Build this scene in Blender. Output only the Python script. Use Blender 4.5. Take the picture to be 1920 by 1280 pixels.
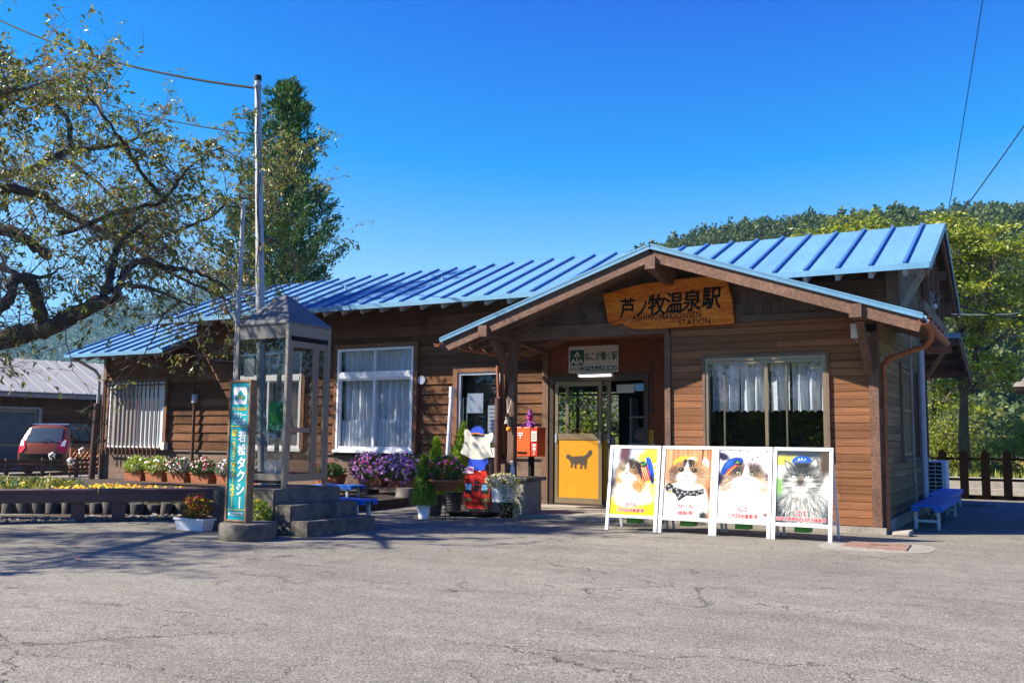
import bpy, bmesh, math, random
import numpy as np
from mathutils import Vector, Matrix, Euler
S = bpy.context.scene
for o in list(bpy.data.objects):
    bpy.data.objects.remove(o)
R = math.radians

# ---------------------------------------------------------------- camera
cam_d = bpy.data.cameras.new('camera')
cam = bpy.data.objects.new('camera', cam_d)
S.collection.objects.link(cam)
S.camera = cam
cam_d.sensor_width = 36.0
cam_d.lens = 36.0 * 1780 / 1920
cam_d.clip_start = 0.05
cam_d.clip_end = 6000
YAW, PITCH, ROLL = R(29.2), R(5.98), R(0.60)
_f = Vector((-math.sin(YAW)*math.cos(PITCH), math.cos(YAW)*math.cos(PITCH), math.sin(PITCH)))
_r = Vector((math.cos(YAW), math.sin(YAW), 0))
_u = _r.cross(_f)
_r2 = math.cos(ROLL)*_r + math.sin(ROLL)*_u
_u2 = -math.sin(ROLL)*_r + math.cos(ROLL)*_u
cam.matrix_world = Matrix(((_r2.x, _u2.x, -_f.x, 0), (_r2.y, _u2.y, -_f.y, 0), (_r2.z, _u2.z, -_f.z, 1.16), (0, 0, 0, 1)))

# ---------------------------------------------------------------- sky and sun
SUN_DIR = Vector((-1.0, -0.70, 0.98)).normalized()      # towards the sun
SUN_EL = math.asin(SUN_DIR.z)
SUN_ROT = math.atan2(SUN_DIR.x, SUN_DIR.y)
W = bpy.data.worlds.new('World')
S.world = W
W.use_nodes = True
nt = W.node_tree
bg = nt.nodes['Background']
sky = nt.nodes.new('ShaderNodeTexSky')
sky.sky_type = 'NISHITA'
sky.sun_disc = False
sky.sun_elevation = SUN_EL
sky.sun_rotation = SUN_ROT
sky.altitude = 600
sky.air_density = 1.0
sky.dust_density = 0.25
sky.ozone_density = 2.2
# the picture is strongly graded: each channel of the sky is stretched for a deep azure overhead and a pale horizon
hs = nt.nodes.new('ShaderNodeHueSaturation')
hs.inputs['Saturation'].default_value = 1.22
nt.links.new(sky.outputs[0], hs.inputs['Color'])
sp = nt.nodes.new('ShaderNodeSeparateColor'); cb = nt.nodes.new('ShaderNodeCombineColor')
nt.links.new(hs.outputs[0], sp.inputs[0])
for k, (gain, off, lo_, hi_) in enumerate(((3.125, -2.95, 0.03, 2.6), (2.2, -2.15, 0.3, 6.0), (1.187, 2.59, 1.0, 10.0))):
    ma = nt.nodes.new('ShaderNodeMath'); ma.operation = 'MULTIPLY_ADD'; ma.inputs[1].default_value = gain; ma.inputs[2].default_value = off
    mx_ = nt.nodes.new('ShaderNodeMath'); mx_.operation = 'MAXIMUM'; mx_.inputs[1].default_value = lo_
    mn_ = nt.nodes.new('ShaderNodeMath'); mn_.operation = 'MINIMUM'; mn_.inputs[1].default_value = hi_
    nt.links.new(sp.outputs[k], ma.inputs[0]); nt.links.new(ma.outputs[0], mx_.inputs[0]); nt.links.new(mx_.outputs[0], mn_.inputs[0]); nt.links.new(mn_.outputs[0], cb.inputs[k])
nt.links.new(cb.outputs[0], bg.inputs[0])
bg.inputs[1].default_value = 0.05
sun_d = bpy.data.lights.new('sun', 'SUN')
sun_d.energy = 5.0
sun_d.angle = R(0.5)
sun_d.color = (1.0, 0.90, 0.76)
sun = bpy.data.objects.new('sun', sun_d)
S.collection.objects.link(sun)
sun.rotation_euler = (-SUN_DIR).to_track_quat('-Z', 'Y').to_euler()
S.view_settings.view_transform = 'Standard'
S.view_settings.look = 'None'
S.view_settings.exposure = 1.35
S.view_settings.gamma = 1.0

# ---------------------------------------------------------------- helpers
def tag(o, label=None, cat=None, group=None, kind=None):
    if label: o['label'] = label
    if cat: o['category'] = cat
    if group: o['group'] = group
    if kind: o['kind'] = kind
    return o

def empty(name, loc=(0, 0, 0), rz=0.0, label=None, cat=None, group=None, kind=None):
    o = bpy.data.objects.new(name, None)
    o.empty_display_size = 0.2
    S.collection.objects.link(o)
    o.location = loc
    o.rotation_euler = (0, 0, rz)
    return tag(o, label, cat, group, kind)

def kids(o):
    return [c for c in bpy.data.objects if c.parent == o]

def copy_tree(o, parent=None):
    c = o.copy()
    S.collection.objects.link(c)
    c.parent = parent
    for ch in kids(o):
        copy_tree(ch, c)
    return c

class MB:
    """collects simple shapes; build() links them as one mesh object"""
    def __init__(s):
        s.v = []; s.f = []; s.m = []; s.sm = []
    def add(s, vs, fs, mi=0, smooth=False):
        b = len(s.v)
        s.v.extend([tuple(v) for v in vs])
        for f in fs:
            s.f.append(tuple(b + i for i in f)); s.m.append(mi); s.sm.append(smooth)
    def box(s, x0, x1, y0, y1, z0, z1, mi=0):
        s.add([(x0,y0,z0),(x1,y0,z0),(x1,y1,z0),(x0,y1,z0),(x0,y0,z1),(x1,y0,z1),(x1,y1,z1),(x0,y1,z1)],
              [(3,2,1,0),(4,5,6,7),(0,1,5,4),(1,2,6,5),(2,3,7,6),(3,0,4,7)], mi)
    def hexa(s, p, mi=0):
        s.add(p, [(3,2,1,0),(4,5,6,7),(0,1,5,4),(1,2,6,5),(2,3,7,6),(3,0,4,7)], mi)
    def beam(s, p0, p1, w, h, mi=0, up=(0, 0, 1)):
        p0 = Vector(p0); p1 = Vector(p1)
        d = (p1 - p0).normalized(); u = Vector(up)
        r = d.cross(u)
        if r.length < 1e-4:
            r = d.cross(Vector((0, 1, 0)))
        r.normalize(); u = r.cross(d)
        a = r*w*0.5; b = u*h*0.5
        s.hexa([p0-a-b, p0+a-b, p1+a-b, p1-a-b, p0-a+b, p0+a+b, p1+a+b, p1-a+b], mi)
    def tube(s, pts, rad, n=8, mi=0, cap=True, smooth=True):
        pts = [Vector(p) for p in pts]
        if not hasattr(rad, '__len__'):
            rad = [rad]*len(pts)
        vs = []; fs = []
        ref = Vector((0.31, 0.17, 0.93)).normalized()
        for i, p in enumerate(pts):
            if i == 0: t = pts[1]-p
            elif i == len(pts)-1: t = p-pts[i-1]
            else: t = (pts[i+1]-p).normalized() + (p-pts[i-1]).normalized()
            t.normalize()
            a = t.cross(ref)
            if a.length < 0.05: a = t.cross(Vector((1, 0, 0)))
            a.normalize(); b = t.cross(a)
            for k in range(n):
                an = 2*math.pi*k/n
                vs.append(p + (a*math.cos(an)+b*math.sin(an))*rad[i])
        for i in range(len(pts)-1):
            for k in range(n):
                fs.append((i*n+k, i*n+(k+1) % n, (i+1)*n+(k+1) % n, (i+1)*n+k))
        s.add(vs, fs, mi, smooth)
        if cap:
            s.add(vs[:n], [tuple(range(n-1, -1, -1))], mi)
            s.add(vs[-n:], [tuple(range(n))], mi)
    def lathe(s, prof, c=(0, 0, 0), n=20, mi=0, sx=1.0, sy=1.0, smooth=True):
        vs = []; fs = []
        for r, z in prof:
            for k in range(n):
                an = 2*math.pi*k/n
                vs.append((c[0]+r*sx*math.cos(an), c[1]+r*sy*math.sin(an), c[2]+z))
        for i in range(len(prof)-1):
            for k in range(n):
                fs.append((i*n+k, i*n+(k+1) % n, (i+1)*n+(k+1) % n, (i+1)*n+k))
        s.add(vs, fs, mi, smooth)
        s.add(vs[:n], [tuple(range(n-1, -1, -1))], mi)
        s.add(vs[-n:], [tuple(range(n))], mi)
    def prism(s, poly, fn, d0, d1, mi=0):
        """poly of (u, v); fn(u, v, d) -> xyz; extruded from d0 to d1"""
        n = len(poly)
        vs = [fn(u, v, d0) for u, v in poly] + [fn(u, v, d1) for u, v in poly]
        fs = [tuple(range(n)), tuple(range(2*n-1, n-1, -1))]
        for i in range(n):
            j = (i+1) % n
            fs.append((j, i, n+i, n+j))
        s.add(vs, fs, mi)
    def ball(s, c, r, n=12, m=8, mi=0, sx=1, sy=1, sz=1):
        prof = [(max(1e-4, r*math.sin(math.pi*i/m)), -r*sz*math.cos(math.pi*i/m)) for i in range(m+1)]
        s.lathe(prof, c, n, mi, sx, sy)
    def build(s, name, mats, parent=None, loc=None, local=False, bevel=0.0):
        if not isinstance(mats, (list, tuple)): mats = [mats]
        me = bpy.data.meshes.new(name)
        off = Vector((0, 0, 0))
        if not local:
            if parent is not None:
                q = parent
                while q is not None:
                    off += q.location; q = q.parent
            elif loc is not None:
                off = Vector(loc)
        vs = s.v if off.length == 0 else [(v[0]-off.x, v[1]-off.y, v[2]-off.z) for v in s.v]
        me.from_pydata(vs, [], s.f)
        for m in mats: me.materials.append(m)
        me.polygons.foreach_set('material_index', s.m)
        me.polygons.foreach_set('use_smooth', s.sm)
        bm = bmesh.new(); bm.from_mesh(me)
        bmesh.ops.recalc_face_normals(bm, faces=bm.faces)
        bm.to_mesh(me); bm.free()
        me.update()
        o = bpy.data.objects.new(name, me)
        S.collection.objects.link(o)
        if parent is not None: o.parent = parent
        elif loc is not None: o.location = loc
        if bevel > 0:
            b = o.modifiers.new('bevel', 'BEVEL'); b.width = bevel; b.segments = 2; b.limit_method = 'ANGLE'
        return o

def bulk(name, V, F, mats, mi=None, parent=None, loc=None, smooth=False, k=4):
    """large numpy mesh of k-gons"""
    V = np.asarray(V, dtype=np.float32); F = np.asarray(F, dtype=np.int32)
    off = np.zeros(3)
    if parent is not None:
        q = parent
        while q is not None:
            off += np.array(q.location); q = q.parent
    elif loc is not None:
        off = np.array(loc)
    V = V - off.astype(np.float32)
    me = bpy.data.meshes.new(name)
    me.vertices.add(len(V)); me.vertices.foreach_set('co', V.ravel())
    me.loops.add(F.size); me.loops.foreach_set('vertex_index', F.ravel())
    me.polygons.add(len(F))
    me.polygons.foreach_set('loop_start', np.arange(0, F.size, k, dtype=np.int32))
    me.polygons.foreach_set('loop_total', np.full(len(F), k, dtype=np.int32))
    if not isinstance(mats, (list, tuple)): mats = [mats]
    for m in mats: me.materials.append(m)
    if mi is not None: me.polygons.foreach_set('material_index', np.asarray(mi, dtype=np.int32))
    me.polygons.foreach_set('use_smooth', np.full(len(F), smooth))
    me.update(calc_edges=True)
    me.validate()
    o = bpy.data.objects.new(name, me)
    S.collection.objects.link(o)
    if parent is not None: o.parent = parent
    elif loc is not None: o.location = loc
    return o

# ---------------------------------------------------------------- materials
def L(*c):
    """sRGB 0-255 to linear"""
    return tuple(((x/255.0)/12.92 if x/255.0 <= 0.04045 else ((x/255.0+0.055)/1.055)**2.4) for x in c) + (1.0,)

def nmat(name):
    m = bpy.data.materials.new(name); m.use_nodes = True
    return m, m.node_tree, m.node_tree.nodes['Principled BSDF']

def N(t, typ, **kw):
    n = t.nodes.new(typ)
    for k, v in kw.items():
        if k in n.inputs: n.inputs[k].default_value = v
        else: setattr(n, k, v)
    return n

def mat(name, col, rough=0.6, var=0.12, scale=6.0, stretch=(1, 1, 1), bump=0.0, metal=0.0, island=0.0, spec=0.4, dirt=0.0, dirtcol=(0.03, 0.025, 0.02), fine=0.0):
    """base colour broken up by noise, per-piece variation, stains and bump"""
    m, t, p = nmat(name)
    col = tuple(col)[:3]
    tc = N(t, 'ShaderNodeTexCoord')
    mp = N(t, 'ShaderNodeMapping'); mp.inputs['Scale'].default_value = stretch
    t.links.new(tc.outputs['Object'], mp.inputs[0])
    no = N(t, 'ShaderNodeTexNoise', Scale=scale, Detail=6.0, Roughness=0.62)
    vec = mp.outputs[0]
    if island > 0:
        ge = N(t, 'ShaderNodeNewGeometry')
        mm = N(t, 'ShaderNodeVectorMath', operation='MULTIPLY_ADD')
        mm.inputs[1].default_value = (1, 1, 1)
        sc = N(t, 'ShaderNodeMath', operation='MULTIPLY'); sc.inputs[1].default_value = 37.0
        t.links.new(ge.outputs['Random Per Island'], sc.inputs[0])
        t.links.new(mp.outputs[0], mm.inputs[0]); t.links.new(sc.outputs[0], mm.inputs[2])
        vec = mm.outputs[0]
    t.links.new(vec, no.inputs['Vector'])
    mr = N(t, 'ShaderNodeMapRange'); mr.inputs[1].default_value = 0.3; mr.inputs[2].default_value = 0.7
    mr.inputs[3].default_value = 1-var; mr.inputs[4].default_value = 1+var
    t.links.new(no.outputs[0], mr.inputs[0])
    val = mr.outputs[0]
    if island > 0:
        mi = N(t, 'ShaderNodeMapRange'); mi.inputs[3].default_value = 1-island; mi.inputs[4].default_value = 1+island
        t.links.new(ge.outputs['Random Per Island'], mi.inputs[0])
        mu = N(t, 'ShaderNodeMath', operation='MULTIPLY')
        t.links.new(val, mu.inputs[0]); t.links.new(mi.outputs[0], mu.inputs[1]); val = mu.outputs[0]
    if fine > 0:
        n2 = N(t, 'ShaderNodeTexNoise', Scale=scale*9, Detail=3.0)
        t.links.new(vec, n2.inputs['Vector'])
        m2 = N(t, 'ShaderNodeMapRange'); m2.inputs[1].default_value = 0.3; m2.inputs[2].default_value = 0.7
        m2.inputs[3].default_value = 1-fine; m2.inputs[4].default_value = 1+fine
        t.links.new(n2.outputs[0], m2.inputs[0])
        mu = N(t, 'ShaderNodeMath', operation='MULTIPLY')
        t.links.new(val, mu.inputs[0]); t.links.new(m2.outputs[0], mu.inputs[1]); val = mu.outputs[0]
    vm = N(t, 'ShaderNodeVectorMath', operation='SCALE'); vm.inputs[0].default_value = col
    t.links.new(val, vm.inputs[3])
    out = vm.outputs[0]
    if dirt > 0:
        n3 = N(t, 'ShaderNodeTexNoise', Scale=scale*0.35, Detail=8.0, Roughness=0.7)
        t.links.new(tc.outputs['Object'], n3.inputs['Vector'])
        m3 = N(t, 'ShaderNodeMapRange'); m3.inputs[1].default_value = 0.47; m3.inputs[2].default_value = 0.68
        m3.inputs[3].default_value = 0.0; m3.inputs[4].default_value = dirt
        t.links.new(n3.outputs[0], m3.inputs[0])
        mx = N(t, 'ShaderNodeMix', data_type='RGBA')
        t.links.new(m3.outputs[0], mx.inputs[0]); t.links.new(out, mx.inputs[6]); mx.inputs[7].default_value = tuple(dirtcol)+(1,)
        out = mx.outputs[2]
    t.links.new(out, p.inputs['Base Color'])
    p.inputs['Roughness'].default_value = rough
    p.inputs['Metallic'].default_value = metal
    p.inputs['Specular IOR Level'].default_value = spec
    if bump > 0:
        b = N(t, 'ShaderNodeBump', Strength=bump, Distance=0.02)
        src = n2.outputs[0] if fine > 0 else no.outputs[0]
        t.links.new(src, b.inputs['Height']); t.links.new(b.outputs[0], p.inputs['Normal'])
    return m

def glass(name, tint=(1, 1, 1), refl=0.12, rough=0.0):
    """thin window pane: mostly see-through, mirrors more at a slant"""
    m, t, p = nmat(name)
    t.nodes.remove(p)
    out = t.nodes['Material Output']
    tr = N(t, 'ShaderNodeBsdfTransparent'); tr.inputs[0].default_value = tuple(tint)+(1,)
    gl = N(t, 'ShaderNodeBsdfGlossy'); gl.inputs['Roughness'].default_value = rough
    gl.inputs[0].default_value = (0.95, 0.97, 1, 1)
    lw = N(t, 'ShaderNodeLayerWeight'); lw.inputs[0].default_value = 0.12
    mr = N(t, 'ShaderNodeMapRange'); mr.inputs[3].default_value = refl; mr.inputs[4].default_value = 0.75
    t.links.new(lw.outputs['Fresnel'], mr.inputs[0])
    mx = N(t, 'ShaderNodeMixShader')
    t.links.new(mr.outputs[0], mx.inputs[0]); t.links.new(tr.outputs[0], mx.inputs[1]); t.links.new(gl.outputs[0], mx.inputs[2])
    t.links.new(mx.outputs[0], out.inputs[0])
    return m

def leafmat(name, cols, trans=0.35, rough=0.55, spec=0.35):
    """leaves: colour picked per leaf, part of the light passes through"""
    m, t, p = nmat(name)
    out = t.nodes['Material Output']
    ge = N(t, 'ShaderNodeNewGeometry')
    cr = N(t, 'ShaderNodeValToRGB')
    el = cr.color_ramp.elements
    n = len(cols)
    el[0].position = 0; el[0].color = tuple(cols[0])[:3]+(1,)
    el[1].position = 1; el[1].color = tuple(cols[-1])[:3]+(1,)
    for i in range(1, n-1):
        e = el.new(i/(n-1)); e.color = tuple(cols[i])[:3]+(1,)
    t.links.new(ge.outputs['Random Per Island'], cr.inputs[0])
    t.links.new(cr.outputs[0], p.inputs['Base Color'])
    p.inputs['Roughness'].default_value = rough
    p.inputs['Specular IOR Level'].default_value = spec
    tl = N(t, 'ShaderNodeBsdfTranslucent')
    t.links.new(cr.outputs[0], tl.inputs[0])
    mx = N(t, 'ShaderNodeMixShader'); mx.inputs[0].default_value = trans
    t.links.new(p.outputs[0], mx.inputs[1]); t.links.new(tl.outputs[0], mx.inputs[2])
    t.links.new(mx.outputs[0], out.inputs[0])
    return m

def clothmat(name, col, trans=0.45):
    m, t, p = nmat(name)
    out = t.nodes['Material Output']
    p.inputs['Base Color'].default_value = tuple(col)[:3]+(1,)
    p.inputs['Roughness'].default_value = 0.9
    tl = N(t, 'ShaderNodeBsdfTranslucent'); tl.inputs[0].default_value = tuple(col)[:3]+(1,)
    mx = N(t, 'ShaderNodeMixShader'); mx.inputs[0].default_value = trans
    t.links.new(p.outputs[0], mx.inputs[1]); t.links.new(tl.outputs[0], mx.inputs[2])
    t.links.new(mx.outputs[0], out.inputs[0])
    return m

def asphalt():
    m, t, p = nmat('asphalt')
    tc = N(t, 'ShaderNodeTexCoord')
    V = tc.outputs['Object']
    def noise(sc, det=4.0, rough=0.6, vec=None):
        n = N(t, 'ShaderNodeTexNoise', Scale=sc, Detail=det, Roughness=rough); t.links.new(vec or V, n.inputs['Vector']); return n.outputs[0]
    def rng(src, a, b, c, d):
        n = N(t, 'ShaderNodeMapRange'); n.inputs[1].default_value = a; n.inputs[2].default_value = b; n.inputs[3].default_value = c; n.inputs[4].default_value = d
        t.links.new(src, n.inputs[0]); return n.outputs[0]
    def math2(op, a, b):
        n = N(t, 'ShaderNodeMath', operation=op)
        for i, x in enumerate((a, b)):
            if isinstance(x, (int, float)): n.inputs[i].default_value = x
            else: t.links.new(x, n.inputs[i])
        return n.outputs[0]
    vo = N(t, 'ShaderNodeTexVoronoi', Scale=130.0); t.links.new(V, vo.inputs['Vector'])
    bw = N(t, 'ShaderNodeSeparateColor'); t.links.new(vo.outputs['Color'], bw.inputs[0])
    grain = rng(bw.outputs[0], 0, 1, 0.52, 1.48)
    vo2 = N(t, 'ShaderNodeTexVoronoi', Scale=60.0); t.links.new(V, vo2.inputs['Vector'])
    bw2 = N(t, 'ShaderNodeSeparateColor'); t.links.new(vo2.outputs['Color'], bw2.inputs[0])
    grain2 = rng(bw2.outputs[1], 0, 1, 0.84, 1.16)
    pit = rng(noise(150, 2), 0.30, 0.45, 0.6, 1.0)
    mid = rng(noise(3.2, 6, 0.7), 0.3, 0.7, 0.87, 1.12)
    big = rng(noise(0.35, 5, 0.6), 0.3, 0.7, 0.86, 1.12)
    # worn, sealed and patched bands running along the lot
    mp = N(t, 'ShaderNodeMapping'); mp.inputs['Scale'].default_value = (0.5, 2.4, 1); mp.inputs['Rotation'].default_value = (0, 0, R(-24))
    t.links.new(V, mp.inputs[0])
    band = rng(noise(0.9, 4, 0.6, mp.outputs[0]), 0.3, 0.7, 0.86, 1.12)
    # cracks: warped cell borders that appear here and there
    wn = N(t, 'ShaderNodeTexNoise', Scale=2.6, Detail=5.0, Roughness=0.7); t.links.new(V, wn.inputs['Vector'])
    ad = N(t, 'ShaderNodeVectorMath', operation='MULTIPLY_ADD'); ad.inputs[1].default_value = (0.55, 0.55, 0)
    t.links.new(wn.outputs['Color'], ad.inputs[0]); t.links.new(V, ad.inputs[2])
    mp2 = N(t, 'ShaderNodeMapping'); mp2.inputs['Scale'].default_value = (0.8, 1.7, 1); mp2.inputs['Rotation'].default_value = (0, 0, R(-30))
    t.links.new(ad.outputs[0], mp2.inputs[0])
    def crack(sc, w):
        vc = N(t, 'ShaderNodeTexVoronoi', feature='DISTANCE_TO_EDGE', Scale=sc); t.links.new(mp2.outputs[0], vc.inputs['Vector'])
        return rng(vc.outputs[0], 0, w, 1, 0)
    c1 = math2('MULTIPLY', crack(0.42, 0.0045), rng(noise(0.5, 3), 0.45, 0.53, 0, 1))
    c2 = math2('MULTIPLY', crack(1.7, 0.011), rng(noise(0.8, 3), 0.47, 0.56, 0, 0.85))
    ck = math2('MAXIMUM', c1, c2)
    v = math2('MULTIPLY', math2('MULTIPLY', grain, grain2), math2('MULTIPLY', pit, math2('MULTIPLY', mid, math2('MULTIPLY', big, band))))
    stain = rng(noise(0.9, 6, 0.75), 0.56, 0.70, 1.0, 0.74)
    drip = rng(noise(4.5, 3, 0.6), 0.68, 0.76, 1.0, 0.72)
    v = math2('MULTIPLY', v, math2('MULTIPLY', stain, drip))
    v = math2('MULTIPLY', v, math2('SUBTRACT', 1.0, math2('MULTIPLY', ck, 0.70)))
    vm = N(t, 'ShaderNodeVectorMath', operation='SCALE'); vm.inputs[0].default_value = (0.203, 0.191, 0.158)
    t.links.new(v, vm.inputs[3]); t.links.new(vm.outputs[0], p.inputs['Base Color'])
    p.inputs['Roughness'].default_value = 0.88
    p.inputs['Specular IOR Level'].default_value = 0.25
    b = N(t, 'ShaderNodeBump', Strength=0.55, Distance=0.012)
    h = math2('SUBTRACT', math2('ADD', math2('MULTIPLY', bw.outputs[0], 0.5), noise(60, 3)), math2('MULTIPLY', ck, 1.6))
    t.links.new(h, b.inputs['Height']); t.links.new(b.outputs[0], p.inputs['Normal'])
    return m

M = {}
M['asphalt'] = asphalt()
M['concrete'] = mat('weathered_concrete', (0.15, 0.135, 0.115), 0.92, 0.35, 9, bump=0.7, dirt=0.9, dirtcol=(0.035, 0.035, 0.028), fine=0.25)
M['concrete_light'] = mat('pale_concrete', (0.29, 0.265, 0.23), 0.9, 0.25, 5, bump=0.35, dirt=0.4, dirtcol=(0.12, 0.11, 0.09), fine=0.25)
M['clap'] = mat('weathered_dark_boards', (0.135, 0.068, 0.038), 0.85, 0.42, 3.0, (0.5, 1, 13), bump=0.5, island=0.38, dirt=0.55, dirtcol=(0.035, 0.022, 0.016), fine=0.3, spec=0.04)
M['clap_base'] = mat('grey_brown_skirting_boards', (0.17, 0.115, 0.088), 0.85, 0.2, 2.5, (0.4, 1, 6), bump=0.25, island=0.15, dirt=0.35, fine=0.2, spec=0.2)
M['siding'] = mat('brown_stained_siding', (0.228, 0.102, 0.049), 0.75, 0.28, 2.2, (0.45, 1, 16), bump=0.35, island=0.24, fine=0.25, spec=0.12, dirt=0.3, dirtcol=(0.12, 0.07, 0.045))
M['siding_side'] = mat('olive_brown_siding', (0.22, 0.155, 0.083), 0.8, 0.3, 2.2, (1, 0.45, 12), bump=0.3, island=0.28, fine=0.2, dirt=0.3, spec=0.1)
M['gable_boards'] = mat('pale_olive_gable_boards', (0.20, 0.165, 0.115), 0.8, 0.25, 2.2, (1, 0.5, 12), bump=0.3, island=0.22, fine=0.2)
M['trim'] = mat('dark_brown_trim', (0.145, 0.088, 0.063), 0.7, 0.25, 4, (1, 1, 1), bump=0.25, fine=0.25)
M['trim_lit'] = mat('worn_brown_trim', (0.135, 0.072, 0.047), 0.75, 0.28, 3, (1, 1, 1), bump=0.3, fine=0.3, dirt=0.2)  # second brown, slightly darker and redder than the plain trim
M['post'] = mat('weathered_post', (0.155, 0.09, 0.058), 0.8, 0.32, 5, (6, 6, 0.6), bump=0.5, fine=0.35)
M['frame_wood'] = mat('orange_brown_window_trim', (0.20, 0.085, 0.036), 0.75, 0.4, 4, (6, 6, 0.8), bump=0.3, fine=0.35, dirt=0.5)
M['shingle'] = mat('brown_shingles', (0.10, 0.072, 0.060), 0.85, 0.2, 6, island=0.25, bump=0.3, fine=0.2)
M['soffit'] = mat('reddish_plank_ceiling', (0.22, 0.085, 0.035), 0.7, 0.25, 3, (0.3, 5, 1), island=0.15, fine=0.2)
M['osb'] = mat('rust_red_chipboard', (0.185, 0.052, 0.018), 0.75, 0.5, 22, (1.6, 1, 0.7), bump=0.4, fine=0.4)
M['blue_rib'] = mat('blue_batten_caps', (0.045, 0.14, 0.38), 0.45, 0.1, 3, spec=0.4)  # sheet paint darkened, so the ribs carry their shadow lines in the colour
M['blue_roof'] = mat('blue_painted_sheet_metal', (0.115, 0.27, 0.41), 0.38, 0.13, 0.9, (2.2, 0.5, 1), bump=0.06, spec=0.7, dirt=0.35, dirtcol=(0.07, 0.14, 0.28), fine=0.07)
M['alu'] = mat('white_aluminium', (0.74, 0.76, 0.80), 0.4, 0.05, 4, spec=0.5)
M['bronze'] = mat('bronze_aluminium', (0.26, 0.205, 0.13), 0.35, 0.08, 6, metal=0.5, spec=0.5)
M['bronze_dark'] = mat('dark_bronze_aluminium', (0.075, 0.055, 0.042), 0.4, 0.1, 6, metal=0.4)
M['copper_pipe'] = mat('red_brown_pipe', (0.27, 0.088, 0.038), 0.5, 0.18, 5, fine=0.1, spec=0.4)
M['brown_pipe'] = mat('dark_brown_pipe', (0.085, 0.038, 0.028), 0.45, 0.15, 5)
M['grey_pipe'] = mat('grey_pipe', (0.42, 0.45, 0.50), 0.5, 0.1, 5, fine=0.08)
M['pvc'] = mat('white_pvc', (0.70, 0.72, 0.76), 0.45, 0.08, 5)
M['steel'] = mat('galvanised_steel', (0.33, 0.35, 0.39), 0.55, 0.2, 8, (1, 1, 0.3), metal=0.3, fine=0.15, dirt=0.25, dirtcol=(0.2, 0.19, 0.18))
M['white'] = mat('white_paint', (0.80, 0.80, 0.80), 0.5, 0.04, 6)
M['white_plastic'] = mat('white_plastic', (0.74, 0.76, 0.80), 0.45, 0.06, 6)
M['cream'] = mat('cream_plastic', (0.62, 0.60, 0.53), 0.5, 0.08, 6)
M['black'] = mat('black_paint', (0.012, 0.011, 0.010), 0.75, 0.2, 8, spec=0.15)
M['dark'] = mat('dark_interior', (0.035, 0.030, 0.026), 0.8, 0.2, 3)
M['rail_dark'] = mat('dark_brown_fence_paint', (0.004, 0.002, 0.0018), 0.9, 0.2, 6, (4, 4, 0.8), fine=0.2, spec=0.05)
M['terracotta'] = mat('terracotta', (0.32, 0.105, 0.045), 0.8, 0.22, 8, fine=0.15, dirt=0.25, dirtcol=(0.2, 0.12, 0.08))
M['bench_blue'] = mat('blue_bench_plastic', (0.003, 0.15, 0.58), 0.45, 0.08, 4, spec=0.25, dirt=0.15, dirtcol=(0.10, 0.2, 0.45))
M['bench_leg'] = mat('grey_white_leg', (0.52, 0.56, 0.60), 0.5, 0.1, 8)
M['soil'] = mat('soil', (0.06, 0.042, 0.03), 0.95, 0.4, 9, bump=0.8, fine=0.4)
M['yellow'] = mat('yellow_panel', (0.52, 0.24, 0.005), 0.5, 0.07, 5)
M['grey_print'] = mat('grey_brown_print', (0.17, 0.12, 0.085), 0.6, 0.1, 8)
M['green_print'] = mat('green_print', (0.01, 0.12, 0.07), 0.5, 0.06, 5)
M['offwhite'] = mat('aged_white_panel', (0.62, 0.60, 0.54), 0.5, 0.06, 4)
M['red_print'] = mat('red_print', (0.62, 0.022, 0.018), 0.5, 0.05, 6)
M['white_print'] = mat('white_print', (0.82, 0.82, 0.82), 0.5, 0.02, 6)
M['yellow_print'] = mat('yellow_print', (0.78, 0.60, 0.02), 0.5, 0.04, 6)
M['teal'] = mat('teal_sign_sheet', (0.0, 0.30, 0.35), 0.4, 0.07, 4, spec=0.5)
M['rust_frame'] = mat('rusty_tan_frame', (0.22, 0.125, 0.065), 0.7, 0.4, 9, dirt=0.7, dirtcol=(0.16, 0.06, 0.025), fine=0.3)
M['postbox_red'] = mat('faded_orange_red_paint', (0.74, 0.105, 0.018), 0.42, 0.08, 5, spec=0.5, fine=0.05)
M['postbox_side'] = mat('red_paint', (0.55, 0.028, 0.012), 0.42, 0.08, 5, spec=0.5)
M['curtain'] = clothmat('white_curtain', (0.80, 0.82, 0.86), 0.4)
M['glass'] = glass('window_glass', (0.90, 0.94, 0.96), 0.05)
M['glass_dark'] = glass('large_window_glass', (0.80, 0.85, 0.88), 0.10)
M['glass_booth'] = glass('booth_glass', (0.70, 0.70, 0.68), 0.10)
M['screen'] = mat('grey_insect_screen', (0.25, 0.25, 0.24), 0.5, 0.1, 4)
M['frosted'] = mat('frosted_glass', (0.56, 0.60, 0.62), 0.25, 0.1, 2, spec=0.5)

# ---------------------------------------------------------------- lettering
def text_polys(body, size=1.0, bold=0.0, spacing=1.0, ax='CENTER'):
    """glyph outlines as filled polygons in the XY plane, from Blender's built-in font"""
    c = bpy.data.curves.new('lettering', 'FONT')
    c.body = body; c.size = size; c.align_x = ax; c.align_y = 'CENTER'
    c.offset = bold if abs(bold) < 0.004 else 0.0; c.space_character = spacing; c.resolution_u = 3
    o = bpy.data.objects.new('lettering', c)
    S.collection.objects.link(o)
    dg = bpy.context.evaluated_depsgraph_get()
    me = bpy.data.meshes.new_from_object(o.evaluated_get(dg))
    vs = [tuple(v.co) for v in me.vertices]; fs = [tuple(p.vertices) for p in me.polygons]
    bpy.data.objects.remove(o); bpy.data.curves.remove(c); bpy.data.meshes.remove(me)
    return vs, fs

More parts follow.
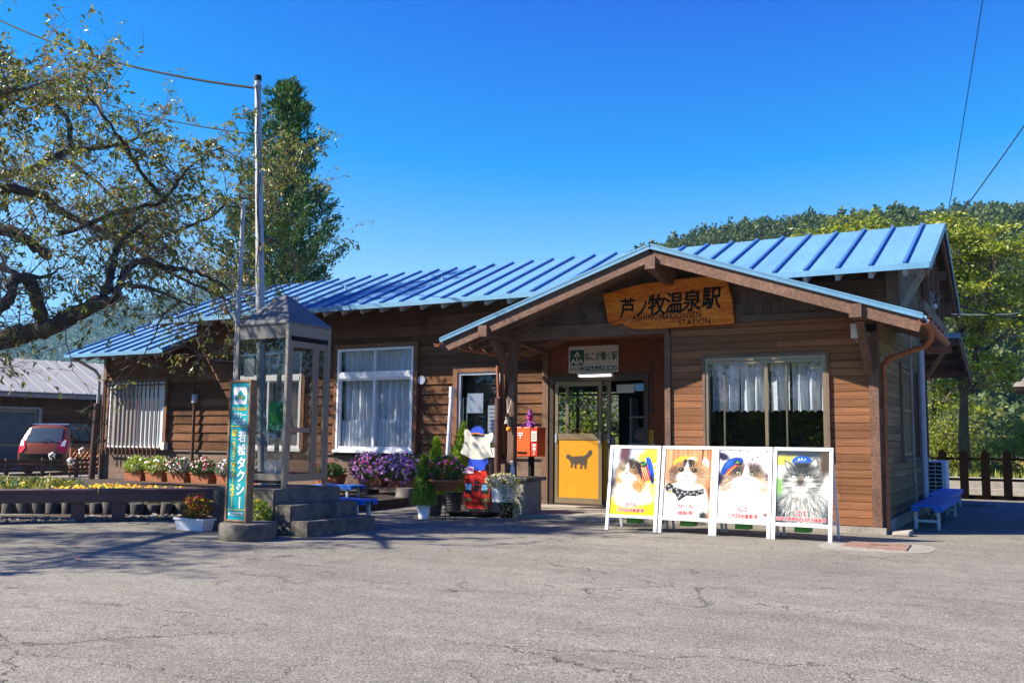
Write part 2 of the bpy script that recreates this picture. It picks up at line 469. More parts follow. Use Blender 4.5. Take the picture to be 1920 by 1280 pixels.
def put_glyphs(mb, q, fs, fn, cx, cy, d, b, mi):
    """strokes thickened by laying shifted copies of the glyph on one another"""
    offs = [(0, 0)] if b <= 0 else [(0, 0), (b, 0), (-b, 0), (0, b), (0, -b), (b*.7, b*.7), (-b*.7, b*.7), (b*.7, -b*.7), (-b*.7, -b*.7)]
    for k, (ox, oy) in enumerate(offs):
        mb.add([fn(cx+p[0]+ox, cy+p[1]+oy, d+k*0.00015) for p in q], fs, mi)

def add_text(mb, body, fn, size=1.0, bold=0.0, width=None, height=None, cx=0.0, cy=0.0, d=0.0, mi=0, spacing=1.0, shear=0.0):
    """put text into mb; fn(u, v, d) maps the sign's plane to space; width/height fit the box"""
    vs, fs = text_polys(body, size, 0.0, spacing)
    if not vs: return
    a = np.array(vs)[:, :2]
    lo = a.min(0); hi = a.max(0); c = (lo+hi)/2; e = np.maximum(hi-lo, 1e-6)
    sx = width/e[0] if width else (height/e[1] if height else 1.0)
    sy = height/e[1] if height else sx
    a = (a-c)*[sx, sy]
    if shear: a[:, 0] += a[:, 1]*shear
    put_glyphs(mb, a, fs, fn, cx, cy, d, bold*min(sx, sy), mi)

def col_text(mb, chars, fn, cx, y0, y1, w, d=0.0, mi=0, bold=0.0, rot=()):
    """vertical writing, one character under the other, evenly spaced from y0 down to y1"""
    n = len(chars); step = (y0-y1)/n
    for i, ch in enumerate(chars):
        cy = y0-step*(i+0.5)
        vs, fs = text_polys(ch, 1.0, 0.0)
        a = np.array(vs)[:, :2]
        if ch in rot:
            a = np.stack([a[:, 1], -a[:, 0]], 1)
            lo = a.min(0); hi = a.max(0); e = hi-lo; c = (lo+hi)/2
            k = step*0.8/max(e[1], 1e-6) if ch not in '()' else w/max(e[0], 1e-6)
            kk = (k, k)
        else:
            lo = a.min(0); hi = a.max(0); e = hi-lo; c = (lo+hi)/2
            k = min(w/max(e[0], 1e-6), step*0.84/max(e[1], 1e-6))
            kk = (k if e[0] < 0.35*e[1] else w/max(e[0], 1e-6), step*0.84/max(e[1], 1e-6) if e[1] > 0.4 else k)
        put_glyphs(mb, (a-c)*kk, fs, fn, cx, cy, d, bold*min(kk), mi)

# ================================================================ GROUND
def sheet(name, x0, x1, y0, y1, z, m, kind='structure'):
    mb = MB(); mb.add([(x0,y0,z),(x1,y0,z),(x1,y1,z),(x0,y1,z)], [(0,1,2,3)])
    return tag(mb.build(name, m), kind=kind)
M['earth'] = mat('meadow_ground', (0.075, 0.085, 0.03), 0.95, 0.35, 0.6, fine=0.4)
sheet('ground', -1500, 1500, -1500, 2500, -0.03, M['earth'])
sheet('asphalt_lot', -60, 30, -40, 25.2, 0.0, M['asphalt'])

# ================================================================ STATION BUILDING
rng = random.Random(7)
WY = 15.40          # long front wall
FY = 13.38          # bay wall
SX = -1.90          # end wall
BX = -4.82          # bay wall towards the porch
st = empty('station_building', (-9.0, 15.4, 0), label='long brown wooden railway station with blue metal roofs and a gabled entrance porch', cat='station building')

def fnF(y):
    return lambda u, z, d: (u, y-d, z)
def fnX(x):
    return lambda u, z, d: (x+d, u, z)
def fnXn(x):
    return lambda u, z, d: (x-d, u, z)

def siding(mb, u0, u1, z0, z1, h, ops, fn, lap=0.03, flat=False, seg=(1.8, 3.8), lim=None, mi=0):
    z = z0
    while z < z1-1e-4:
        zt = min(z+h, z1)
        cuts = sorted({z, zt} | {q for o in ops for q in (o[2], o[3]) if z+1e-4 < q < zt-1e-4})
        br = []; u = u0+rng.uniform(0.3, seg[1])
        while u < u1:
            br.append(u); u += rng.uniform(*seg)
        wob = rng.uniform(-0.004, 0.004)
        for a, b in zip(cuts[:-1], cuts[1:]):
            ua, ub = (u0, u1)
            if lim:
                l0, l1 = lim(b-0.005); ua = max(ua, l0); ub = min(ub, l1)
            if ub-ua < 0.02: continue
            segs = [(ua, ub)]
            for o in ops:
                if o[2] < b-1e-4 and o[3] > a+1e-4:
                    ns = []
                    for s0, s1 in segs:
                        if o[1] <= s0 or o[0] >= s1: ns.append((s0, s1)); continue
                        if o[0] > s0: ns.append((s0, o[0]))
                        if o[1] < s1: ns.append((o[1], s1))
                    segs = ns
            for s0, s1 in segs:
                p = [s0]+[q for q in br if s0+0.2 < q < s1-0.2]+[s1]
                for q0, q1 in zip(p[:-1], p[1:]):
                    g = 0.0015
                    if flat:
                        da = db = 0.02; aa = a+(0.007 if a == z else 0)
                    else:
                        da = lap*(1-(a-z)/h)+0.007; db = lap*(1-(b-z)/h)+0.007; aa = a
                        da += wob
                    mb.hexa([fn(q0+g, aa, 0), fn(q1-g, aa, 0), fn(q1-g, aa, da), fn(q0+g, aa, da),
                             fn(q0+g, b, 0), fn(q1-g, b, 0), fn(q1-g, b, db), fn(q0+g, b, db)], mi)
        z = zt

def backing(mb, u0, u1, z0, z1, ops, fn, d0=-0.12, d1=-0.004, mi=0):
    cuts = sorted({z0, z1} | {q for o in ops for q in (o[2], o[3]) if z0 < q < z1})
    for a, b in zip(cuts[:-1], cuts[1:]):
        segs = [(u0, u1)]
        for o in ops:
            if o[2] < b-1e-4 and o[3] > a+1e-4:
                ns = []
                for s0, s1 in segs:
                    if o[1] <= s0 or o[0] >= s1: ns.append((s0, s1)); continue
                    if o[0] > s0: ns.append((s0, o[0]))
                    if o[1] < s1: ns.append((o[1], s1))
                segs = ns
        for s0, s1 in segs:
            p = [fn(s0, a, d0), fn(s1, a, d0), fn(s1, a, d1), fn(s0, a, d1), fn(s0, b, d0), fn(s1, b, d0), fn(s1, b, d1), fn(s0, b, d1)]
            mb.hexa(p, mi)

# openings (u0, u1, z0, z1)
W0 = (-15.50, -13.62, 0.93, 3.00)
W1 = (-12.68, -10.76, 0.93, 3.00)
WB = (-19.70, -17.76, 0.90, 2.44)
WS = (-9.74, -8.80, 0.91, 2.45)
DR = (-7.78, -5.94, 0.06, 2.32)

# --- long front wall: lap boards, flat skirting below the sill line, dark backing behind
mb = MB()
siding(mb, -16.86, -7.88, 0.90, 3.98, 0.192, [W0, W1, WS], fnF(WY))
siding(mb, -5.0, SX-0.02, 2.95, 3.98, 0.192, [], fnF(WY))
backing(mb, -16.86, -7.84, 0.0, 3.98, [W0, W1, WS], fnF(WY), mi=1)
backing(mb, -7.84, SX-0.02, 2.6, 3.98, [], fnF(WY), mi=1)
mb.build('front_wall', [M['clap'], M['dark']], st)
mb = MB()
siding(mb, -16.86, -7.88, 0.16, 0.84, 0.34, [WS], fnF(WY), flat=True, seg=(3, 5))
siding(mb, -19.94, -16.88, 0.16, 0.84, 0.34, [], fnF(WY), flat=True, seg=(3, 5))
mb.build('skirting_boards', M['clap_base'], st)
for a, b in ((-19.94, -12.75), (-10.70, -9.84), (-8.70, -7.90)):
    mb = MB(); mb.box(a, b, WY-0.06, WY, 0.842, 0.885); mb.build('sill_strip', M['clap_base'], st)
mb = MB(); mb.box(-20.0, -7.86, WY-0.05, WY+0.1, -0.02, 0.155)
mb.build('foundation', M['concrete'], st)
# --- low wing at the far end
mb = MB()
siding(mb, -19.94, -16.88, 0.90, 3.42, 0.192, [WB], fnF(WY))
backing(mb, -19.94, -16.88, 0.0, 3.42, [WB], fnF(WY), mi=1)
def lim_gable(ye, ze, slope, yr):
    # span of y under a gable roof at height z
    return lambda z: (ye+(z-ze)/slope, 2*yr-(ye+(z-ze)/slope))
siding(mb, WY+0.02, 19.0, 0.2, 4.1, 0.192, [], fnXn(-19.96), lim=lim_gable(14.5, 3.02, 0.4154, 17.2))
mb.build('wing_wall', [M['clap'], M['dark']], st)
mb = MB()
siding(mb, WY, 19.0, 3.0, 4.75, 0.192, [], fnXn(-16.9), lim=lim_gable(14.5, 3.65, 0.4154, 17.22))
mb.build('gable_wall', M['clap'], st)
mb = MB(); mb.box(-20.0, -19.88, WY-0.05, WY+0.08, 0.1, 3.3); mb.build('corner_post', M['post'], st)

# --- bay wall under the porch gable
WF = (-4.25, -2.55, 0.98, 2.38)
mb = MB()
siding(mb, -4.77, -2.01, 0.09, 2.88, 0.1045, [WF], fnF(FY), flat=True, seg=(2.8, 4))
backing(mb, -4.84, SX-0.03, 0.0, 2.95, [WF], fnF(FY), mi=1)
mb.build('bay_wall', [M['siding'], M['dark']], st)
mb = MB(); mb.box(-4.86, -4.775, FY-0.055, FY+0.05, 0.09, 2.78); mb.build('corner_post', M['trim_lit'], st)
mb = MB(); mb.box(-2.005, -1.885, FY-0.06, FY+0.08, 0.09, 2.86); mb.build('corner_post', M['trim_lit'], st)
mb = MB(); mb.box(-4.9, -1.84, FY-0.07, FY+0.1, -0.02, 0.085); mb.box(-1.98, -1.84, FY+0.1, 19.2, -0.02, 0.16)
mb.build('foundation', M['concrete_light'], st)
# side of the bay facing the porch
mb = MB(); siding(mb, FY+0.06, WY, 0.09, 2.9, 0.1045, [], fnXn(BX-0.03), flat=True); mb.build('porch_side_wall', M['siding'], st)
# --- right end wall
SW = [(15.45, 17.15, 1.0, 2.36), (17.55, 18.95, 1.0, 2.36)]
mb = MB()
siding(mb, FY+0.09, 19.2, 0.17, 2.86, 0.1045, SW, fnX(SX), flat=True, seg=(1.4, 3.2))
backing(mb, FY+0.09, 19.2, 0.0, 3.0, SW, fnX(SX), mi=1)
mb.build('end_wall', [M['siding_side'], M['dark']], st)
mb = MB()
siding(mb, WY+0.02, 19.2, 2.86, 4.8, 0.15, [], fnX(SX), flat=True, lim=lim_gable(14.5, 3.66, 0.4154, 17.22))
backing(mb, WY+0.02, 19.2, 2.86, 3.9, [], fnX(SX), mi=1)
mb.build('end_gable', [M['gable_boards'], M['dark']], st)
mb = MB(); mb.box(SX-0.12, SX+0.06, WY-0.06, WY+0.1, 2.86, 3.95); mb.build('corner_post', M['post'], st)
# rear wall with a glazed opening towards the platform, floor, inner partition
mb = MB()
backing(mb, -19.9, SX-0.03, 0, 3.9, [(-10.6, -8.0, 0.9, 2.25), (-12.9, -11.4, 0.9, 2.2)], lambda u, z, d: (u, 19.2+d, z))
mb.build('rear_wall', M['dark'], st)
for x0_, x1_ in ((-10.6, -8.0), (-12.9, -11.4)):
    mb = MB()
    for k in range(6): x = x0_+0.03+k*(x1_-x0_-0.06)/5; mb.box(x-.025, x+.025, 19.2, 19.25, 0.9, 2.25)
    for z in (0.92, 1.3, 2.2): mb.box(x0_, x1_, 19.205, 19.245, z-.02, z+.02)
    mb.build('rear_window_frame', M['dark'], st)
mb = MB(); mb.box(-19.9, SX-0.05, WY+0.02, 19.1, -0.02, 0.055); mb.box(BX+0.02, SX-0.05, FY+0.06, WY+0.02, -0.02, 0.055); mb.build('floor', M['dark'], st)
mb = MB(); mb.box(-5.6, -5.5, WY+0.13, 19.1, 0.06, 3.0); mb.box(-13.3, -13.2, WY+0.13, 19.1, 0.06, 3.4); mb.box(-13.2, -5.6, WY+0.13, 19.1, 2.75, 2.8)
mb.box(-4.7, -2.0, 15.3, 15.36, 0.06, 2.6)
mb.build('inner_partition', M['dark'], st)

# --- main roof
MS = 0.4154
def mz(y): return 3.75+(y-14.5)*MS
def slab(mb, a, b, c, d, th, mi=0):
    """sheet with corners a b c d (top side) and thickness th downwards"""
    q = [Vector(p) for p in (a, b, c, d)]
    dn = Vector((0, 0, -th))
    mb.hexa([p+dn for p in q]+q, mi)
RX0, RX1 = -17.32, -1.32
ridge_y, ridge_z = 17.22, mz(17.22)
mb = MB()
slab(mb, (RX0,14.5,3.75), (RX1,14.5,3.75), (RX1,ridge_y,ridge_z), (RX0,ridge_y,ridge_z), 0.045)
slab(mb, (RX0,ridge_y+0.003,ridge_z), (RX1,ridge_y+0.003,ridge_z), (RX1,20.0,3.70), (RX0,20.0,3.70), 0.045)
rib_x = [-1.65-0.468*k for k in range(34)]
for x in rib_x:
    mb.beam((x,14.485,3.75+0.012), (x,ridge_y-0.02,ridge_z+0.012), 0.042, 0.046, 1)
mb.box(RX0, RX1, 14.482, 14.499, 3.668, 3.755)
mb.beam((RX1+0.012,14.49,3.70), (RX1+0.012,ridge_y,ridge_z-0.05), 0.02, 0.11)
mb.beam((RX0-0.012,14.49,3.70), (RX0-0.012,ridge_y,ridge_z-0.05), 0.02, 0.11)
mb.beam((RX1+0.012,ridge_y,ridge_z-0.05), (RX1+0.012,20.0,3.65), 0.02, 0.11)
for x in (-10.6, -13.1): mb.box(x-0.02, x+0.02, 16.0, 16.04, mz(16.0)+0.0, mz(16.0)+0.10)
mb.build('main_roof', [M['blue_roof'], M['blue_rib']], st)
mb = MB()
slab(mb, (RX0+0.01,14.52,3.700), (RX1-0.01,14.52,3.700), (RX1-0.01,ridge_y,ridge_z-0.048), (RX0+0.01,ridge_y,ridge_z-0.048), 0.022)
slab(mb, (RX0+0.01,ridge_y+0.003,ridge_z-0.048), (RX1-0.01,ridge_y+0.003,ridge_z-0.048), (RX1-0.01,19.98,3.652), (RX0+0.01,19.98,3.652), 0.022)
mb.build('roof_boards', M['post'], st)
M['tail'] = mat('bleached_rafter', (0.30, 0.27, 0.24), 0.8, 0.25, 6, fine=0.3)
for x in rib_x:
    mb = MB()
    mb.beam((x, 14.53, mz(14.53)-0.128), (x, WY+0.0, mz(WY)-0.128), 0.065, 0.11)
    mb.build('rafter', M['tail'], st)
mb = MB()
for y0, y1 in ((14.55, 17.2), (17.24, 19.95)):
    z0 = mz(y0) if y0 < 17 else mz(17.2)
    z1 = mz(17.2) if y0 < 17 else 3.72
    mb.beam((RX1-0.05, y0, z0-0.14), (RX1-0.05, y1, z1-0.14), 0.05, 0.13)
mb.build('verge_board', M['post'], st)
# exposed purlins, brace and tie beam at the right gable end
mb = MB(); mb.box(SX+0.02, RX1-0.10, WY-0.02, WY+0.12, 3.74, 3.90); mb.build('purlin', M['tail'], st)
mb = MB(); mb.beam((SX+0.04, WY+0.05, 3.16), (RX1-0.2, WY+0.05, 3.74), 0.07, 0.09); mb.build('brace', M['tail'], st)
for y, z in ((16.3, 4.16), (17.22, 4.66), (18.1, 4.2), (19.1, 3.75)):
    mb = MB(); mb.box(SX+0.02, RX1-0.08, y-0.06, y+0.06, z-0.14, z); mb.build('purlin', M['post'], st)
mb = MB(); mb.box(SX+0.30, SX+0.40, WY+0.1, 19.3, 3.20, 3.36); mb.box(SX+0.02, RX1-0.05, 19.0, 19.14, 2.95, 3.12); mb.build('tie_beam', M['trim'], st)
for y in (16.4, 17.22, 18.1, 18.9):
    mb = MB(); mb.box(SX+0.31, SX+0.39, y-0.04, y+0.04, 3.36, mz(min(y, 2*17.22-y))-0.2); mb.build('gable_strut', M['post'], st)
# --- wing roof
mb = MB()
slab(mb, (-20.33,14.5,3.09), (-16.95,14.5,3.09), (-16.95,17.2,3.09+2.7*MS), (-20.33,17.2,3.09+2.7*MS), 0.045)
slab(mb, (-20.33,17.203,3.09+2.7*MS), (-16.95,17.203,3.09+2.7*MS), (-16.95,19.9,3.09), (-20.33,19.9,3.09), 0.045)
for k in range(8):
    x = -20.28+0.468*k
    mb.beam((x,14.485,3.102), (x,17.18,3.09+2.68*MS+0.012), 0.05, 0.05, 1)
mb.box(-20.33, -16.95, 14.482, 14.499, 3.015, 3.095)
mb.beam((-20.345,14.49,3.045), (-20.345,17.2,3.045+2.7*MS), 0.02, 0.11)
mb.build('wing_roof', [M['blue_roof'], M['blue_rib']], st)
mb = MB(); slab(mb, (-20.31,14.52,3.04), (-16.97,14.52,3.04), (-16.97,17.2,3.04+2.68*MS), (-20.31,17.2,3.04+2.68*MS), 0.022); mb.build('roof_boards', M['post'], st)
for k in range(7):
    mb = MB(); x = -20.05+0.468*k
    mb.beam((x, 14.53, 2.965), (x, WY, 2.965+0.87*MS), 0.06, 0.10); mb.build('rafter', M['tail'], st)

# --- porch roof, gable to the front
PX, PZ, PE, PHW = -4.72, 3.91, 2.735, 3.49
PS = (PZ-PE)/PHW
def pz(x): return PZ-abs(x-PX)*PS
y0p, y1p = 12.40, 15.36
mb = MB()
for s in (-1, 1):
    e = PX+s*PHW
    slab(mb, (PX+s*0.002,y0p,PZ), (e,y0p,PE), (e,y1p,PE), (PX+s*0.002,y1p,PZ), 0.03)
    mb.beam((PX+s*0.01, y0p-0.012, PZ-0.020), (e+s*0.01, y0p-0.012, PE-0.020), 0.022, 0.062)
    mb.beam((PX+s*0.01, y0p-0.004, PZ+0.012), (e+s*0.01, y0p-0.004, PE+0.012), 0.05, 0.022)
    for k in range(6):
        y = y0p+0.5+0.47*k
        mb.beam((PX+s*0.03, y, PZ+0.012), (e, y, PE+0.018), 0.05, 0.05)
mb.build('porch_roof', M['blue_roof'], st)
mb = MB()
for s in (-1, 1):
    e = PX+s*(PHW-0.03)
    slab(mb, (PX+s*0.002,y0p+0.05,PZ-0.034), (e,y0p+0.05,PE-0.024), (e,y1p,PE-0.024), (PX+s*0.002,y1p,PZ-0.034), 0.022)
mb.build('roof_boards', M['trim'], st)
for s in (-1, 1):
    mb = MB()
    e = PX+s*(PHW-0.02)
    mb.beam((PX+s*0.004, y0p+0.05, PZ-0.133), (e, y0p+0.05, PE-0.121), 0.06, 0.175)
    mb.build('verge_board', M['trim_lit'], st)
    for k in range(5):
        mb = MB(); y = 12.85+0.42*k
        a = PX+s*2.2; 
        mb.beam((a, y, pz(a)-0.10), (e, y, PE-0.09), 0.05, 0.09); mb.build('rafter', M['trim'], st)
for x, zc in ((-7.44, 2.83), (-2.0, 2.83), (PX, 3.66)):
    mb = MB(); mb.box(x-0.075, x+0.075, 12.375, 13.33, zc-0.085, zc+0.085); mb.build('purlin', M['trim_lit'], st)
# stepped corbel under the ridge purlin
mb = MB()
for a, b, z0, z1 in ((12.47, 13.2, 3.548, 3.574), (12.60, 13.2, 3.52, 3.547), (12.74, 13.2, 3.495, 3.519), (12.88, 13.2, 3.47, 3.494)):
    mb.box(PX-0.055, PX+0.055, a, b, z0, z1)
mb.build('corbel', M['trim_lit'], st)
# gable shingles
mb = MB()
row = 0; z = 2.985
while z < 3.8:
    zt = z+0.165
    half = (PZ-0.06-zt)/PS
    x = PX-PHW+0.9-(0.065 if row % 2 else 0)
    while x < PX+PHW-0.75:
        a = max(x, PX-half, -7.5); b = min(x+0.13, PX+half, -1.92)
        if b-a > 0.03:
            mb.hexa([(a+.002,FY,z),(b-.002,FY,z),(b-.002,FY-0.022,z),(a+.002,FY-0.022,z),(a+.002,FY,zt+.01),(b-.002,FY,zt+.01),(b-.002,FY-0.006,zt+.01),(a+.002,FY-0.006,zt+.01)])
        x += 0.13
    z = zt; row += 1
mb.add([(-7.5,FY+0.01,2.95),(-1.92,FY+0.01,2.95),(-1.92,FY+0.01,pz(-1.92)-.05),(PX,FY+0.01,PZ-.05),(-7.5,FY+0.01,pz(-7.5)-.05)], [(0,1,2,3,4)], 1)
mb.build('gable_wall', [M['shingle'], M['trim']], st)
mb = MB(); mb.box(-7.50, -4.80, FY-0.05, FY+0.09, 2.78, 2.975); mb.build('lintel_beam', M['trim'], st)
mb = MB(); mb.box(-4.795, -1.92, FY-0.045, FY+0.02, 2.885, 2.975); mb.build('gable_ledge', M['shingle'], st)
mb = MB()
for k in range(17): mb.box(-7.42, BX-0.04, FY+0.09+k*0.118, FY+0.09+k*0.118+0.115, 2.955, 2.975)
mb.build('porch_ceiling', M['soffit'], st)
# porch post on its stone plinth, struts
mb = MB(); mb.box(-7.515, -7.395, FY-0.06, FY+0.06, 0.60, 2.775); mb.build('porch_post', M['post'], st, bevel=0.008)
mb = MB()
mb.box(-7.70, -7.06, 13.06, 13.66, 0.0, 0.54)
mb.build('porch_plinth', M['concrete_light'], st, bevel=0.02)
mb = MB(); mb.box(-7.74, -6.99, 13.02, 13.70, 0.542, 0.60); mb.build('plinth_cap', M['concrete'], st, bevel=0.015)
for x in (-7.455, -2.0):
    mb = MB(); mb.beam((x, 12.72, 2.76), (x, FY-0.03, 2.12), 0.10, 0.10); mb.build('porch_strut', M['trim_lit'], st)
mb = MB(); mb.beam((-7.44, FY+0.05, 2.62), (-7.90, FY+0.05, 2.86), 0.08, 0.09); mb.build('porch_strut', M['trim'], st)
mb = MB(); mb.box(-7.92, -7.80, WY-0.09, WY+0.05, 0.05, 2.95); mb.build('porch_post', M['post'], st)
mb = MB(); mb.beam((-7.45, FY+0.1, 2.80), (-7.86, WY-0.1, 2.80), 0.08, 0.12); mb.build('purlin', M['trim'], st)
# chipboard panel round the door
mb = MB()
for a, b, z0, z1 in ((-7.80, -5.92, 2.325, 2.95), (-5.92, BX-0.05, 0.06, 2.95)):
    mb.box(a, b, WY-0.03, WY+0.02, z0, z1)
mb.build('door_wall', M['osb'], st)
mb = MB(); mb.box(-5.86, -5.83, WY-0.05, WY-0.032, 1.78, 2.55); mb.box(-5.88, -5.80, WY-0.07, WY-0.032, 1.70, 1.78); mb.build('cable_trunking', M['brown_pipe'], st)
# --- concrete apron in front of the door
mb = MB(); mb.box(-7.95, -4.9, 13.0, WY+0.05, -0.02, 0.045)
tag(mb.build('porch_floor', M['concrete_light']), kind='structure')

# ================================================================ WINDOWS
def curtain(name, parent, x0, x1, z0, z1, y, pleat=0.11, amp=0.022, seed=1, scallop=0.0, gather=False, m=None):
    r = np.random.RandomState(seed)
    nx = max(20, int((x1-x0)/0.012)); nz = 14
    xs = np.linspace(x0, x1, nx)
    ph = np.cumsum(1+0.55*r.randn(nx)*0.35)*(x1-x0)/nx/pleat*2*math.pi
    V = []; F = []
    for j in range(nz+1):
        f = j/nz
        for i in range(nx):
            a = amp*(1.0 if not gather else (0.5+0.9*(1-f)))
            dz = scallop*abs(math.sin((xs[i]-x0)/0.11*math.pi)) if j == 0 else 0
            V.append((xs[i]+0.012*math.sin(ph[i]*0.37+f*2)*(1-f), y+a*math.sin(ph[i])+0.3*a*math.sin(ph[i]*2.3+f), z0+(z1-z0)*f+dz))
    for j in range(nz):
        for i in range(nx-1):
            F.append((j*nx+i, j*nx+i+1, (j+1)*nx+i+1, (j+1)*nx+i))
    return bulk(name, V, F, m or M['curtain'], parent=parent, smooth=True)

def trim_frame(mb, x0, x1, z0, z1, y0, y1, w, mi=0, bottom=True):
    mb.box(x0, x0+w, y0, y1, z0, z1, mi); mb.box(x1-w, x1, y0, y1, z0, z1, mi)
    mb.box(x0+w, x1-w, y0+0.002, y1, z1-w, z1, mi)
    if bottom: mb.box(x0+w, x1-w, y0+0.002, y1, z0, z0+w, mi)

def big_window(w, seed):
    x0, x1, z0, z1 = w
    mb = MB(); trim_frame(mb, x0-0.075, x1+0.075, z0-0.07, z1+0.09, WY-0.095, WY, 0.085, bottom=False)
    win = mb.build('window', M['frame_wood'], st)
    mb = MB()
    ya, yb = WY-0.105, WY-0.02
    trim_frame(mb, x0+0.012, x1-0.012, z0, z1-0.002, ya, yb, 0.045)
    mb.box(x0-0.03, x1+0.05, ya-0.045, ya-0.001, z0-0.035, z0+0.02)     # sill
    zt = z0+1.46
    mb.box(x0+0.058, x1-0.058, ya-0.008, yb, zt, zt+0.105)              # transom
    mb.box(x0+0.058, x1-0.058, ya+0.01, yb-0.01, zt+0.106, zt+0.14)
    xm = (x0+x1)/2
    mb.box(xm-0.016, xm+0.016, ya+0.012, yb, zt+0.141, z1-0.05)
    mb.box(xm-0.022, xm+0.022, ya+0.006, yb, z0+0.046, zt-0.001)
    mb.box(x0+0.058, x0+0.09, ya+0.02, yb, z0+0.046, zt-0.001); mb.box(x1-0.09, x1-0.058, ya+0.02, yb, z0+0.046, zt-0.001)
    mb.box(x0+0.09, x1-0.09, ya+0.02, yb, z0+0.046, z0+0.09)
    mb.box(x0+0.09, x1-0.09, ya+0.02, yb, zt-0.04, zt-0.001)
    f = mb.build('window_frame', M['alu'], win)
    mb = MB(); mb.add([(x0+.05,WY-.05,z0+.05),(x1-.05,WY-.05,z0+.05),(x1-.05,WY-.05,z1-.05),(x0+.05,WY-.05,z1-.05)], [(0,1,2,3)])
    mb.build('pane', M['glass'], win)
    curtain('curtain', win, x0+0.05, x1-0.05, zt+0.12, z1-0.03, WY+0.06, 0.13, 0.020, seed)
    curtain('curtain', win, x0+0.05, xm-0.01, z0+0.5, zt+0.02, WY+0.08, 0.17, 0.042, seed+1)
    curtain('curtain', win, xm+0.01, x1-0.05, z0+0.5, zt+0.02, WY+0.08, 0.16, 0.042, seed+2)
    curtain('curtain', win, x0+0.05, x1-0.05, z0+0.03, z0+0.62, WY+0.02, 0.095, 0.030, seed+3, gather=True)
big_window(W0, 11)
big_window(W1, 21)

# barred window of the wing
x0, x1, z0, z1 = WB
mb = MB(); trim_frame(mb, x0-0.07, x1+0.08, z0-0.05, z1+0.08, WY-0.10, WY, 0.08, bottom=False)
win = mb.build('window', M['frame_wood'], st)
mb = MB(); trim_frame(mb, x0+0.012, x1-0.002, z0, z1, WY-0.085, WY, 0.05); xm = (x0+x1)/2
mb.box(xm-0.03, xm+0.03, WY-0.08, WY, z0+0.051, z1-0.051); mb.box(x0+0.06, x1-0.055, WY-0.12, WY-0.086, z0-0.02, z0+0.05)
mb.build('window_frame', M['alu'], win)
mb = MB(); mb.box(xm+.031, x1-.05, WY-0.03, WY-0.02, z0+.05, z1-.05); mb.build('pane', M['frosted'], win)
mb = MB(); mb.box(x0+.06, xm-.031, WY-0.05, WY-0.04, z0+.05, z1-.05); mb.build('screen', M['screen'], win)
mb = MB()
for k in range(14):
    x = x0+0.03+k*(x1-x0-0.10)/13
    mb.box(x-0.014, x+0.014, WY-0.235, WY-0.215, z0-0.16, z1+0.03)
for z in (z1-0.06, z0+0.0): mb.box(x0-0.06, x1+0.03, WY-0.214, WY-0.190, z-0.02, z+0.02)
for x in (x0-0.04, x1+0.01):
    for z in (z1-0.06, z0): mb.box(x-0.015, x+0.015, WY-0.19, WY-0.1, z-0.015, z+0.015)
mb.build('window_bars', M['brown_pipe'], win)
mb = MB(); mb.box(x1+0.04, x1+0.16, WY-0.19, WY-0.07, z0-0.02, z0+0.15); mb.build('outlet_box', M['cream'], st)

# narrow side window left of the porch
x0, x1, z0, z1 = WS
mb = MB(); trim_frame(mb, x0-0.10, x1+0.10, z0-0.0, z1+0.10, WY-0.10, WY, 0.10, bottom=False)
win = mb.build('window', M['frame_wood'], st)
mb = MB(); trim_frame(mb, x0+0.005, x1-0.005, z0, z1-0.005, WY-0.07, WY, 0.045); mb.box(x0-0.02, x1+0.02, WY-0.11, WY-0.071, z0-0.05, z0+0.12); mb.build('window_frame', M['alu'], win)
mb = MB(); mb.add([(x0+.04,WY-.04,z0+.04),(x1-.04,WY-.04,z0+.04),(x1-.04,WY-.04,z1-.04),(x0+.04,WY-.04,z1-.04)], [(0,1,2,3)]); mb.build('pane', M['glass'], win)
def paper(name, x0, x1, z0, z1, y, m, label, cat, group=None, lines=0, rot=0.0):
    o = empty(name, ((x0+x1)/2, y, (z0+z1)/2), label=label, cat=cat, group=group)
    mb = MB(); mb.box(x0, x1, y, y+0.003, z0, z1); mb.build('sheet', m, o)
    if lines:
        mb = MB()
        for k in range(lines):
            z = z1-(k+1)*(z1-z0)/(lines+1)
            mb.box(x0+0.03, x1-0.03-rng.uniform(0, 0.3)*(x1-x0), y-0.002, y-0.001, z-0.008, z+0.008)
        mb.build('print', M['grey_print'], o)
    return o
paper('notice', -9.55, -9.20, 1.68, 2.05, WY-0.03, M['white_plastic'], 'blank white notice sheet in the upper left of the narrow side window', 'notice')
paper('notice', -9.09, -8.85, 1.32, 1.82, WY-0.031, M['white_plastic'], 'white notice with a dark picture beside the right edge of the narrow side window', 'notice', lines=6)
paper('notice', -9.20, -8.85, 1.12, 1.29, WY-0.031, M['white_plastic'], 'pale wide notice sheet low in the narrow side window', 'notice', lines=0)
paper('poster', -9.00, -8.87, 0.99, 1.11, WY-0.031, M['yellow_print'], 'small yellow card in the bottom corner of the narrow side window', 'card', lines=2)
mb = MB(); mb.box(-9.72, -8.82, WY+0.25, WY+0.27, 0.9, 2.5); tag(mb.build('notice_board', M['dark'], loc=(-9.27, WY+0.26, 0.9)), 'dark board standing behind the narrow side window', 'board')

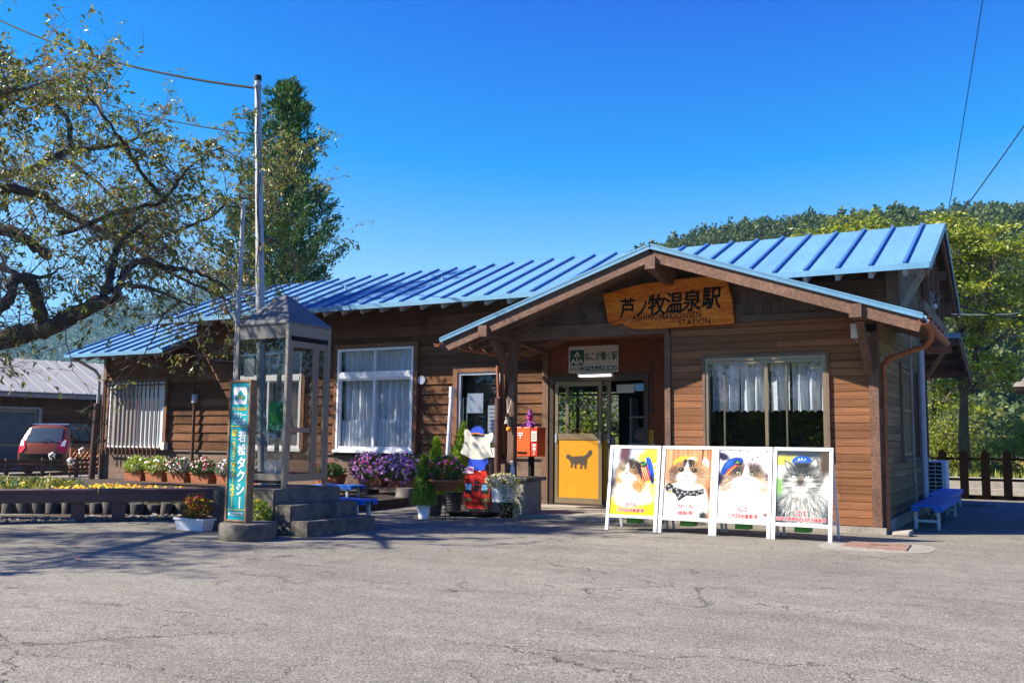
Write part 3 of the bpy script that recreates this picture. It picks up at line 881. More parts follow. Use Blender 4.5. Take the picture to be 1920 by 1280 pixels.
# bay window with half curtains
x0, x1, z0, z1 = WF
mb = MB(); trim_frame(mb, x0-0.035, x1+0.035, z0-0.03, z1+0.04, FY-0.06, FY, 0.04)
win = mb.build('window', M['trim'], st)
mb = MB(); trim_frame(mb, x0+0.007, x1-0.007, z0+0.012, z1-0.002, FY-0.05, FY+0.05, 0.045)
xm = (x0+x1)/2+0.03
mb.box(xm-0.022, xm+0.022, FY-0.04, FY+0.03, z0+0.058, z1-0.048)
for x in (x0+0.27, xm+0.27): mb.box(x-0.012, x+0.012, FY+0.0, FY+0.028, z0+0.058, z1-0.048)
mb.box(x0+0.053, x1-0.053, FY-0.03, FY+0.02, z1-0.09, z1-0.049)
mb.build('window_frame', M['bronze'], win)
mb = MB(); mb.add([(x0+.05,FY-.012,z0+.05),(x1-.05,FY-.012,z0+.05),(x1-.05,FY-.012,z1-.05),(x0+.05,FY-.012,z1-.05)], [(0,1,2,3)]); mb.build('pane', M['glass_dark'], win)
for k, (a, b) in enumerate(((x0+0.05, x0+0.45), (x0+0.46, xm-0.02), (xm+0.02, xm+0.30), (xm+0.31, x1-0.05))):
    curtain('curtain', win, a, b, 1.60, z1-0.04, FY+0.12+0.02*(k % 2), 0.17, 0.045, 31+k, scallop=0.03)

# end wall windows
for i, (u0, u1, z0, z1) in enumerate(SW):
    mb = MB()
    for a, b in ((u0-0.05, u0+0.03), (u1-0.03, u1+0.05)): mb.box(SX+0.0, SX+0.06, a, b, z0-0.04, z1+0.06)
    mb.box(SX, SX+0.058, u0+0.031, u1-0.031, z1-0.02, z1+0.06); mb.box(SX, SX+0.09, u0-0.08, u1+0.08, z0-0.085, z0-0.041)
    win = mb.build('window', M['trim'], st)
    mb = MB()
    for k in range(5):
        y = u0+0.06+k*(u1-u0-0.12)/4
        mb.box(SX-0.03, SX+0.03, y-0.022, y+0.022, z0+0.0, z1-0.03)
    for z in (z0, z0+0.68, z1-0.06): mb.box(SX-0.028, SX+0.028, u0+0.04, u1-0.04, z, z+0.045)
    mb.build('window_frame', M['bronze'], win)
    mb = MB(); mb.add([(SX,u0+.03,z0),(SX,u1-.03,z0),(SX,u1-.03,z1),(SX,u0+.03,z1)], [(0,1,2,3)]); mb.build('pane', M['glass'], win)

# ================================================================ SLIDING DOORS
mb = MB()
mb.box(-7.80, -7.70, WY-0.07, WY+0.1, 0.05, 2.34); mb.box(-5.97, -5.89, WY-0.07, WY+0.1, 0.05, 2.34)
mb.box(-7.70, -5.97, WY-0.068, WY+0.1, 2.235, 2.338); mb.box(-7.70, -5.97, WY-0.06, WY+0.1, 0.046, 0.075)
mb.build('door_frame', M['bronze_dark'], st)
def door_leaf(x0, x1, y):
    mb = MB()
    ya, yb = y-0.02, y+0.02
    mb.box(x0, x0+0.065, ya, yb, 0.08, 2.23); mb.box(x1-0.065, x1, ya, yb, 0.08, 2.23)
    mb.box(x0+0.065, x1-0.065, ya+0.002, yb, 2.15, 2.23); mb.box(x0+0.065, x1-0.065, ya+0.002, yb, 1.195, 1.305); mb.box(x0+0.065, x1-0.065, ya+0.002, yb, 0.08, 0.175)
    dr = mb.build('door', M['bronze'], st)
    mb = MB(); mb.add([(x0+.06,y,1.30),(x1-.06,y,1.30),(x1-.06,y,2.155),(x0+.06,y,2.155)], [(0,1,2,3)]); mb.build('pane', M['glass'], dr)
    mb = MB(); mb.box(x0+0.062, x1-0.062, y-0.008, y+0.008, 0.17, 1.20); mb.build('door_panel', M['yellow'], dr)
    for x in (x0+0.03, x1-0.035):
        mb = MB(); mb.box(x-0.018, x+0.018, ya-0.012, ya-0.001, 1.14, 1.30); mb.build('handle', M['steel'], dr)
    return dr
dl = door_leaf(-7.68, -6.76, WY-0.03)
door_leaf(-7.50, -6.62, WY+0.035)
# walking cat printed on the yellow panel
cat = [(-0.245,0.035),(-0.255,0.08),(-0.235,0.095),(-0.232,0.125),(-0.215,0.105),(-0.195,0.105),(-0.18,0.12),(-0.175,0.095),(-0.15,0.075),(-0.06,0.08),(0.03,0.085),(0.10,0.09),(0.145,0.115),(0.175,0.165),(0.21,0.195),(0.245,0.185),(0.255,0.15),(0.235,0.105),(0.20,0.07),(0.165,0.05),(0.15,0.01),(0.155,-0.04),(0.14,-0.09),(0.135,-0.135),(0.10,-0.14),(0.105,-0.09),(0.085,-0.06),(0.06,-0.095),(0.055,-0.14),(0.015,-0.14),(0.03,-0.10),(0.02,-0.045),(-0.05,-0.06),(-0.055,-0.13),(-0.09,-0.132),(-0.09,-0.06),(-0.12,-0.055),(-0.13,-0.12),(-0.17,-0.122),(-0.155,-0.05),(-0.185,0.0),(-0.205,0.03)]
def fill_poly(mb, pts, fn, d, mi=0):
    """any flat outline, triangulated"""
    from mathutils.geometry import tessellate_polygon
    tri = tessellate_polygon([[Vector((u, v, 0)) for u, v in pts]])
    mb.add([fn(u, v, d) for u, v in pts], [tuple(t) for t in tri], mi)
mb = MB()
fill_poly(mb, [(-7.20+u, 0.825+v) for u, v in cat], fnF(WY-0.038), 0.003)
mb.build('cat_print', mat('dark_brown_print', (0.055, 0.038, 0.028), 0.6, 0.1, 8), dl)
mb = MB()
for cx, cz, r in ((-7.02, 1.66, 0.03), (-7.06, 1.695, 0.011), (-7.035, 1.705, 0.011), (-7.005, 1.705, 0.011), (-6.98, 1.69, 0.011), (-7.42, 1.42, 0.03), (-7.46, 1.455, 0.011), (-7.435, 1.465, 0.011), (-7.405, 1.465, 0.011), (-7.38, 1.45, 0.011)):
    fill_poly(mb, [(cx+r*math.cos(a*math.pi/6), cz+r*math.sin(a*math.pi/6)) for a in range(12)], fnF(WY-0.030), 0.004)
mb.build('paw_sticker', M['black'], dl)

# ================================================================ GUTTERS AND PIPES (parts of the building)
def gutter(x, y0, y1, z, r, m, name='gutter'):
    mb = MB(); n = 9
    P = [(x+r*math.cos(math.pi+math.pi*k/(n-1)), z+r*math.sin(math.pi+math.pi*k/(n-1))) for k in range(n)]
    Q = [(x+(r-0.006)*math.cos(math.pi+math.pi*k/(n-1)), z+(r-0.006)*math.sin(math.pi+math.pi*k/(n-1))) for k in range(n)]
    vs = []
    for y in (y0, y1):
        vs += [(a, y, b) for a, b in P]+[(a, y, b) for a, b in Q]
    fs = []
    for k in range(n-1):
        fs += [(k, k+1, 2*n+k+1, 2*n+k), (n+k+1, n+k, 3*n+k, 3*n+k+1), (k+1, k, n+k, n+k+1), (2*n+k, 2*n+k+1, 3*n+k+1, 3*n+k)]
    fs += [(0, 2*n, 3*n, n), (n-1, 2*n-1, 4*n-1, 3*n-1)]
    mb.add(vs, fs, 0, True)
    for k in range(6):
        y = y0+0.25+k*(y1-y0-0.4)/5
        mb.beam((x-r, y, z), (x+r*0.9, y, z+0.07), 0.012, 0.004)
    return mb.build(name, m, st)
gutter(-8.235, 12.32, 15.1, 2.665, 0.055, M['copper_pipe'])
gutter(-1.20, 12.30, 15.2, 2.665, 0.06, M['copper_pipe'])
mb = MB(); mb.tube([(-1.20,13.05,2.62),(-1.20,13.05,2.50),(-1.27,13.10,2.42),(-1.76,13.42,2.30),(-1.835,13.47,2.22),(-1.835,13.47,0.04)], 0.036, 12)
for z in (1.7, 0.75): mb.lathe([(0.041,-0.012),(0.041,0.012)], (-1.835,13.47,z), 12)
mb.build('downpipe', M['copper_pipe'], st)
mb = MB(); mb.tube([(-9.0+0.17,WY-0.14,2.55),(-8.80,WY-0.14,1.96)], 0.03, 10); mb.build('downpipe', M['copper_pipe'], st)
mb = MB(); mb.tube([(-8.80,WY-0.15,1.95),(-8.80,WY-0.15,0.05)], 0.062, 12); mb.lathe([(0.07,-0.02),(0.07,0.02)], (-8.80,WY-0.15,1.55), 12); mb.build('downpipe', M['brown_pipe'], st)
mb = MB(); mb.tube([(-20.1,14.62,3.0),(-20.04,15.15,2.75),(-20.02,15.26,2.6),(-20.02,15.26,1.95)], 0.04, 10); mb.build('downpipe', M['grey_pipe'], st)
mb = MB(); mb.tube([(-20.02,15.24,1.96),(-20.04,15.2,0.0)], 0.075, 12); mb.lathe([(0.083,-0.02),(0.083,0.02)], (-20.02,15.23,1.5), 12); mb.build('downpipe', M['brown_pipe'], st)
mb = MB(); mb.tube([(-1.76,17.30,2.85),(-1.76,17.30,0.3)], 0.05, 12); mb.build('downpipe', M['grey_pipe'], st)
mb = MB(); mb.tube([(-1.80,16.2,2.9),(-1.80,16.2,1.0),(-1.78,16.25,0.05)], 0.022, 8); mb.build('conduit', M['tail'], st)
# vent pipe on the front wall
mb = MB(); mb.tube([(-16.75,WY-0.12,0.1),(-16.75,WY-0.12,1.95)], 0.035, 10); mb.build('vent_pipe', M['brown_pipe'], st)
mb = MB(); mb.lathe([(0.06,0),(0.065,0.02),(0.065,0.19),(0.03,0.2)], (-16.75,WY-0.12,1.94), 14); mb.build('vent_cap', M['grey_pipe'], st)
mb = MB(); mb.tube([(-10.60,WY-0.055,2.33),(-10.60,WY-0.03,2.33)], 0.085, 20); mb.build('vent_cover', M['white_plastic'], st)
# rear canopy that shows past the end wall
mb = MB()
A = [(-2.3,18.4,3.14),(-1.22,18.4,3.14),(-1.16,20.3,2.52),(-2.3,20.3,2.52)]
slab(mb, *A, 0.03); mb.box(-2.3, -1.21, 18.385, 18.4, 3.05, 3.145)
mb.build('rear_canopy_roof', M['blue_roof'], st)
mb = MB(); slab(mb, *[(a, b, c-0.035) for a, b, c in A], 0.02)
mb.beam((-1.26,18.42,3.02), (-1.20,20.3,2.40), 0.05, 0.12)
for t in (0.25, 0.5, 0.75): mb.box(-2.3, -1.24, 18.4+1.9*t, 18.46+1.9*t, 3.14-0.62*t-0.12, 3.14-0.62*t-0.056)
mb.box(-2.3, -1.28, 18.44, 18.54, 2.93, 3.045)
mb.build('rear_canopy_frame', M['trim_lit'], st)
mb = MB(); mb.box(-1.88, -1.38, 18.44, 18.53, 2.80, 2.925); mb.beam((-1.84,18.48,2.30), (-1.50,18.48,2.82), 0.06, 0.07); mb.build('canopy_bracket', M['copper_pipe'], st)
# wire insulators and loose cables on the end gable
mb = MB()
rr = random.Random(5)
for k in range(7):
    p = Vector((SX+0.42, 16.3+rr.uniform(0, 0.5), 3.3+rr.uniform(0, 0.25)))
    pts = [p]
    for q in range(6):
        p = p+Vector((rr.uniform(-0.05, 0.05), rr.uniform(-0.12, 0.12), rr.uniform(-0.14, 0.10))); pts.append(p)
    mb.tube(pts, 0.008, 5)
mb.build('cable_tangle', M['steel'], st)
for k in range(3):
    mb = MB(); mb.lathe([(0.01,0),(0.035,0.01),(0.02,0.04),(0.035,0.06),(0.01,0.08)], (RX1-0.18, 16.8+0.25*k, 3.36+0.05*k), 10); mb.build('insulator', M['white'], st)
# switch box with lamp under the right purlin
e = empty('floodlight', (-2.08, 13.0, 2.65), label='grey switch box and small floodlight fixed below the right purlin end of the porch', cat='floodlight')
mb = MB(); mb.box(-2.16, -2.06, 12.98, 13.06, 2.55, 2.74); mb.build('switch_box', M['cream'], e, bevel=0.006)
mb = MB(); mb.box(-1.98, -1.84, 12.92, 13.02, 2.62, 2.72); mb.build('lamp_head', M['black'], e, bevel=0.01)
mb = MB(); mb.tube([(-2.06,13.0,2.7),(-1.97,12.98,2.68),(-1.93,12.97,2.56)], 0.008, 6); mb.tube([(-2.12,13.0,2.55),(-2.09,12.98,2.50),(-2.04,12.98,2.52),(-2.02,13.0,2.6)], 0.007, 6); mb.build('cable', M['steel'], e)

# ================================================================ CARVED NAME BOARD
sg = empty('wooden_sign', (-4.8, 13.22, 3.2), label='large golden slab of carved wood with black brush characters hung on the porch gable', cat='sign')
out = [(-5.797,3.403),(-5.65,3.436),(-5.513,3.461),(-5.35,3.497),(-5.191,3.523),(-5.0,3.531),(-4.805,3.545),(-4.464,3.561),(-4.13,3.56),(-3.95,3.545),(-3.886,3.529),(-3.86,3.43),(-3.84,3.329),(-3.80,3.2),(-3.795,3.086),(-3.779,2.90),(-3.79,2.858),(-3.976,2.849),(-4.304,2.852),(-4.639,2.842),(-4.9,2.835),(-5.053,2.837),(-5.299,2.849),(-5.39,2.875),(-5.442,2.907),(-5.496,2.943),(-5.60,2.928),(-5.678,2.927),(-5.71,2.955),(-5.732,3.015),(-5.745,3.12),(-5.769,3.222),(-5.79,3.33)]
def signwood():
    m, t, p = nmat('varnished_slab')
    tc = N(t, 'ShaderNodeTexCoord')
    mp = N(t, 'ShaderNodeMapping'); mp.inputs['Scale'].default_value = (0.9, 1, 4.2); t.links.new(tc.outputs['Object'], mp.inputs[0])
    n1 = N(t, 'ShaderNodeTexNoise', Scale=2.1, Detail=9.0, Roughness=0.72, Distortion=1.6); t.links.new(mp.outputs[0], n1.inputs['Vector'])
    cr = N(t, 'ShaderNodeValToRGB'); e = cr.color_ramp.elements
    e[0].position = 0.30; e[0].color = (0.16, 0.03, 0.005, 1); e[1].position = 0.74; e[1].color = (0.84, 0.38, 0.08, 1)
    q = e.new(0.44); q.color = (0.60, 0.125, 0.010, 1); q = e.new(0.57); q.color = (0.74, 0.25, 0.022, 1)
    t.links.new(n1.outputs[0], cr.inputs[0])
    wv = N(t, 'ShaderNodeTexWave', wave_type='BANDS', bands_direction='Z', Scale=5.0, Distortion=9.0, Detail=4.0); t.links.new(mp.outputs[0], wv.inputs[0])
    mr = N(t, 'ShaderNodeMapRange'); mr.inputs[3].default_value = 0.82; mr.inputs[4].default_value = 1.08; t.links.new(wv.outputs[1], mr.inputs[0])
    vm = N(t, 'ShaderNodeVectorMath', operation='SCALE'); t.links.new(cr.outputs[0], vm.inputs[0]); t.links.new(mr.outputs[0], vm.inputs[3])
    t.links.new(vm.outputs[0], p.inputs['Base Color']); p.inputs['Roughness'].default_value = 0.55; p.inputs['Specular IOR Level'].default_value = 0.2
    b = N(t, 'ShaderNodeBump', Strength=0.35, Distance=0.02); t.links.new(n1.outputs[0], b.inputs['Height']); t.links.new(b.outputs[0], p.inputs['Normal'])
    return m
mb = MB()
mb.prism(out, fnF(13.28), 0.0, 0.065)
mb.build('slab', [signwood()], sg, bevel=0.014)
fS = fnF(13.215)
mb = MB()
ks = '芦ノ牧温泉駅'
kx = [-5.40, -5.17, -4.93, -4.66, -4.39, -4.10]
kw = [0.22, 0.15, 0.27, 0.26, 0.27, 0.27]
kh = [0.29, 0.22, 0.31, 0.30, 0.31, 0.30]
for ch, x, w_, h_ in zip(ks, kx, kw, kh):
    z = 3.20+(x+4.8)*0.055-(0.035 if ch in 'ノ' else 0)
    add_text(mb, ch, fS, 1.0, 0.026, width=w_, height=h_, cx=x, cy=z, d=0.003, shear=0.06)
mb.build('lettering', M['black'], sg)
mb = MB()
add_text(mb, 'ASHINOMAKIONSEN', fS, 1.0, 0.012, width=1.06, height=0.088, cx=-4.79, cy=3.01, d=0.003, spacing=1.1)
add_text(mb, 'STATION', fS, 1.0, 0.012, width=0.47, height=0.085, cx=-4.36, cy=2.905, d=0.003, spacing=1.1)
mb.build('lettering', M['black'], sg)

# ================================================================ WHITE AND GREEN SIGN OVER THE DOOR
ms = empty('wall_sign', (-6.92, WY-0.05, 2.6), label='white sign with green emblem and green writing above the sliding door', cat='sign')
mb = MB(); mb.box(-7.40, -6.44, WY-0.062, WY-0.034, 2.38, 2.855); mb.build('sign_panel', M['offwhite'], ms)
fM = fnF(WY-0.062)
mb = MB()
def rrect(x0, x1, z0, z1, r, n=5):
    p = []
    for cx, cz, a0 in ((x1-r, z1-r, 0), (x0+r, z1-r, 90), (x0+r, z0+r, 180), (x1-r, z0+r, 270)):
        for k in range(n+1):
            a = R(a0+90*k/n); p.append((cx+r*math.cos(a), cz+r*math.sin(a)))
    return p
fill_poly(mb, rrect(-7.375, -7.095, 2.515, 2.79, 0.025), fM, 0.002)
for k in range(7):
    x = -7.075+k*0.0895
    fill_poly(mb, rrect(x, x+0.075, 2.415, 2.49, 0.005, 2), fM, 0.002)
add_text(mb, 'ねこが働く駅', fM, 1.0, 0.03, width=0.615, height=0.155, cx=-6.77, cy=2.67, d=0.002)
add_text(mb, 'まちの駅', fM, 1.0, 0.02, width=0.275, height=0.07, cx=-7.235, cy=2.452, d=0.002)
mb.build('lettering', M['green_print'], ms)
mb = MB()
def chevron(cx, cz, s, w):
    return [(cx-s, cz-s*0.75), (cx, cz+s*0.75), (cx+s, cz-s*0.75), (cx+s-w*1.3, cz-s*0.75), (cx, cz+s*0.75-w*1.75), (cx-s+w*1.3, cz-s*0.75)]
for cx, cz in ((-7.235, 2.715), (-7.305, 2.585), (-7.165, 2.585)):
    fill_poly(mb, chevron(cx, cz, 0.062, 0.021), fM, 0.004)
mb.box(-7.246, -7.224, WY-0.067, WY-0.066, 2.545, 2.635); fill_poly(mb, [(-7.235+0.014*math.cos(a), 2.66+0.014*math.sin(a)) for a in np.linspace(0, 6.0, 10)], fM, 0.004)
add_text(mb, 'P', fM, 1.0, 0.02, height=0.055, cx=-7.037, cy=2.452, d=0.004)
ic = -7.075
fill_poly(mb, [(ic+0.10,2.47),(ic+0.115,2.475),(ic+0.12,2.45),(ic+0.15,2.45),(ic+0.14,2.425),(ic+0.115,2.425)], fM, 0.004)
fill_poly(mb, [(ic+0.19,2.465),(ic+0.2,2.465),(ic+0.205,2.445),(ic+0.25,2.445),(ic+0.25,2.43),(ic+0.19,2.43)], fM, 0.004)
fill_poly(mb, [(ic+0.28,2.43),(ic+0.30,2.425),(ic+0.34,2.465),(ic+0.335,2.48),(ic+0.32,2.47),(ic+0.295,2.445)], fM, 0.004)
fill_poly(mb, [(ic+0.375,2.475),(ic+0.42,2.475),(ic+0.415,2.45),(ic+0.42,2.425),(ic+0.375,2.425),(ic+0.38,2.45)], fM, 0.004)
fill_poly(mb, [(ic+0.485+0.028*math.cos(a), 2.453+0.02*math.sin(a)) for a in np.linspace(0, 6.0, 12)], fM, 0.004)
fill_poly(mb, [(ic+0.55,2.425),(ic+0.56,2.455),(ic+0.60,2.48),(ic+0.597,2.455),(ic+0.57,2.43)], fM, 0.004)
mb.build('emblem', M['white_print'], ms)
# lamp tube under it
fl = empty('tube_lamp', (-6.86, WY-0.1, 2.33), label='white fluorescent tube lamp fixed over the sliding door under the green and white sign', cat='lamp')
mb = MB(); mb.box(-7.20, -6.52, WY-0.15, WY-0.072, 2.335, 2.372); mb.build('lamp_body', M['white'], fl, bevel=0.006)
mb = MB(); mb.tube([(-7.17, WY-0.112, 2.318), (-6.56, WY-0.112, 2.318)], 0.016, 10)
m_, t_, p_ = nmat('lit_tube'); p_.inputs['Emission Color'].default_value = (1, 0.97, 0.92, 1); p_.inputs['Emission Strength'].default_value = 1.3; p_.inputs['Base Color'].default_value = (0.8, 0.8, 0.8, 1)
mb.build('tube', m_, fl)
# yellow card and soap bottle at the right of the door
yc = empty('card', (-5.86, WY-0.05, 1.25), label='narrow yellow card with a small brown cat fixed right of the sliding door', cat='card')
mb = MB(); mb.box(-5.905, -5.80, WY-0.045, WY-0.035, 1.05, 1.38); mb.build('sheet', M['yellow'], yc)
mb = MB()
fill_poly(mb, [(-5.855+0.13*u, 1.29+0.16*v) for u, v in cat], fnF(WY-0.046), 0.001); fill_poly(mb, [(-5.85+0.13*u, 1.12+0.16*v) for u, v in cat], fnF(WY-0.046), 0.001)
mb.build('print', M['grey_print'], yc)
def pump_bottle(x, y, z, label, h=0.20):
    o = empty('pump_bottle', (x, y, z), label=label, cat='bottle')
    mb = MB(); mb.lathe([(0.03,0),(0.034,0.01),(0.034,h*0.6),(0.012,h*0.72),(0.012,h*0.78)], (x,y,z), 14); mb.build('bottle_body', M['white_plastic'], o)
    mb = MB(); mb.lathe([(0.014,0),(0.014,0.02),(0.005,0.025),(0.005,0.05)], (x,y,z+h*0.78), 10); mb.box(x-0.04, x+0.012, y-0.008, y+0.008, z+h*0.78+0.045, z+h*0.78+0.058); mb.build('pump', M['white'], o)
pump_bottle(-5.62, 14.9, 0.92, 'white pump bottle on the small stand beside the sliding door')
hs_ = empty('bottle_stand', (-5.62, 14.9, 0.045), label='thin dark stand carrying the pump bottle right of the door', cat='stand')
mb = MB(); mb.tube([(-5.62,14.9,0.07),(-5.62,14.9,0.9)], 0.015, 8); mb.build('stand_pole', M['black'], hs_)
mb = MB(); mb.lathe([(0.13,0.0),(0.13,0.02)], (-5.62,14.9,0.047), 16); mb.lathe([(0.07,0.85),(0.07,0.873)], (-5.62,14.9,0.045), 14); mb.build('stand_base', M['black'], hs_)

# ================================================================ POSTER STANDS
class Canvas:
    """a small painting: colours on a fine grid of points"""
    def __init__(s, w=150, h=212, base=(255, 255, 255), seed=1):
        s.w, s.h = w, h
        s.a = np.ones((h, w, 3))*np.array(base)/255.0
        yy, xx = np.mgrid[0:h, 0:w]
        s.u = xx/(w-1); s.v = yy/(h-1)*1.41
        s.r = np.random.RandomState(seed)
    def mixin(s, al, col):
        al = np.clip(al, 0, 1)[..., None]
        s.a = s.a*(1-al)+np.array(col)/255.0*al
    def blob(s, cx, cy, rx, ry, col, soft=0.25, rot=0.0, al=1.0):
        c, q = math.cos(R(rot)), math.sin(R(rot))
        dx = s.u-cx; dy = s.v-cy
        d = np.sqrt(((dx*c+dy*q)/rx)**2+((-dx*q+dy*c)/ry)**2)
        s.mixin(al*np.clip((1+soft/2-d)/soft, 0, 1), col)
    def poly(s, pts, col, al=1.0, blur=1):
        ins = np.zeros(s.u.shape, bool)
        n = len(pts)
        for i in range(n):
            (x0, y0), (x1, y1) = pts[i], pts[(i+1) % n]
            if y0 == y1: continue
            c = ((s.v >= min(y0, y1)) & (s.v < max(y0, y1)))
            xi = x0+(s.v-y0)*(x1-x0)/(y1-y0)
            ins ^= c & (s.u < xi)
        m = ins.astype(float)
        for _ in range(blur):
            p = np.pad(m, 1, mode='edge'); m = (p[:-2, 1:-1]+p[2:, 1:-1]+p[1:-1, :-2]+p[1:-1, 2:]+2*m)/6
        s.mixin(m*al, col)
    def line(s, p0, p1, w, col, al=1.0):
        p0 = np.array(p0); p1 = np.array(p1); d = p1-p0; l2 = (d**2).sum()+1e-9
        t = np.clip(((s.u-p0[0])*d[0]+(s.v-p0[1])*d[1])/l2, 0, 1)
        dd = np.sqrt((s.u-p0[0]-t*d[0])**2+(s.v-p0[1]-t*d[1])**2)
        s.mixin(al*np.clip((w*(1.15-0.6*t)-dd)/(0.7*w)+0.4, 0, 1), col)
    def strokes(s, cx, cy, rx, ry, n, ln, away, spread):
        for _ in range(n):
            t = s.r.uniform(0, 2*math.pi); q = math.sqrt(s.r.uniform(0, 1))
            x = cx+rx*q*math.cos(t); y = cy+ry*q*math.sin(t)
            a = math.atan2(y-away[1], x-away[0])+s.r.normal(0, spread)
            m = int(ln*s.w*s.r.uniform(0.6, 1.4)); out = []
            for k in range(m):
                i = int(round((y+math.sin(a)*k/s.w)/1.41*(s.h-1))); j = int(round((x+math.cos(a)*k/s.w)*(s.w-1)))
                if 0 <= i < s.h and 0 <= j < s.w: out.append((i, j))
            yield out
    def coat(s, cx, cy, rx, ry, n, ln=0.05, away=(0.5, 0.5), amt=0.22, spread=0.4):
        """hair: strokes that lighten or darken what is there and drag the colour along"""
        for st in s.strokes(cx, cy, rx, ry, n, ln, away, spread):
            if not st: continue
            f = 1+s.r.normal(0, amt); c0 = np.clip(s.a[st[0]]*f, 0, 1)
            for k, ij in enumerate(st): s.a[ij] = s.a[ij]*0.45+c0*0.55
    def fur(s, cx, cy, rx, ry, cols, n, ln=0.05, away=(0.5, 0.5), al=0.4, spread=0.4):
        for st in s.strokes(cx, cy, rx, ry, n, ln, away, spread):
            col = np.array(cols[s.r.randint(len(cols))])/255.0
            for ij in st: s.a[ij] = s.a[ij]*(1-al)+col*al
    def soften(s, k=0.5):
        a = s.a; b = a.copy()
        b[1:-1, 1:-1] = (a[:-2, 1:-1]+a[2:, 1:-1]+a[1:-1, :-2]+a[1:-1, 2:])/4
        s.a = a*(1-k)+b*k
    def whiskers(s, x, y, side, n=5, ln=0.28, col=(252, 248, 244), rise=-16):
        for k in range(n):
            a = R(rise+k*9)
            s.line((x, y+0.014*k), (x+side*ln*math.cos(a), y+0.014*k+ln*math.sin(a)*0.8), 0.0038, col, 0.7)
    def eye(s, x, y, r, iris, tilt=0, pup=0.42, lid=0.0, side=1):
        s.blob(x, y, r*1.36, r*1.0, (18, 14, 12), 0.3, tilt)
        s.line((x-side*r*1.2, y+r*0.35), (x-side*r*1.9, y+r*0.75), r*0.22, (24, 18, 16), 0.8)
        s.blob(x, y+0.05*r, r*1.08, r*0.80, iris, 0.3, tilt)
        s.blob(x, y+0.28*r, r*0.8, r*0.4, tuple(min(255, c+34) for c in iris), 0.9, tilt, 0.7)
        s.blob(x, y, r*pup, r*0.72, (6, 6, 6), 0.35)
        s.blob(x, y-r*0.78, r*1.2, r*0.30, (16, 12, 10), 0.6, tilt, 0.8)
        s.blob(x-0.28*r, y-0.30*r, r*0.22, r*0.2, (255, 255, 255), 0.5)

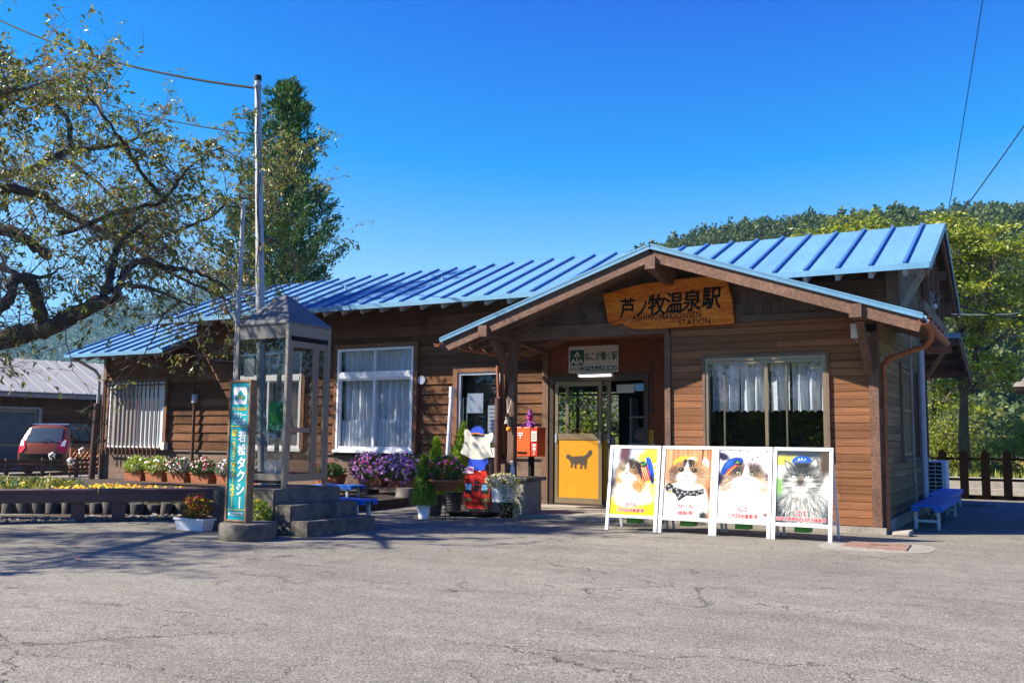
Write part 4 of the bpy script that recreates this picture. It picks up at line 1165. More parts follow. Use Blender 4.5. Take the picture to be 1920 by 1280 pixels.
def poster_sakura():
    c = Canvas(base=(250, 214, 40), seed=3)
    c.blob(0.10, 0.25, 0.5, 0.75, (232, 244, 252), 0.9); c.blob(0.52, 0.12, 0.22, 0.25, (190, 214, 240), 0.8)
    c.blob(0.27, 0.10, 0.12, 0.28, (92, 58, 66), 0.7, 8); c.blob(0.85, 0.12, 0.3, 0.12, (255, 228, 60), 0.5, -20)
    for k in range(5): c.blob(0.9, 0.35+0.13*k, 0.25, 0.03, (255, 246, 200), 0.8, -18)
    c.blob(0.10, 0.74, 0.20, 0.34, (120, 122, 128), 0.6); c.blob(0.05, 0.86, 0.12, 0.18, (64, 54, 52), 0.8)
    c.blob(0.5, 1.24, 0.8, 0.25, (246, 196, 12), 0.5)
    for k in range(4): c.line((0.0, 1.16+.05*k), (0.9, 1.30+.04*k), 0.012, (226, 168, 0), 0.35)
    c.blob(0.80, 0.96, 0.24, 0.22, (236, 190, 100), 0.7); c.blob(0.45, 0.92, 0.40, 0.32, (255, 250, 240), 0.4); c.blob(0.34, 1.14, 0.24, 0.10, (255, 248, 234), 0.6); c.blob(0.78, 1.06, 0.18, 0.12, (250, 238, 208), 0.6)
    c.coat(0.45, 0.95, 0.42, 0.28, 900, 0.07, (0.4, 0.5), 0.05)
    c.blob(0.38, 0.46, 0.25, 0.22, (150, 122, 88), 0.35, -8); c.blob(0.58, 0.66, 0.15, 0.24, (206, 130, 52), 0.6, -25); c.blob(0.20, 0.62, 0.10, 0.13, (196, 146, 78), 0.8)
    c.blob(0.40, 0.32, 0.13, 0.09, (54, 44, 40), 0.9); c.blob(0.55, 0.44, 0.10, 0.14, (120, 84, 50), 0.9)
    for x0, y0, x1, y1 in ((0.30, 0.36, 0.33, 0.27), (0.35, 0.38, 0.38, 0.27), (0.43, 0.38, 0.47, 0.29), (0.49, 0.40, 0.54, 0.33)): c.line((x0, y0), (x1, y1), 0.013, (30, 24, 22), 0.75)
    c.coat(0.40, 0.44, 0.27, 0.22, 900, 0.05, (0.34, 0.58), 0.30)
    c.blob(0.335, 0.42, 0.045, 0.12, (252, 240, 226), 0.7, 6); c.blob(0.31, 0.575, 0.14, 0.085, (255, 248, 240), 0.6); c.blob(0.38, 0.63, 0.17, 0.085, (255, 250, 244), 0.6)
    c.coat(0.60, 0.72, 0.14, 0.22, 500, 0.08, (0.38, 0.4), 0.32); c.fur(0.60, 0.74, 0.12, 0.2, [(70, 44, 28), (250, 220, 160)], 90, 0.09, (0.38, 0.4), 0.4)
    c.soften(0.5)
    c.eye(0.255, 0.44, 0.032, (168, 168, 120), -14, 0.4, side=1); c.eye(0.465, 0.445, 0.036, (168, 168, 120), 12, 0.4, side=-1)
    c.blob(0.335, 0.525, 0.026, 0.016, (60, 40, 38), 0.6); c.blob(0.335, 0.545, 0.024, 0.014, (220, 150, 140), 0.6); c.line((0.33, 0.56), (0.315, 0.60), 0.005, (140, 90, 80), 0.8); c.line((0.315, 0.60), (0.39, 0.615), 0.005, (150, 96, 86), 0.7); c.line((0.315, 0.60), (0.27, 0.595), 0.005, (150, 96, 86), 0.7); c.blob(0.33, 0.64, 0.06, 0.02, (236, 220, 206), 0.9)
    c.poly([(0.50,0.27),(0.64,0.31),(0.70,0.66),(0.60,0.52)], (22, 22, 34))
    c.poly([(0.62,0.31),(0.77,0.31),(0.90,0.66),(0.73,0.70)], (196, 40, 34))
    for k in range(3): c.line((0.665+0.04*k, 0.40), (0.765+0.045*k, 0.68), 0.012, (250, 214, 150), 0.9)
    c.poly([(0.745,0.20),(0.80,0.165),(0.86,0.22),(0.92,0.38),(0.96,0.56),(0.95,0.70),(0.91,0.745),(0.86,0.56),(0.79,0.36)], (8, 74, 206)); c.blob(0.91, 0.64, 0.04, 0.10, (14, 22, 70), 0.9, -15); c.line((0.80, 0.19), (0.92, 0.48), 0.012, (50, 120, 236), 0.6)
    c.blob(0.695, 0.33, 0.08, 0.065, (18, 24, 22), 0.25); c.blob(0.72, 0.315, 0.035, 0.032, (44, 150, 78), 0.5); c.line((0.65, 0.34), (0.70, 0.37), 0.008, (216, 190, 90), 0.9); c.line((0.65, 0.31), (0.68, 0.36), 0.007, (216, 190, 90), 0.9)
    c.whiskers(0.25, 0.56, -1, 4, 0.22); c.whiskers(0.45, 0.59, 1, 5, 0.22)
    for k in range(4): c.line((0.24+.02*k, 0.40), (0.12+.035*k, 0.20), 0.003, (250, 246, 240), 0.7)
    return c, [('さくら', 0.47, 1.195, 0.25, 0.075), ('三代目名誉駅長', 0.47, 1.31, 0.62, 0.072)]

def poster_peach():
    c = Canvas(base=(206, 140, 92), seed=5)
    for k in range(22):
        x = c.r.uniform(0, 1); c.line((x, 0), (x+c.r.uniform(-0.06, 0.04), 1.41), c.r.uniform(0.006, 0.03), [(226, 168, 120), (160, 92, 54), (236, 186, 140), (180, 110, 68)][k % 4], 0.6)
    c.line((0.81, 0), (0.795, 0.45), 0.014, (60, 34, 24)); c.line((0.97, 0.8), (0.95, 1.41), 0.02, (110, 60, 34))
    c.blob(0.49, 1.15, 0.48, 0.55, (253, 250, 248), 0.14); c.blob(0.08, 1.15, 0.18, 0.40, (222, 204, 196), 0.7); c.blob(0.86, 1.36, 0.08, 0.08, (40, 44, 44), 0.8)
    c.coat(0.5, 1.1, 0.44, 0.3, 700, 0.07, (0.5, 0.6), 0.03)
    c.blob(0.875, 0.30, 0.072, 0.135, (255, 246, 244), 0.2, -8); c.blob(0.87, 0.32, 0.035, 0.09, (250, 224, 220), 0.8, -8)
    c.blob(0.43, 0.27, 0.25, 0.13, (238, 204, 44), 0.2, -8); c.line((0.23, 0.34), (0.36, 0.19), 0.009, (90, 110, 40), 0.8); c.line((0.27, 0.33), (0.46, 0.17), 0.008, (120, 140, 60), 0.7); c.blob(0.58, 0.21, 0.10, 0.05, (240, 244, 232), 0.6)
    c.blob(0.52, 0.50, 0.40, 0.27, (158, 118, 80), 0.22); c.blob(0.20, 0.56, 0.12, 0.18, (110, 80, 56), 0.8); c.blob(0.84, 0.50, 0.12, 0.2, (190, 150, 108), 0.8)
    for s_ in (-1, 1):
        for k in range(4): c.line((0.5+s_*0.24, 0.40+.045*k), (0.5+s_*0.38, 0.46+.06*k), 0.014, (84, 58, 42), 0.6)
    c.coat(0.52, 0.50, 0.40, 0.27, 1300, 0.05, (0.48, 0.55), 0.26)
    c.blob(0.47, 0.60, 0.20, 0.16, (255, 250, 246), 0.45); c.blob(0.475, 0.40, 0.05, 0.16, (255, 248, 244), 0.5); c.blob(0.47, 0.76, 0.29, 0.075, (246, 242, 240), 0.6); c.blob(0.47, 0.81, 0.24, 0.03, (214, 206, 202), 0.9)
    for x, w in ((0.435, 0.026), (0.47, 0.012), (0.52, 0.024), (0.56, 0.028), (0.61, 0.018)): c.line((x, 0.235), (x-0.02 if x < 0.5 else x+0.01, 0.36), w, (24, 20, 22), 0.9)
    c.blob(0.485, 0.34, 0.014, 0.07, (252, 248, 246), 0.7); c.coat(0.5, 0.30, 0.14, 0.08, 160, 0.04, (0.48, 0.55), 0.2)
    c.soften(0.5)
    for x, y, sd in ((0.355, 0.425, 1), (0.635, 0.435, -1)):
        c.blob(x, y, 0.066, 0.052, (120, 92, 66), 0.8); c.eye(x, y, 0.041, (46, 34, 26), 0, 0.8, side=sd)
    c.blob(0.46, 0.545, 0.036, 0.022, (232, 144, 140), 0.5); c.line((0.46, 0.565), (0.46, 0.615), 0.005, (130, 90, 84), 0.9); c.line((0.46, 0.615), (0.385, 0.66), 0.007, (56, 40, 40), 0.9); c.line((0.46, 0.615), (0.54, 0.66), 0.007, (56, 40, 40), 0.9); c.blob(0.46, 0.69, 0.07, 0.02, (226, 214, 208), 0.9)
    c.poly([(0.03,0.80),(0.10,0.70),(0.24,0.79),(0.42,0.85),(0.62,0.855),(0.80,0.82),(0.85,0.80),(0.87,0.90),(0.70,0.97),(0.50,0.96),(0.33,1.08),(0.25,0.93),(0.05,0.87)], (18, 18, 22))
    for x, y in ((0.10,0.78),(0.16,0.84),(0.22,0.80),(0.30,0.90),(0.33,1.0),(0.40,0.90),(0.46,0.93),(0.52,0.89),(0.58,0.93),(0.65,0.90),(0.72,0.93),(0.76,0.86),(0.82,0.87),(0.28,0.84),(0.36,0.96),(0.12,0.86)):
        for k in range(11):
            a = k*0.62; q = 0.003+0.0026*k; c.blob(x+q*math.cos(a), y+q*math.sin(a), 0.0065, 0.0065, (232, 232, 232), 0.8, al=0.85)
    c.blob(0.165, 0.885, 0.026, 0.026, (226, 180, 60), 0.4); c.blob(0.158, 0.877, 0.009, 0.009, (255, 240, 190), 0.8)
    c.whiskers(0.36, 0.56, -1, 5, 0.30); c.whiskers(0.58, 0.58, 1, 5, 0.30)
    return c, [('ぴーち', 0.49, 1.185, 0.34, 0.085), ('施設長', 0.49, 1.315, 0.33, 0.085)]

def poster_love():
    c = Canvas(base=(226, 216, 226), seed=9)
    for _ in range(420):
        c.blob(c.r.uniform(0, 1), c.r.uniform(0, 0.75), c.r.uniform(0.006, 0.024), c.r.uniform(0.006, 0.018), [(250, 246, 250), (206, 190, 206), (60, 54, 84), (255, 252, 255), (140, 130, 156)][c.r.randint(5)], 0.5)
    c.blob(0.07, 0.13, 0.13, 0.07, (34, 30, 60), 0.7, 20); c.blob(0.03, 0.60, 0.10, 0.14, (20, 18, 50), 0.8); c.blob(0.98, 0.58, 0.08, 0.10, (80, 70, 90), 0.9)
    c.blob(0.5, 1.15, 0.66, 0.52, (255, 254, 254), 0.2); c.blob(0.06, 0.95, 0.14, 0.2, (255, 250, 250), 0.7)
    c.blob(0.53, 0.53, 0.40, 0.24, (136, 114, 90), 0.25); c.blob(0.17, 0.72, 0.12, 0.17, (156, 122, 88), 0.7, 22); c.blob(0.90, 0.72, 0.09, 0.18, (196, 164, 130), 0.7, -18)
    c.blob(0.34, 0.40, 0.14, 0.10, (72, 62, 56), 0.9); c.blob(0.72, 0.38, 0.12, 0.10, (96, 84, 72), 0.9)
    for x0, x1 in ((0.37, 0.40), (0.43, 0.46), (0.66, 0.64), (0.71, 0.70), (0.77, 0.78)): c.line((x1, 0.42), (x0, 0.30), 0.012, (34, 30, 30), 0.75)
    c.coat(0.53, 0.54, 0.44, 0.28, 1500, 0.065, (0.55, 0.56), 0.27)
    c.blob(0.56, 0.74, 0.30, 0.22, (255, 253, 252), 0.4); c.poly([(0.54,0.28),(0.58,0.27),(0.66,0.56),(0.48,0.56)], (255, 252, 252), 0.95, 4); c.blob(0.5, 0.98, 0.44, 0.22, (255, 255, 255), 0.4)
    c.fur(0.20, 0.72, 0.12, 0.14, [(250, 244, 238), (96, 74, 56), (190, 158, 124)], 150, 0.10, (0.5, 0.45), 0.5, 0.2); c.fur(0.90, 0.72, 0.08, 0.14, [(250, 244, 238), (120, 92, 70), (226, 196, 160)], 110, 0.10, (0.6, 0.45), 0.5, 0.2)
    c.coat(0.5, 0.98, 0.44, 0.2, 500, 0.08, (0.55, 0.6), 0.03)
    c.soften(0.5)
    c.poly([(0.05,0.50),(0.05,0.40),(0.11,0.27),(0.22,0.18),(0.34,0.145),(0.44,0.15),(0.49,0.19),(0.49,0.26),(0.34,0.30),(0.22,0.39),(0.14,0.51)], (14, 66, 158)); c.blob(0.20, 0.28, 0.10, 0.05, (60, 120, 206), 0.9, -45, 0.6)
    c.poly([(0.12,0.52),(0.19,0.39),(0.33,0.29),(0.41,0.30),(0.29,0.39),(0.21,0.51)], (206, 60, 40)); c.line((0.155, 0.50), (0.34, 0.315), 0.010, (250, 206, 110), 0.95); c.poly([(0.40,0.26),(0.49,0.25),(0.46,0.30),(0.40,0.31)], (22, 22, 34))
    c.blob(0.38, 0.25, 0.055, 0.05, (22, 36, 34), 0.3); c.blob(0.38, 0.245, 0.026, 0.026, (90, 160, 116), 0.5); c.line((0.34, 0.26), (0.42, 0.26), 0.006, (210, 190, 100), 0.8)
    c.eye(0.405, 0.455, 0.042, (168, 170, 136), 8, 0.34, side=1); c.eye(0.665, 0.475, 0.038, (168, 170, 136), -8, 0.34, side=-1)
    c.blob(0.56, 0.565, 0.032, 0.018, (214, 150, 146), 0.5); c.line((0.56, 0.585), (0.56, 0.63), 0.0045, (140, 104, 98), 0.8); c.line((0.56, 0.63), (0.48, 0.665), 0.006, (110, 80, 78), 0.85); c.line((0.56, 0.63), (0.62, 0.65), 0.005, (130, 96, 92), 0.8); c.blob(0.55, 0.69, 0.07, 0.02, (236, 228, 226), 0.9)
    c.blob(0.51, 0.80, 0.017, 0.017, (186, 186, 190), 0.7); c.poly([(0.90,1.30),(0.95,1.26),(0.94,1.21),(0.98,1.25),(1.0,1.22),(1.0,1.32)], (120, 90, 80)); c.line((0.0, 1.255), (0.20, 1.245), 0.005, (120, 120, 116), 0.8)
    c.whiskers(0.44, 0.59, -1, 5, 0.34); c.whiskers(0.70, 0.61, 1, 5, 0.28)
    return c, [('らぶ', 0.51, 1.19, 0.22, 0.095), ('二代目名誉駅長', 0.51, 1.325, 0.63, 0.082)]

def poster_bus():
    c = Canvas(base=(206, 222, 208), seed=12)
    c.blob(0.5, 0.0, 0.9, 0.14, (44, 54, 62), 0.6); c.blob(0.97, 0.30, 0.16, 0.42, (76, 62, 48), 0.7); c.blob(0.10, 0.20, 0.24, 0.10, (216, 196, 70), 0.9); c.blob(0.36, 0.16, 0.14, 0.06, (222, 206, 90), 0.9); c.blob(0.03, 0.72, 0.10, 0.32, (120, 170, 90), 0.9); c.blob(0.08, 0.42, 0.12, 0.12, (240, 246, 240), 0.9)
    c.blob(0.97, 0.75, 0.10, 0.28, (226, 236, 236), 0.7)
    c.blob(0.5, 1.25, 0.60, 0.55, (150, 154, 148), 0.3); c.blob(0.05, 1.28, 0.18, 0.32, (40, 46, 52), 0.8); c.blob(0.98, 1.30, 0.14, 0.28, (56, 66, 76), 0.8)
    c.poly([(0.13,0.17),(0.24,0.22),(0.36,0.32),(0.28,0.44),(0.18,0.38)], (96, 96, 92)); c.poly([(0.16,0.205),(0.29,0.30),(0.24,0.37),(0.19,0.33)], (212, 206, 198), 1, 2)
    c.blob(0.48, 0.20, 0.19, 0.105, (20, 76, 180), 0.14); c.blob(0.42, 0.18, 0.08, 0.05, (70, 130, 220), 0.9, 0, 0.6)
    for x, y in ((0.42, 0.145), (0.48, 0.135), (0.54, 0.145)): c.line((x-0.016, y+0.05), (x, y), 0.007, (240, 244, 250)); c.line((x, y), (x+0.016, y+0.05), 0.007, (240, 244, 250))
    c.line((0.36, 0.21), (0.40, 0.20), 0.01, (226, 110, 150), 0.8)
    c.poly([(0.75,0.11),(0.80,0.20),(0.81,0.34),(0.70,0.40),(0.58,0.30),(0.66,0.19)], (96, 96, 92)); c.poly([(0.745,0.155),(0.775,0.25),(0.74,0.34),(0.64,0.29),(0.68,0.21)], (216, 208, 200), 1, 2)
    c.blob(0.50, 0.56, 0.37, 0.32, (126, 128, 122), 0.22)
    c.blob(0.50, 0.36, 0.20, 0.10, (64, 66, 66), 0.9)
    for k in range(5): c.line((0.40+0.04*k, 0.49), (0.33+0.068*k, 0.32), 0.014, (22, 24, 26), 0.8)
    for s_ in (-1, 1):
        for k in range(4): c.line((0.475+s_*0.19, 0.54+.055*k), (0.475+s_*0.36, 0.50+.085*k), 0.016, (46, 48, 48), 0.7)
    c.coat(0.49, 0.54, 0.39, 0.33, 1700, 0.055, (0.46, 0.62), 0.32)
    c.poly([(0.34,0.245),(0.63,0.245),(0.58,0.315),(0.38,0.315)], (24, 28, 32), 0.95, 2); c.line((0.38, 0.27), (0.52, 0.265), 0.008, (110, 120, 130), 0.6)
    c.blob(0.31, 0.555, 0.09, 0.045, (206, 208, 200), 0.9); c.blob(0.62, 0.555, 0.09, 0.045, (206, 208, 200), 0.9); c.blob(0.27, 0.66, 0.10, 0.05, (198, 200, 192), 0.9); c.blob(0.66, 0.66, 0.10, 0.05, (198, 200, 192), 0.9)
    c.blob(0.455, 0.56, 0.05, 0.10, (120, 112, 96), 0.8); c.poly([(0.40,0.58),(0.52,0.58),(0.50,0.65),(0.455,0.70),(0.41,0.65)], (60, 56, 50), 0.9, 2); c.blob(0.455, 0.655, 0.034, 0.02, (118, 92, 84), 0.6)
    c.blob(0.455, 0.755, 0.13, 0.06, (242, 240, 234), 0.6)
    c.coat(0.455, 0.75, 0.16, 0.09, 160, 0.04, (0.455, 0.66), 0.12)
    c.coat(0.49, 1.14, 0.5, 0.34, 2600, 0.11, (0.46, 0.50), 0.36, 0.22); c.fur(0.49, 1.06, 0.40, 0.25, [(244, 246, 242), (46, 50, 50), (222, 214, 196)], 420, 0.13, (0.46, 0.5), 0.5, 0.22); c.blob(0.455, 0.86, 0.16, 0.05, (240, 240, 236), 0.9, 0, 0.6)
    c.soften(0.45)
    c.eye(0.335, 0.505, 0.038, (214, 222, 206), 12, 0.2, side=1); c.eye(0.59, 0.505, 0.038, (214, 222, 206), -12, 0.2, side=-1)
    c.line((0.27, 0.455), (0.40, 0.50), 0.012, (26, 26, 26), 0.9); c.line((0.655, 0.455), (0.53, 0.50), 0.012, (26, 26, 26), 0.9)
    c.line((0.455, 0.675), (0.455, 0.73), 0.006, (44, 38, 36), 0.9); c.line((0.455, 0.73), (0.385, 0.755), 0.007, (60, 54, 50), 0.9); c.line((0.455, 0.73), (0.525, 0.755), 0.007, (60, 54, 50), 0.9)
    for k in range(3):
        for s_ in (-1, 1): c.line((0.455+s_*.05, 0.70+.022*k), (0.455+s_*.13, 0.70+.028*k), 0.005, (60, 56, 52), 0.7)
    c.whiskers(0.38, 0.70, -1, 5, 0.3); c.whiskers(0.53, 0.70, 1, 5, 0.3)
    return c, [('ばす', 0.49, 1.215, 0.22, 0.105), ('初代ご長寿あっぱれ名誉駅長', 0.485, 1.335, 0.95, 0.072)]

pm, pt, pp = nmat('printed_poster')
pa = N(pt, 'ShaderNodeAttribute', attribute_name='print'); pt.links.new(pa.outputs['Color'], pp.inputs['Base Color'])
pp.inputs['Roughness'].default_value = 0.35; pp.inputs['Specular IOR Level'].default_value = 0.4
M['stand_white'] = mat('white_stand_frame', (0.80, 0.80, 0.81), 0.45, 0.03, 8)
M['ballast'] = mat('green_ballast', (0.06, 0.30, 0.035), 0.5, 0.1, 6)
LEAN = R(10.5)
def poster_stand(x, y, rz, painter, label):
    c, texts = painter()
    W_, H0, H1 = 0.726, 0.165, 1.115
    o = empty('poster_stand', (x, y, 0), rz, label, 'poster stand', 'poster stands in a row before the station')
    def fn(u, v, d): return (u, v*math.sin(LEAN)-d*math.cos(LEAN), v*math.cos(LEAN)+d*math.sin(LEAN))
    def plank(mb, u0, u1, v0, v1, d0, d1):
        mb.hexa([fn(u0,v0,d0),fn(u1,v0,d0),fn(u1,v0,d1),fn(u0,v0,d1),fn(u0,v1,d0),fn(u1,v1,d0),fn(u1,v1,d1),fn(u0,v1,d1)])
    mb = MB()
    for u0 in (0.002, W_-0.047): plank(mb, u0, u0+0.045, 0.0, H1+0.02, -0.014, 0.014)
    plank(mb, 0.047, W_-0.047, H0, H0+0.042, -0.012, 0.012); plank(mb, 0.047, W_-0.047, H1-0.022, H1+0.02, -0.012, 0.012)
    mb.build('stand_frame', M['stand_white'], o, local=True, bevel=0.003)
    mb = MB()
    for u in (0.03, W_-0.03):
        mb.beam((u, H1*math.sin(LEAN)+0.03, H1*math.cos(LEAN)-0.02), (u, 0.52, 0.005), 0.03, 0.022)
    mb.beam((0.05, 0.445, 0.2), (W_-0.05, 0.445, 0.2), 0.02, 0.03)
    mb.build('rear_frame', M['stand_white'], o, local=True)
    mb = MB(); mb.hexa([(0.24,0.16,0.085),(0.42,0.16,0.085),(0.42,0.36,0.085),(0.24,0.36,0.085),(0.24,0.16,0.15),(0.42,0.16,0.15),(0.42,0.36,0.15),(0.24,0.36,0.15)]); mb.build('ballast', M['ballast'], o, local=True, bevel=0.01)
    u0, u1, v0, v1 = 0.049, W_-0.049, H0+0.044, H1-0.024
    mb = MB(); plank(mb, u0-0.002, u1+0.002, v0-0.002, v1+0.002, -0.008, 0.0); mb.build('backing_board', M['black'], o, local=True)
    h, w = c.h, c.w
    jj, ii = np.meshgrid(np.arange(w), np.arange(h))
    P = np.array([fn(u0+(u1-u0)*j/(w-1), v1-(v1-v0)*i/(h-1), 0.003) for i in range(h) for j in range(w)])
    idx = np.arange(h*w).reshape(h, w)
    F = np.stack([idx[1:, :-1], idx[1:, 1:], idx[:-1, 1:], idx[:-1, :-1]], -1).reshape(-1, 4)
    po = bulk('poster', P, F, pm, parent=None)
    po.parent = o
    at = po.data.color_attributes.new('print', 'FLOAT_COLOR', 'POINT')
    a = np.clip(c.a, 0, 1)
    lin = np.where(a <= 0.04045, a/12.92, ((a+0.055)/1.055)**2.4)*0.88
    buf = np.ones((h*w, 4), dtype=np.float32); buf[:, :3] = lin.reshape(-1, 3)
    at.data.foreach_set('color', buf.ravel())
    for off, m_, nm in ((0.085, M['white_print'], 'lettering_outline'), (0.026, M['red_print'], 'lettering')):
        mb = MB()
        for body, tu, tv, tw, th in texts:
            n = len(body)
            for k, ch in enumerate(body):
                cx = tu+(k-(n-1)/2)*tw/n
                cw = tw/n*0.90
                vs, fs = text_polys(ch, 1.0, 0.0); q = np.array(vs)[:, :2]; lo = q.min(0); hi = q.max(0); e = hi-lo; cc = (lo+hi)/2
                if ch == 'ー': kx = cw/e[0]; ky = kx
                else: ky = th/max(e[1], 0.55); kx = min(cw/max(e[0], 0.4), ky*1.15)
                dd = 0.005 if nm == 'lettering_outline' else 0.0065
                put_glyphs(mb, (q-cc)*[(u1-u0)*kx, (u1-u0)*ky], fs, fn, u0+(u1-u0)*cx, v1-(v1-v0)*(tv/1.41), dd, off*(u1-u0)*min(kx, ky), 0)
        mb.build(nm, m_, o, local=True)
    return o
poster_stand(-5.175, 11.86, R(0.8), poster_sakura, 'white stand with the poster of a calico cat in a blue cap on yellow cloth')
poster_stand(-4.435, 11.875, R(-0.6), poster_peach, 'white stand with the poster of a wide-eyed cat wearing a black patterned neckerchief')
poster_stand(-3.70, 11.85, R(0.4), poster_love, 'white stand with the poster of a white-chested cat in a blue cap before blossoms')
poster_stand(-2.968, 11.86, R(-1.2), poster_bus, 'white stand with the poster of a grey long-haired tabby in a small blue cap')

# ================================================================ CONCRETE STEPS AND TELEPHONE BOOTH
sp = empty('concrete_steps', (-8.6, 9.4, 0), label='mossy grey concrete steps and platform carrying the telephone booth', cat='steps')
def rough_block(name, x0, x1, y0, y1, z0, z1, parent, seed):
    bm = bmesh.new(); bmesh.ops.create_cube(bm, size=1)
    for v in bm.verts: v.co = Vector((x0+(v.co.x+.5)*(x1-x0), y0+(v.co.y+.5)*(y1-y0), z0+(v.co.z+.5)*(z1-z0)))
    bmesh.ops.bevel(bm, geom=bm.edges[:], offset=0.014, segments=2, affect='EDGES')
    bmesh.ops.subdivide_edges(bm, edges=[e for e in bm.edges if e.calc_length() > 0.15], cuts=9, use_grid_fill=True)
    from mathutils import noise
    for v in bm.verts:
        v.co += 0.007*Vector(noise.noise_vector(v.co*6+Vector((seed, 0, 0))))+0.004*Vector(noise.noise_vector(v.co*23))
        v.co.z = max(v.co.z, 0.0) if z0 <= 0 else v.co.z
    mb = MB(); mb.add([v.co.copy() for v in bm.verts], [tuple(v.index for v in f.verts) for f in bm.faces]); bm.free()
    return mb.build(name, M['concrete'], parent)
rough_block('landing', -9.25, -8.21, 8.80, 10.05, -0.01, 0.54, sp, 1)
rough_block('step', -8.205, -7.93, 8.80, 10.07, -0.01, 0.36, sp, 2)
rough_block('step', -7.925, -7.65, 8.79, 10.10, -0.01, 0.18, sp, 3)

bo = empty('telephone_booth', (-8.70, 9.45, 0.54), label='glazed telephone booth with grey pyramid roof standing on the concrete steps', cat='telephone booth')
M['booth'] = mat('booth_aluminium', (0.27, 0.235, 0.19), 0.4, 0.08, 7, metal=0.45, spec=0.5)
M['booth_roof'] = mat('booth_grey_roof', (0.125, 0.128, 0.132), 0.6, 0.2, 5, spec=0.2, dirt=0.3, fine=0.15)
bx0, bx1, by0, by1 = -9.15, -8.25, 9.0, 9.82
zb, zf, zt = 0.545, 2.43, 2.635
for x, y in ((bx0, by0), (bx1-0.05, by0), (bx0, by1-0.05), (bx1-0.05, by1-0.05)):
    mb = MB(); mb.box(x, x+0.05, y, y+0.05, zb, zt-0.004); mb.build('corner_post', M['booth'], bo, bevel=0.006)
mb = MB()
for z0, z1, t, nm in ((zf, zt-0.03, 0.02, 'fascia'), (0.64, 0.72, 0.024, 'bottom_rail')):
    for q in ((bx0+0.052, bx1-0.052, by0+0.008, by0+0.008+t), (bx0+0.052, bx1-0.052, by1-0.008-t, by1-0.008), (bx0+0.008, bx0+0.008+t, by0+0.052, by1-0.052)):
        mb = MB(); mb.box(*q, z0, z1); mb.build(nm, M['booth_roof'] if nm == 'fascia' else M['booth'], bo)
mb = MB(); mb.box(bx1-0.03, bx1-0.008, by0+0.052, by1-0.052, zf+0.03, zt-0.03); mb.build('fascia', M['booth'], bo)
mb = MB(); mb.box(bx0+0.12, bx0+0.30, by0+0.036, by0+0.040, 1.95, 2.18); mb.build('sticker', M['offwhite'], bo)
mb = MB(); mb.box(bx1-0.034, bx1-0.012, by0+0.052, by1-0.052, zf-0.03, zf+0.028); mb.box(bx0+0.052, bx1-0.052, by0+0.004, by0+0.03, 0.60, 0.638); mb.build('dark_rail', M['black'], bo)
mb = MB()
ov = 0.006
b0 = [(bx0-ov,by0-ov),(bx1+ov,by0-ov),(bx1+ov,by1+ov),(bx0-ov,by1+ov)]
cx, cy = -8.70, 9.41
def ring(k, z): return [(cx+(x-cx)*k, cy+(y-cy)*k, z) for x, y in b0]
lv = [ring(1, zt-0.03), ring(1, zt), ring(0.97, zt+0.015), ring(0.60, zt+0.175), ring(0.585, zt+0.190), ring(0.10, zt+0.40), ring(0.04, zt+0.412)]
vs = [p for r_ in lv for p in r_]; fs = []
for i in range(len(lv)-1):
    for k in range(4): fs.append((4*i+k, 4*i+(k+1) % 4, 4*i+4+(k+1) % 4, 4*i+4+k))
fs += [(3, 2, 1, 0), tuple(4*(len(lv)-1)+k for k in range(4))]
mb.add(vs, fs); mb.build('booth_roof', M['booth_roof'], bo, bevel=0.008)
for a, b in (((bx0+.03, by0+.02), (bx1-.03, by0+.02)), ((bx0+.02, by0+.03), (bx0+.02, by1-.03)), ((bx0+.03, by1-.02), (bx1-.03, by1-.02))):
    mb = MB(); mb.add([(a[0],a[1],0.7),(b[0],b[1],0.7),(b[0],b[1],2.44),(a[0],a[1],2.44)], [(0,1,2,3)]); mb.build('pane', M['glass_booth'], bo)
for y0, y1 in ((by0+0.055, by0+0.545), (by0+0.55, by1-0.055)):
    mb = MB(); xa, xb = bx1-0.036, bx1-0.008
    w = 0.05
    mb.box(xa, xb, y0, y0+w, 0.63, zf-0.035); mb.box(xa, xb, y1-w, y1, 0.63, zf-0.035); mb.box(xa+0.002, xb-0.002, y0+w, y1-w, 0.63, 0.72); mb.box(xa+0.002, xb-0.002, y0+w, y1-w, zf-0.11, zf-0.035)
    dr = mb.build('door', M['booth'], bo)
    mb = MB(); mb.add([(xa+.014,y0+.04,.71),(xa+.014,y1-.04,.71),(xa+.014,y1-.04,zf-.1),(xa+.014,y0+.04,zf-.1)], [(0,1,2,3)]); mb.build('pane', M['glass_booth'], dr)
mb = MB(); mb.box(bx1-0.06, bx1-0.04, by0+0.12, by0+0.50, 1.24, 1.30); mb.build('push_bar', M['steel'], bo)
mb = MB(); mb.box(bx0+0.05, bx0+0.40, by0+0.30, by1-0.06, 1.22, 1.25); mb.build('shelf', M['booth_roof'], bo)
mb = MB(); mb.box(bx0+0.10, bx0+0.32, by1-0.34, by1-0.10, 0.56, 0.86); mb.build('cabinet', M['white_plastic'], bo)
ph = empty('public_telephone', (-8.95, 9.72, 1.25), label='bright green public telephone on the shelf inside the booth', cat='telephone')
M['phone_green'] = mat('phone_green', (0.03, 0.38, 0.085), 0.4, 0.05, 6, spec=0.5)
mb = MB(); mb.hexa([(-9.10,9.56,1.255),(-8.83,9.56,1.255),(-8.83,9.84,1.255),(-9.10,9.84,1.255),(-9.10,9.58,1.66),(-8.94,9.58,1.66),(-8.94,9.82,1.66),(-9.10,9.82,1.66)]); mb.build('phone_body', M['phone_green'], ph, bevel=0.03)
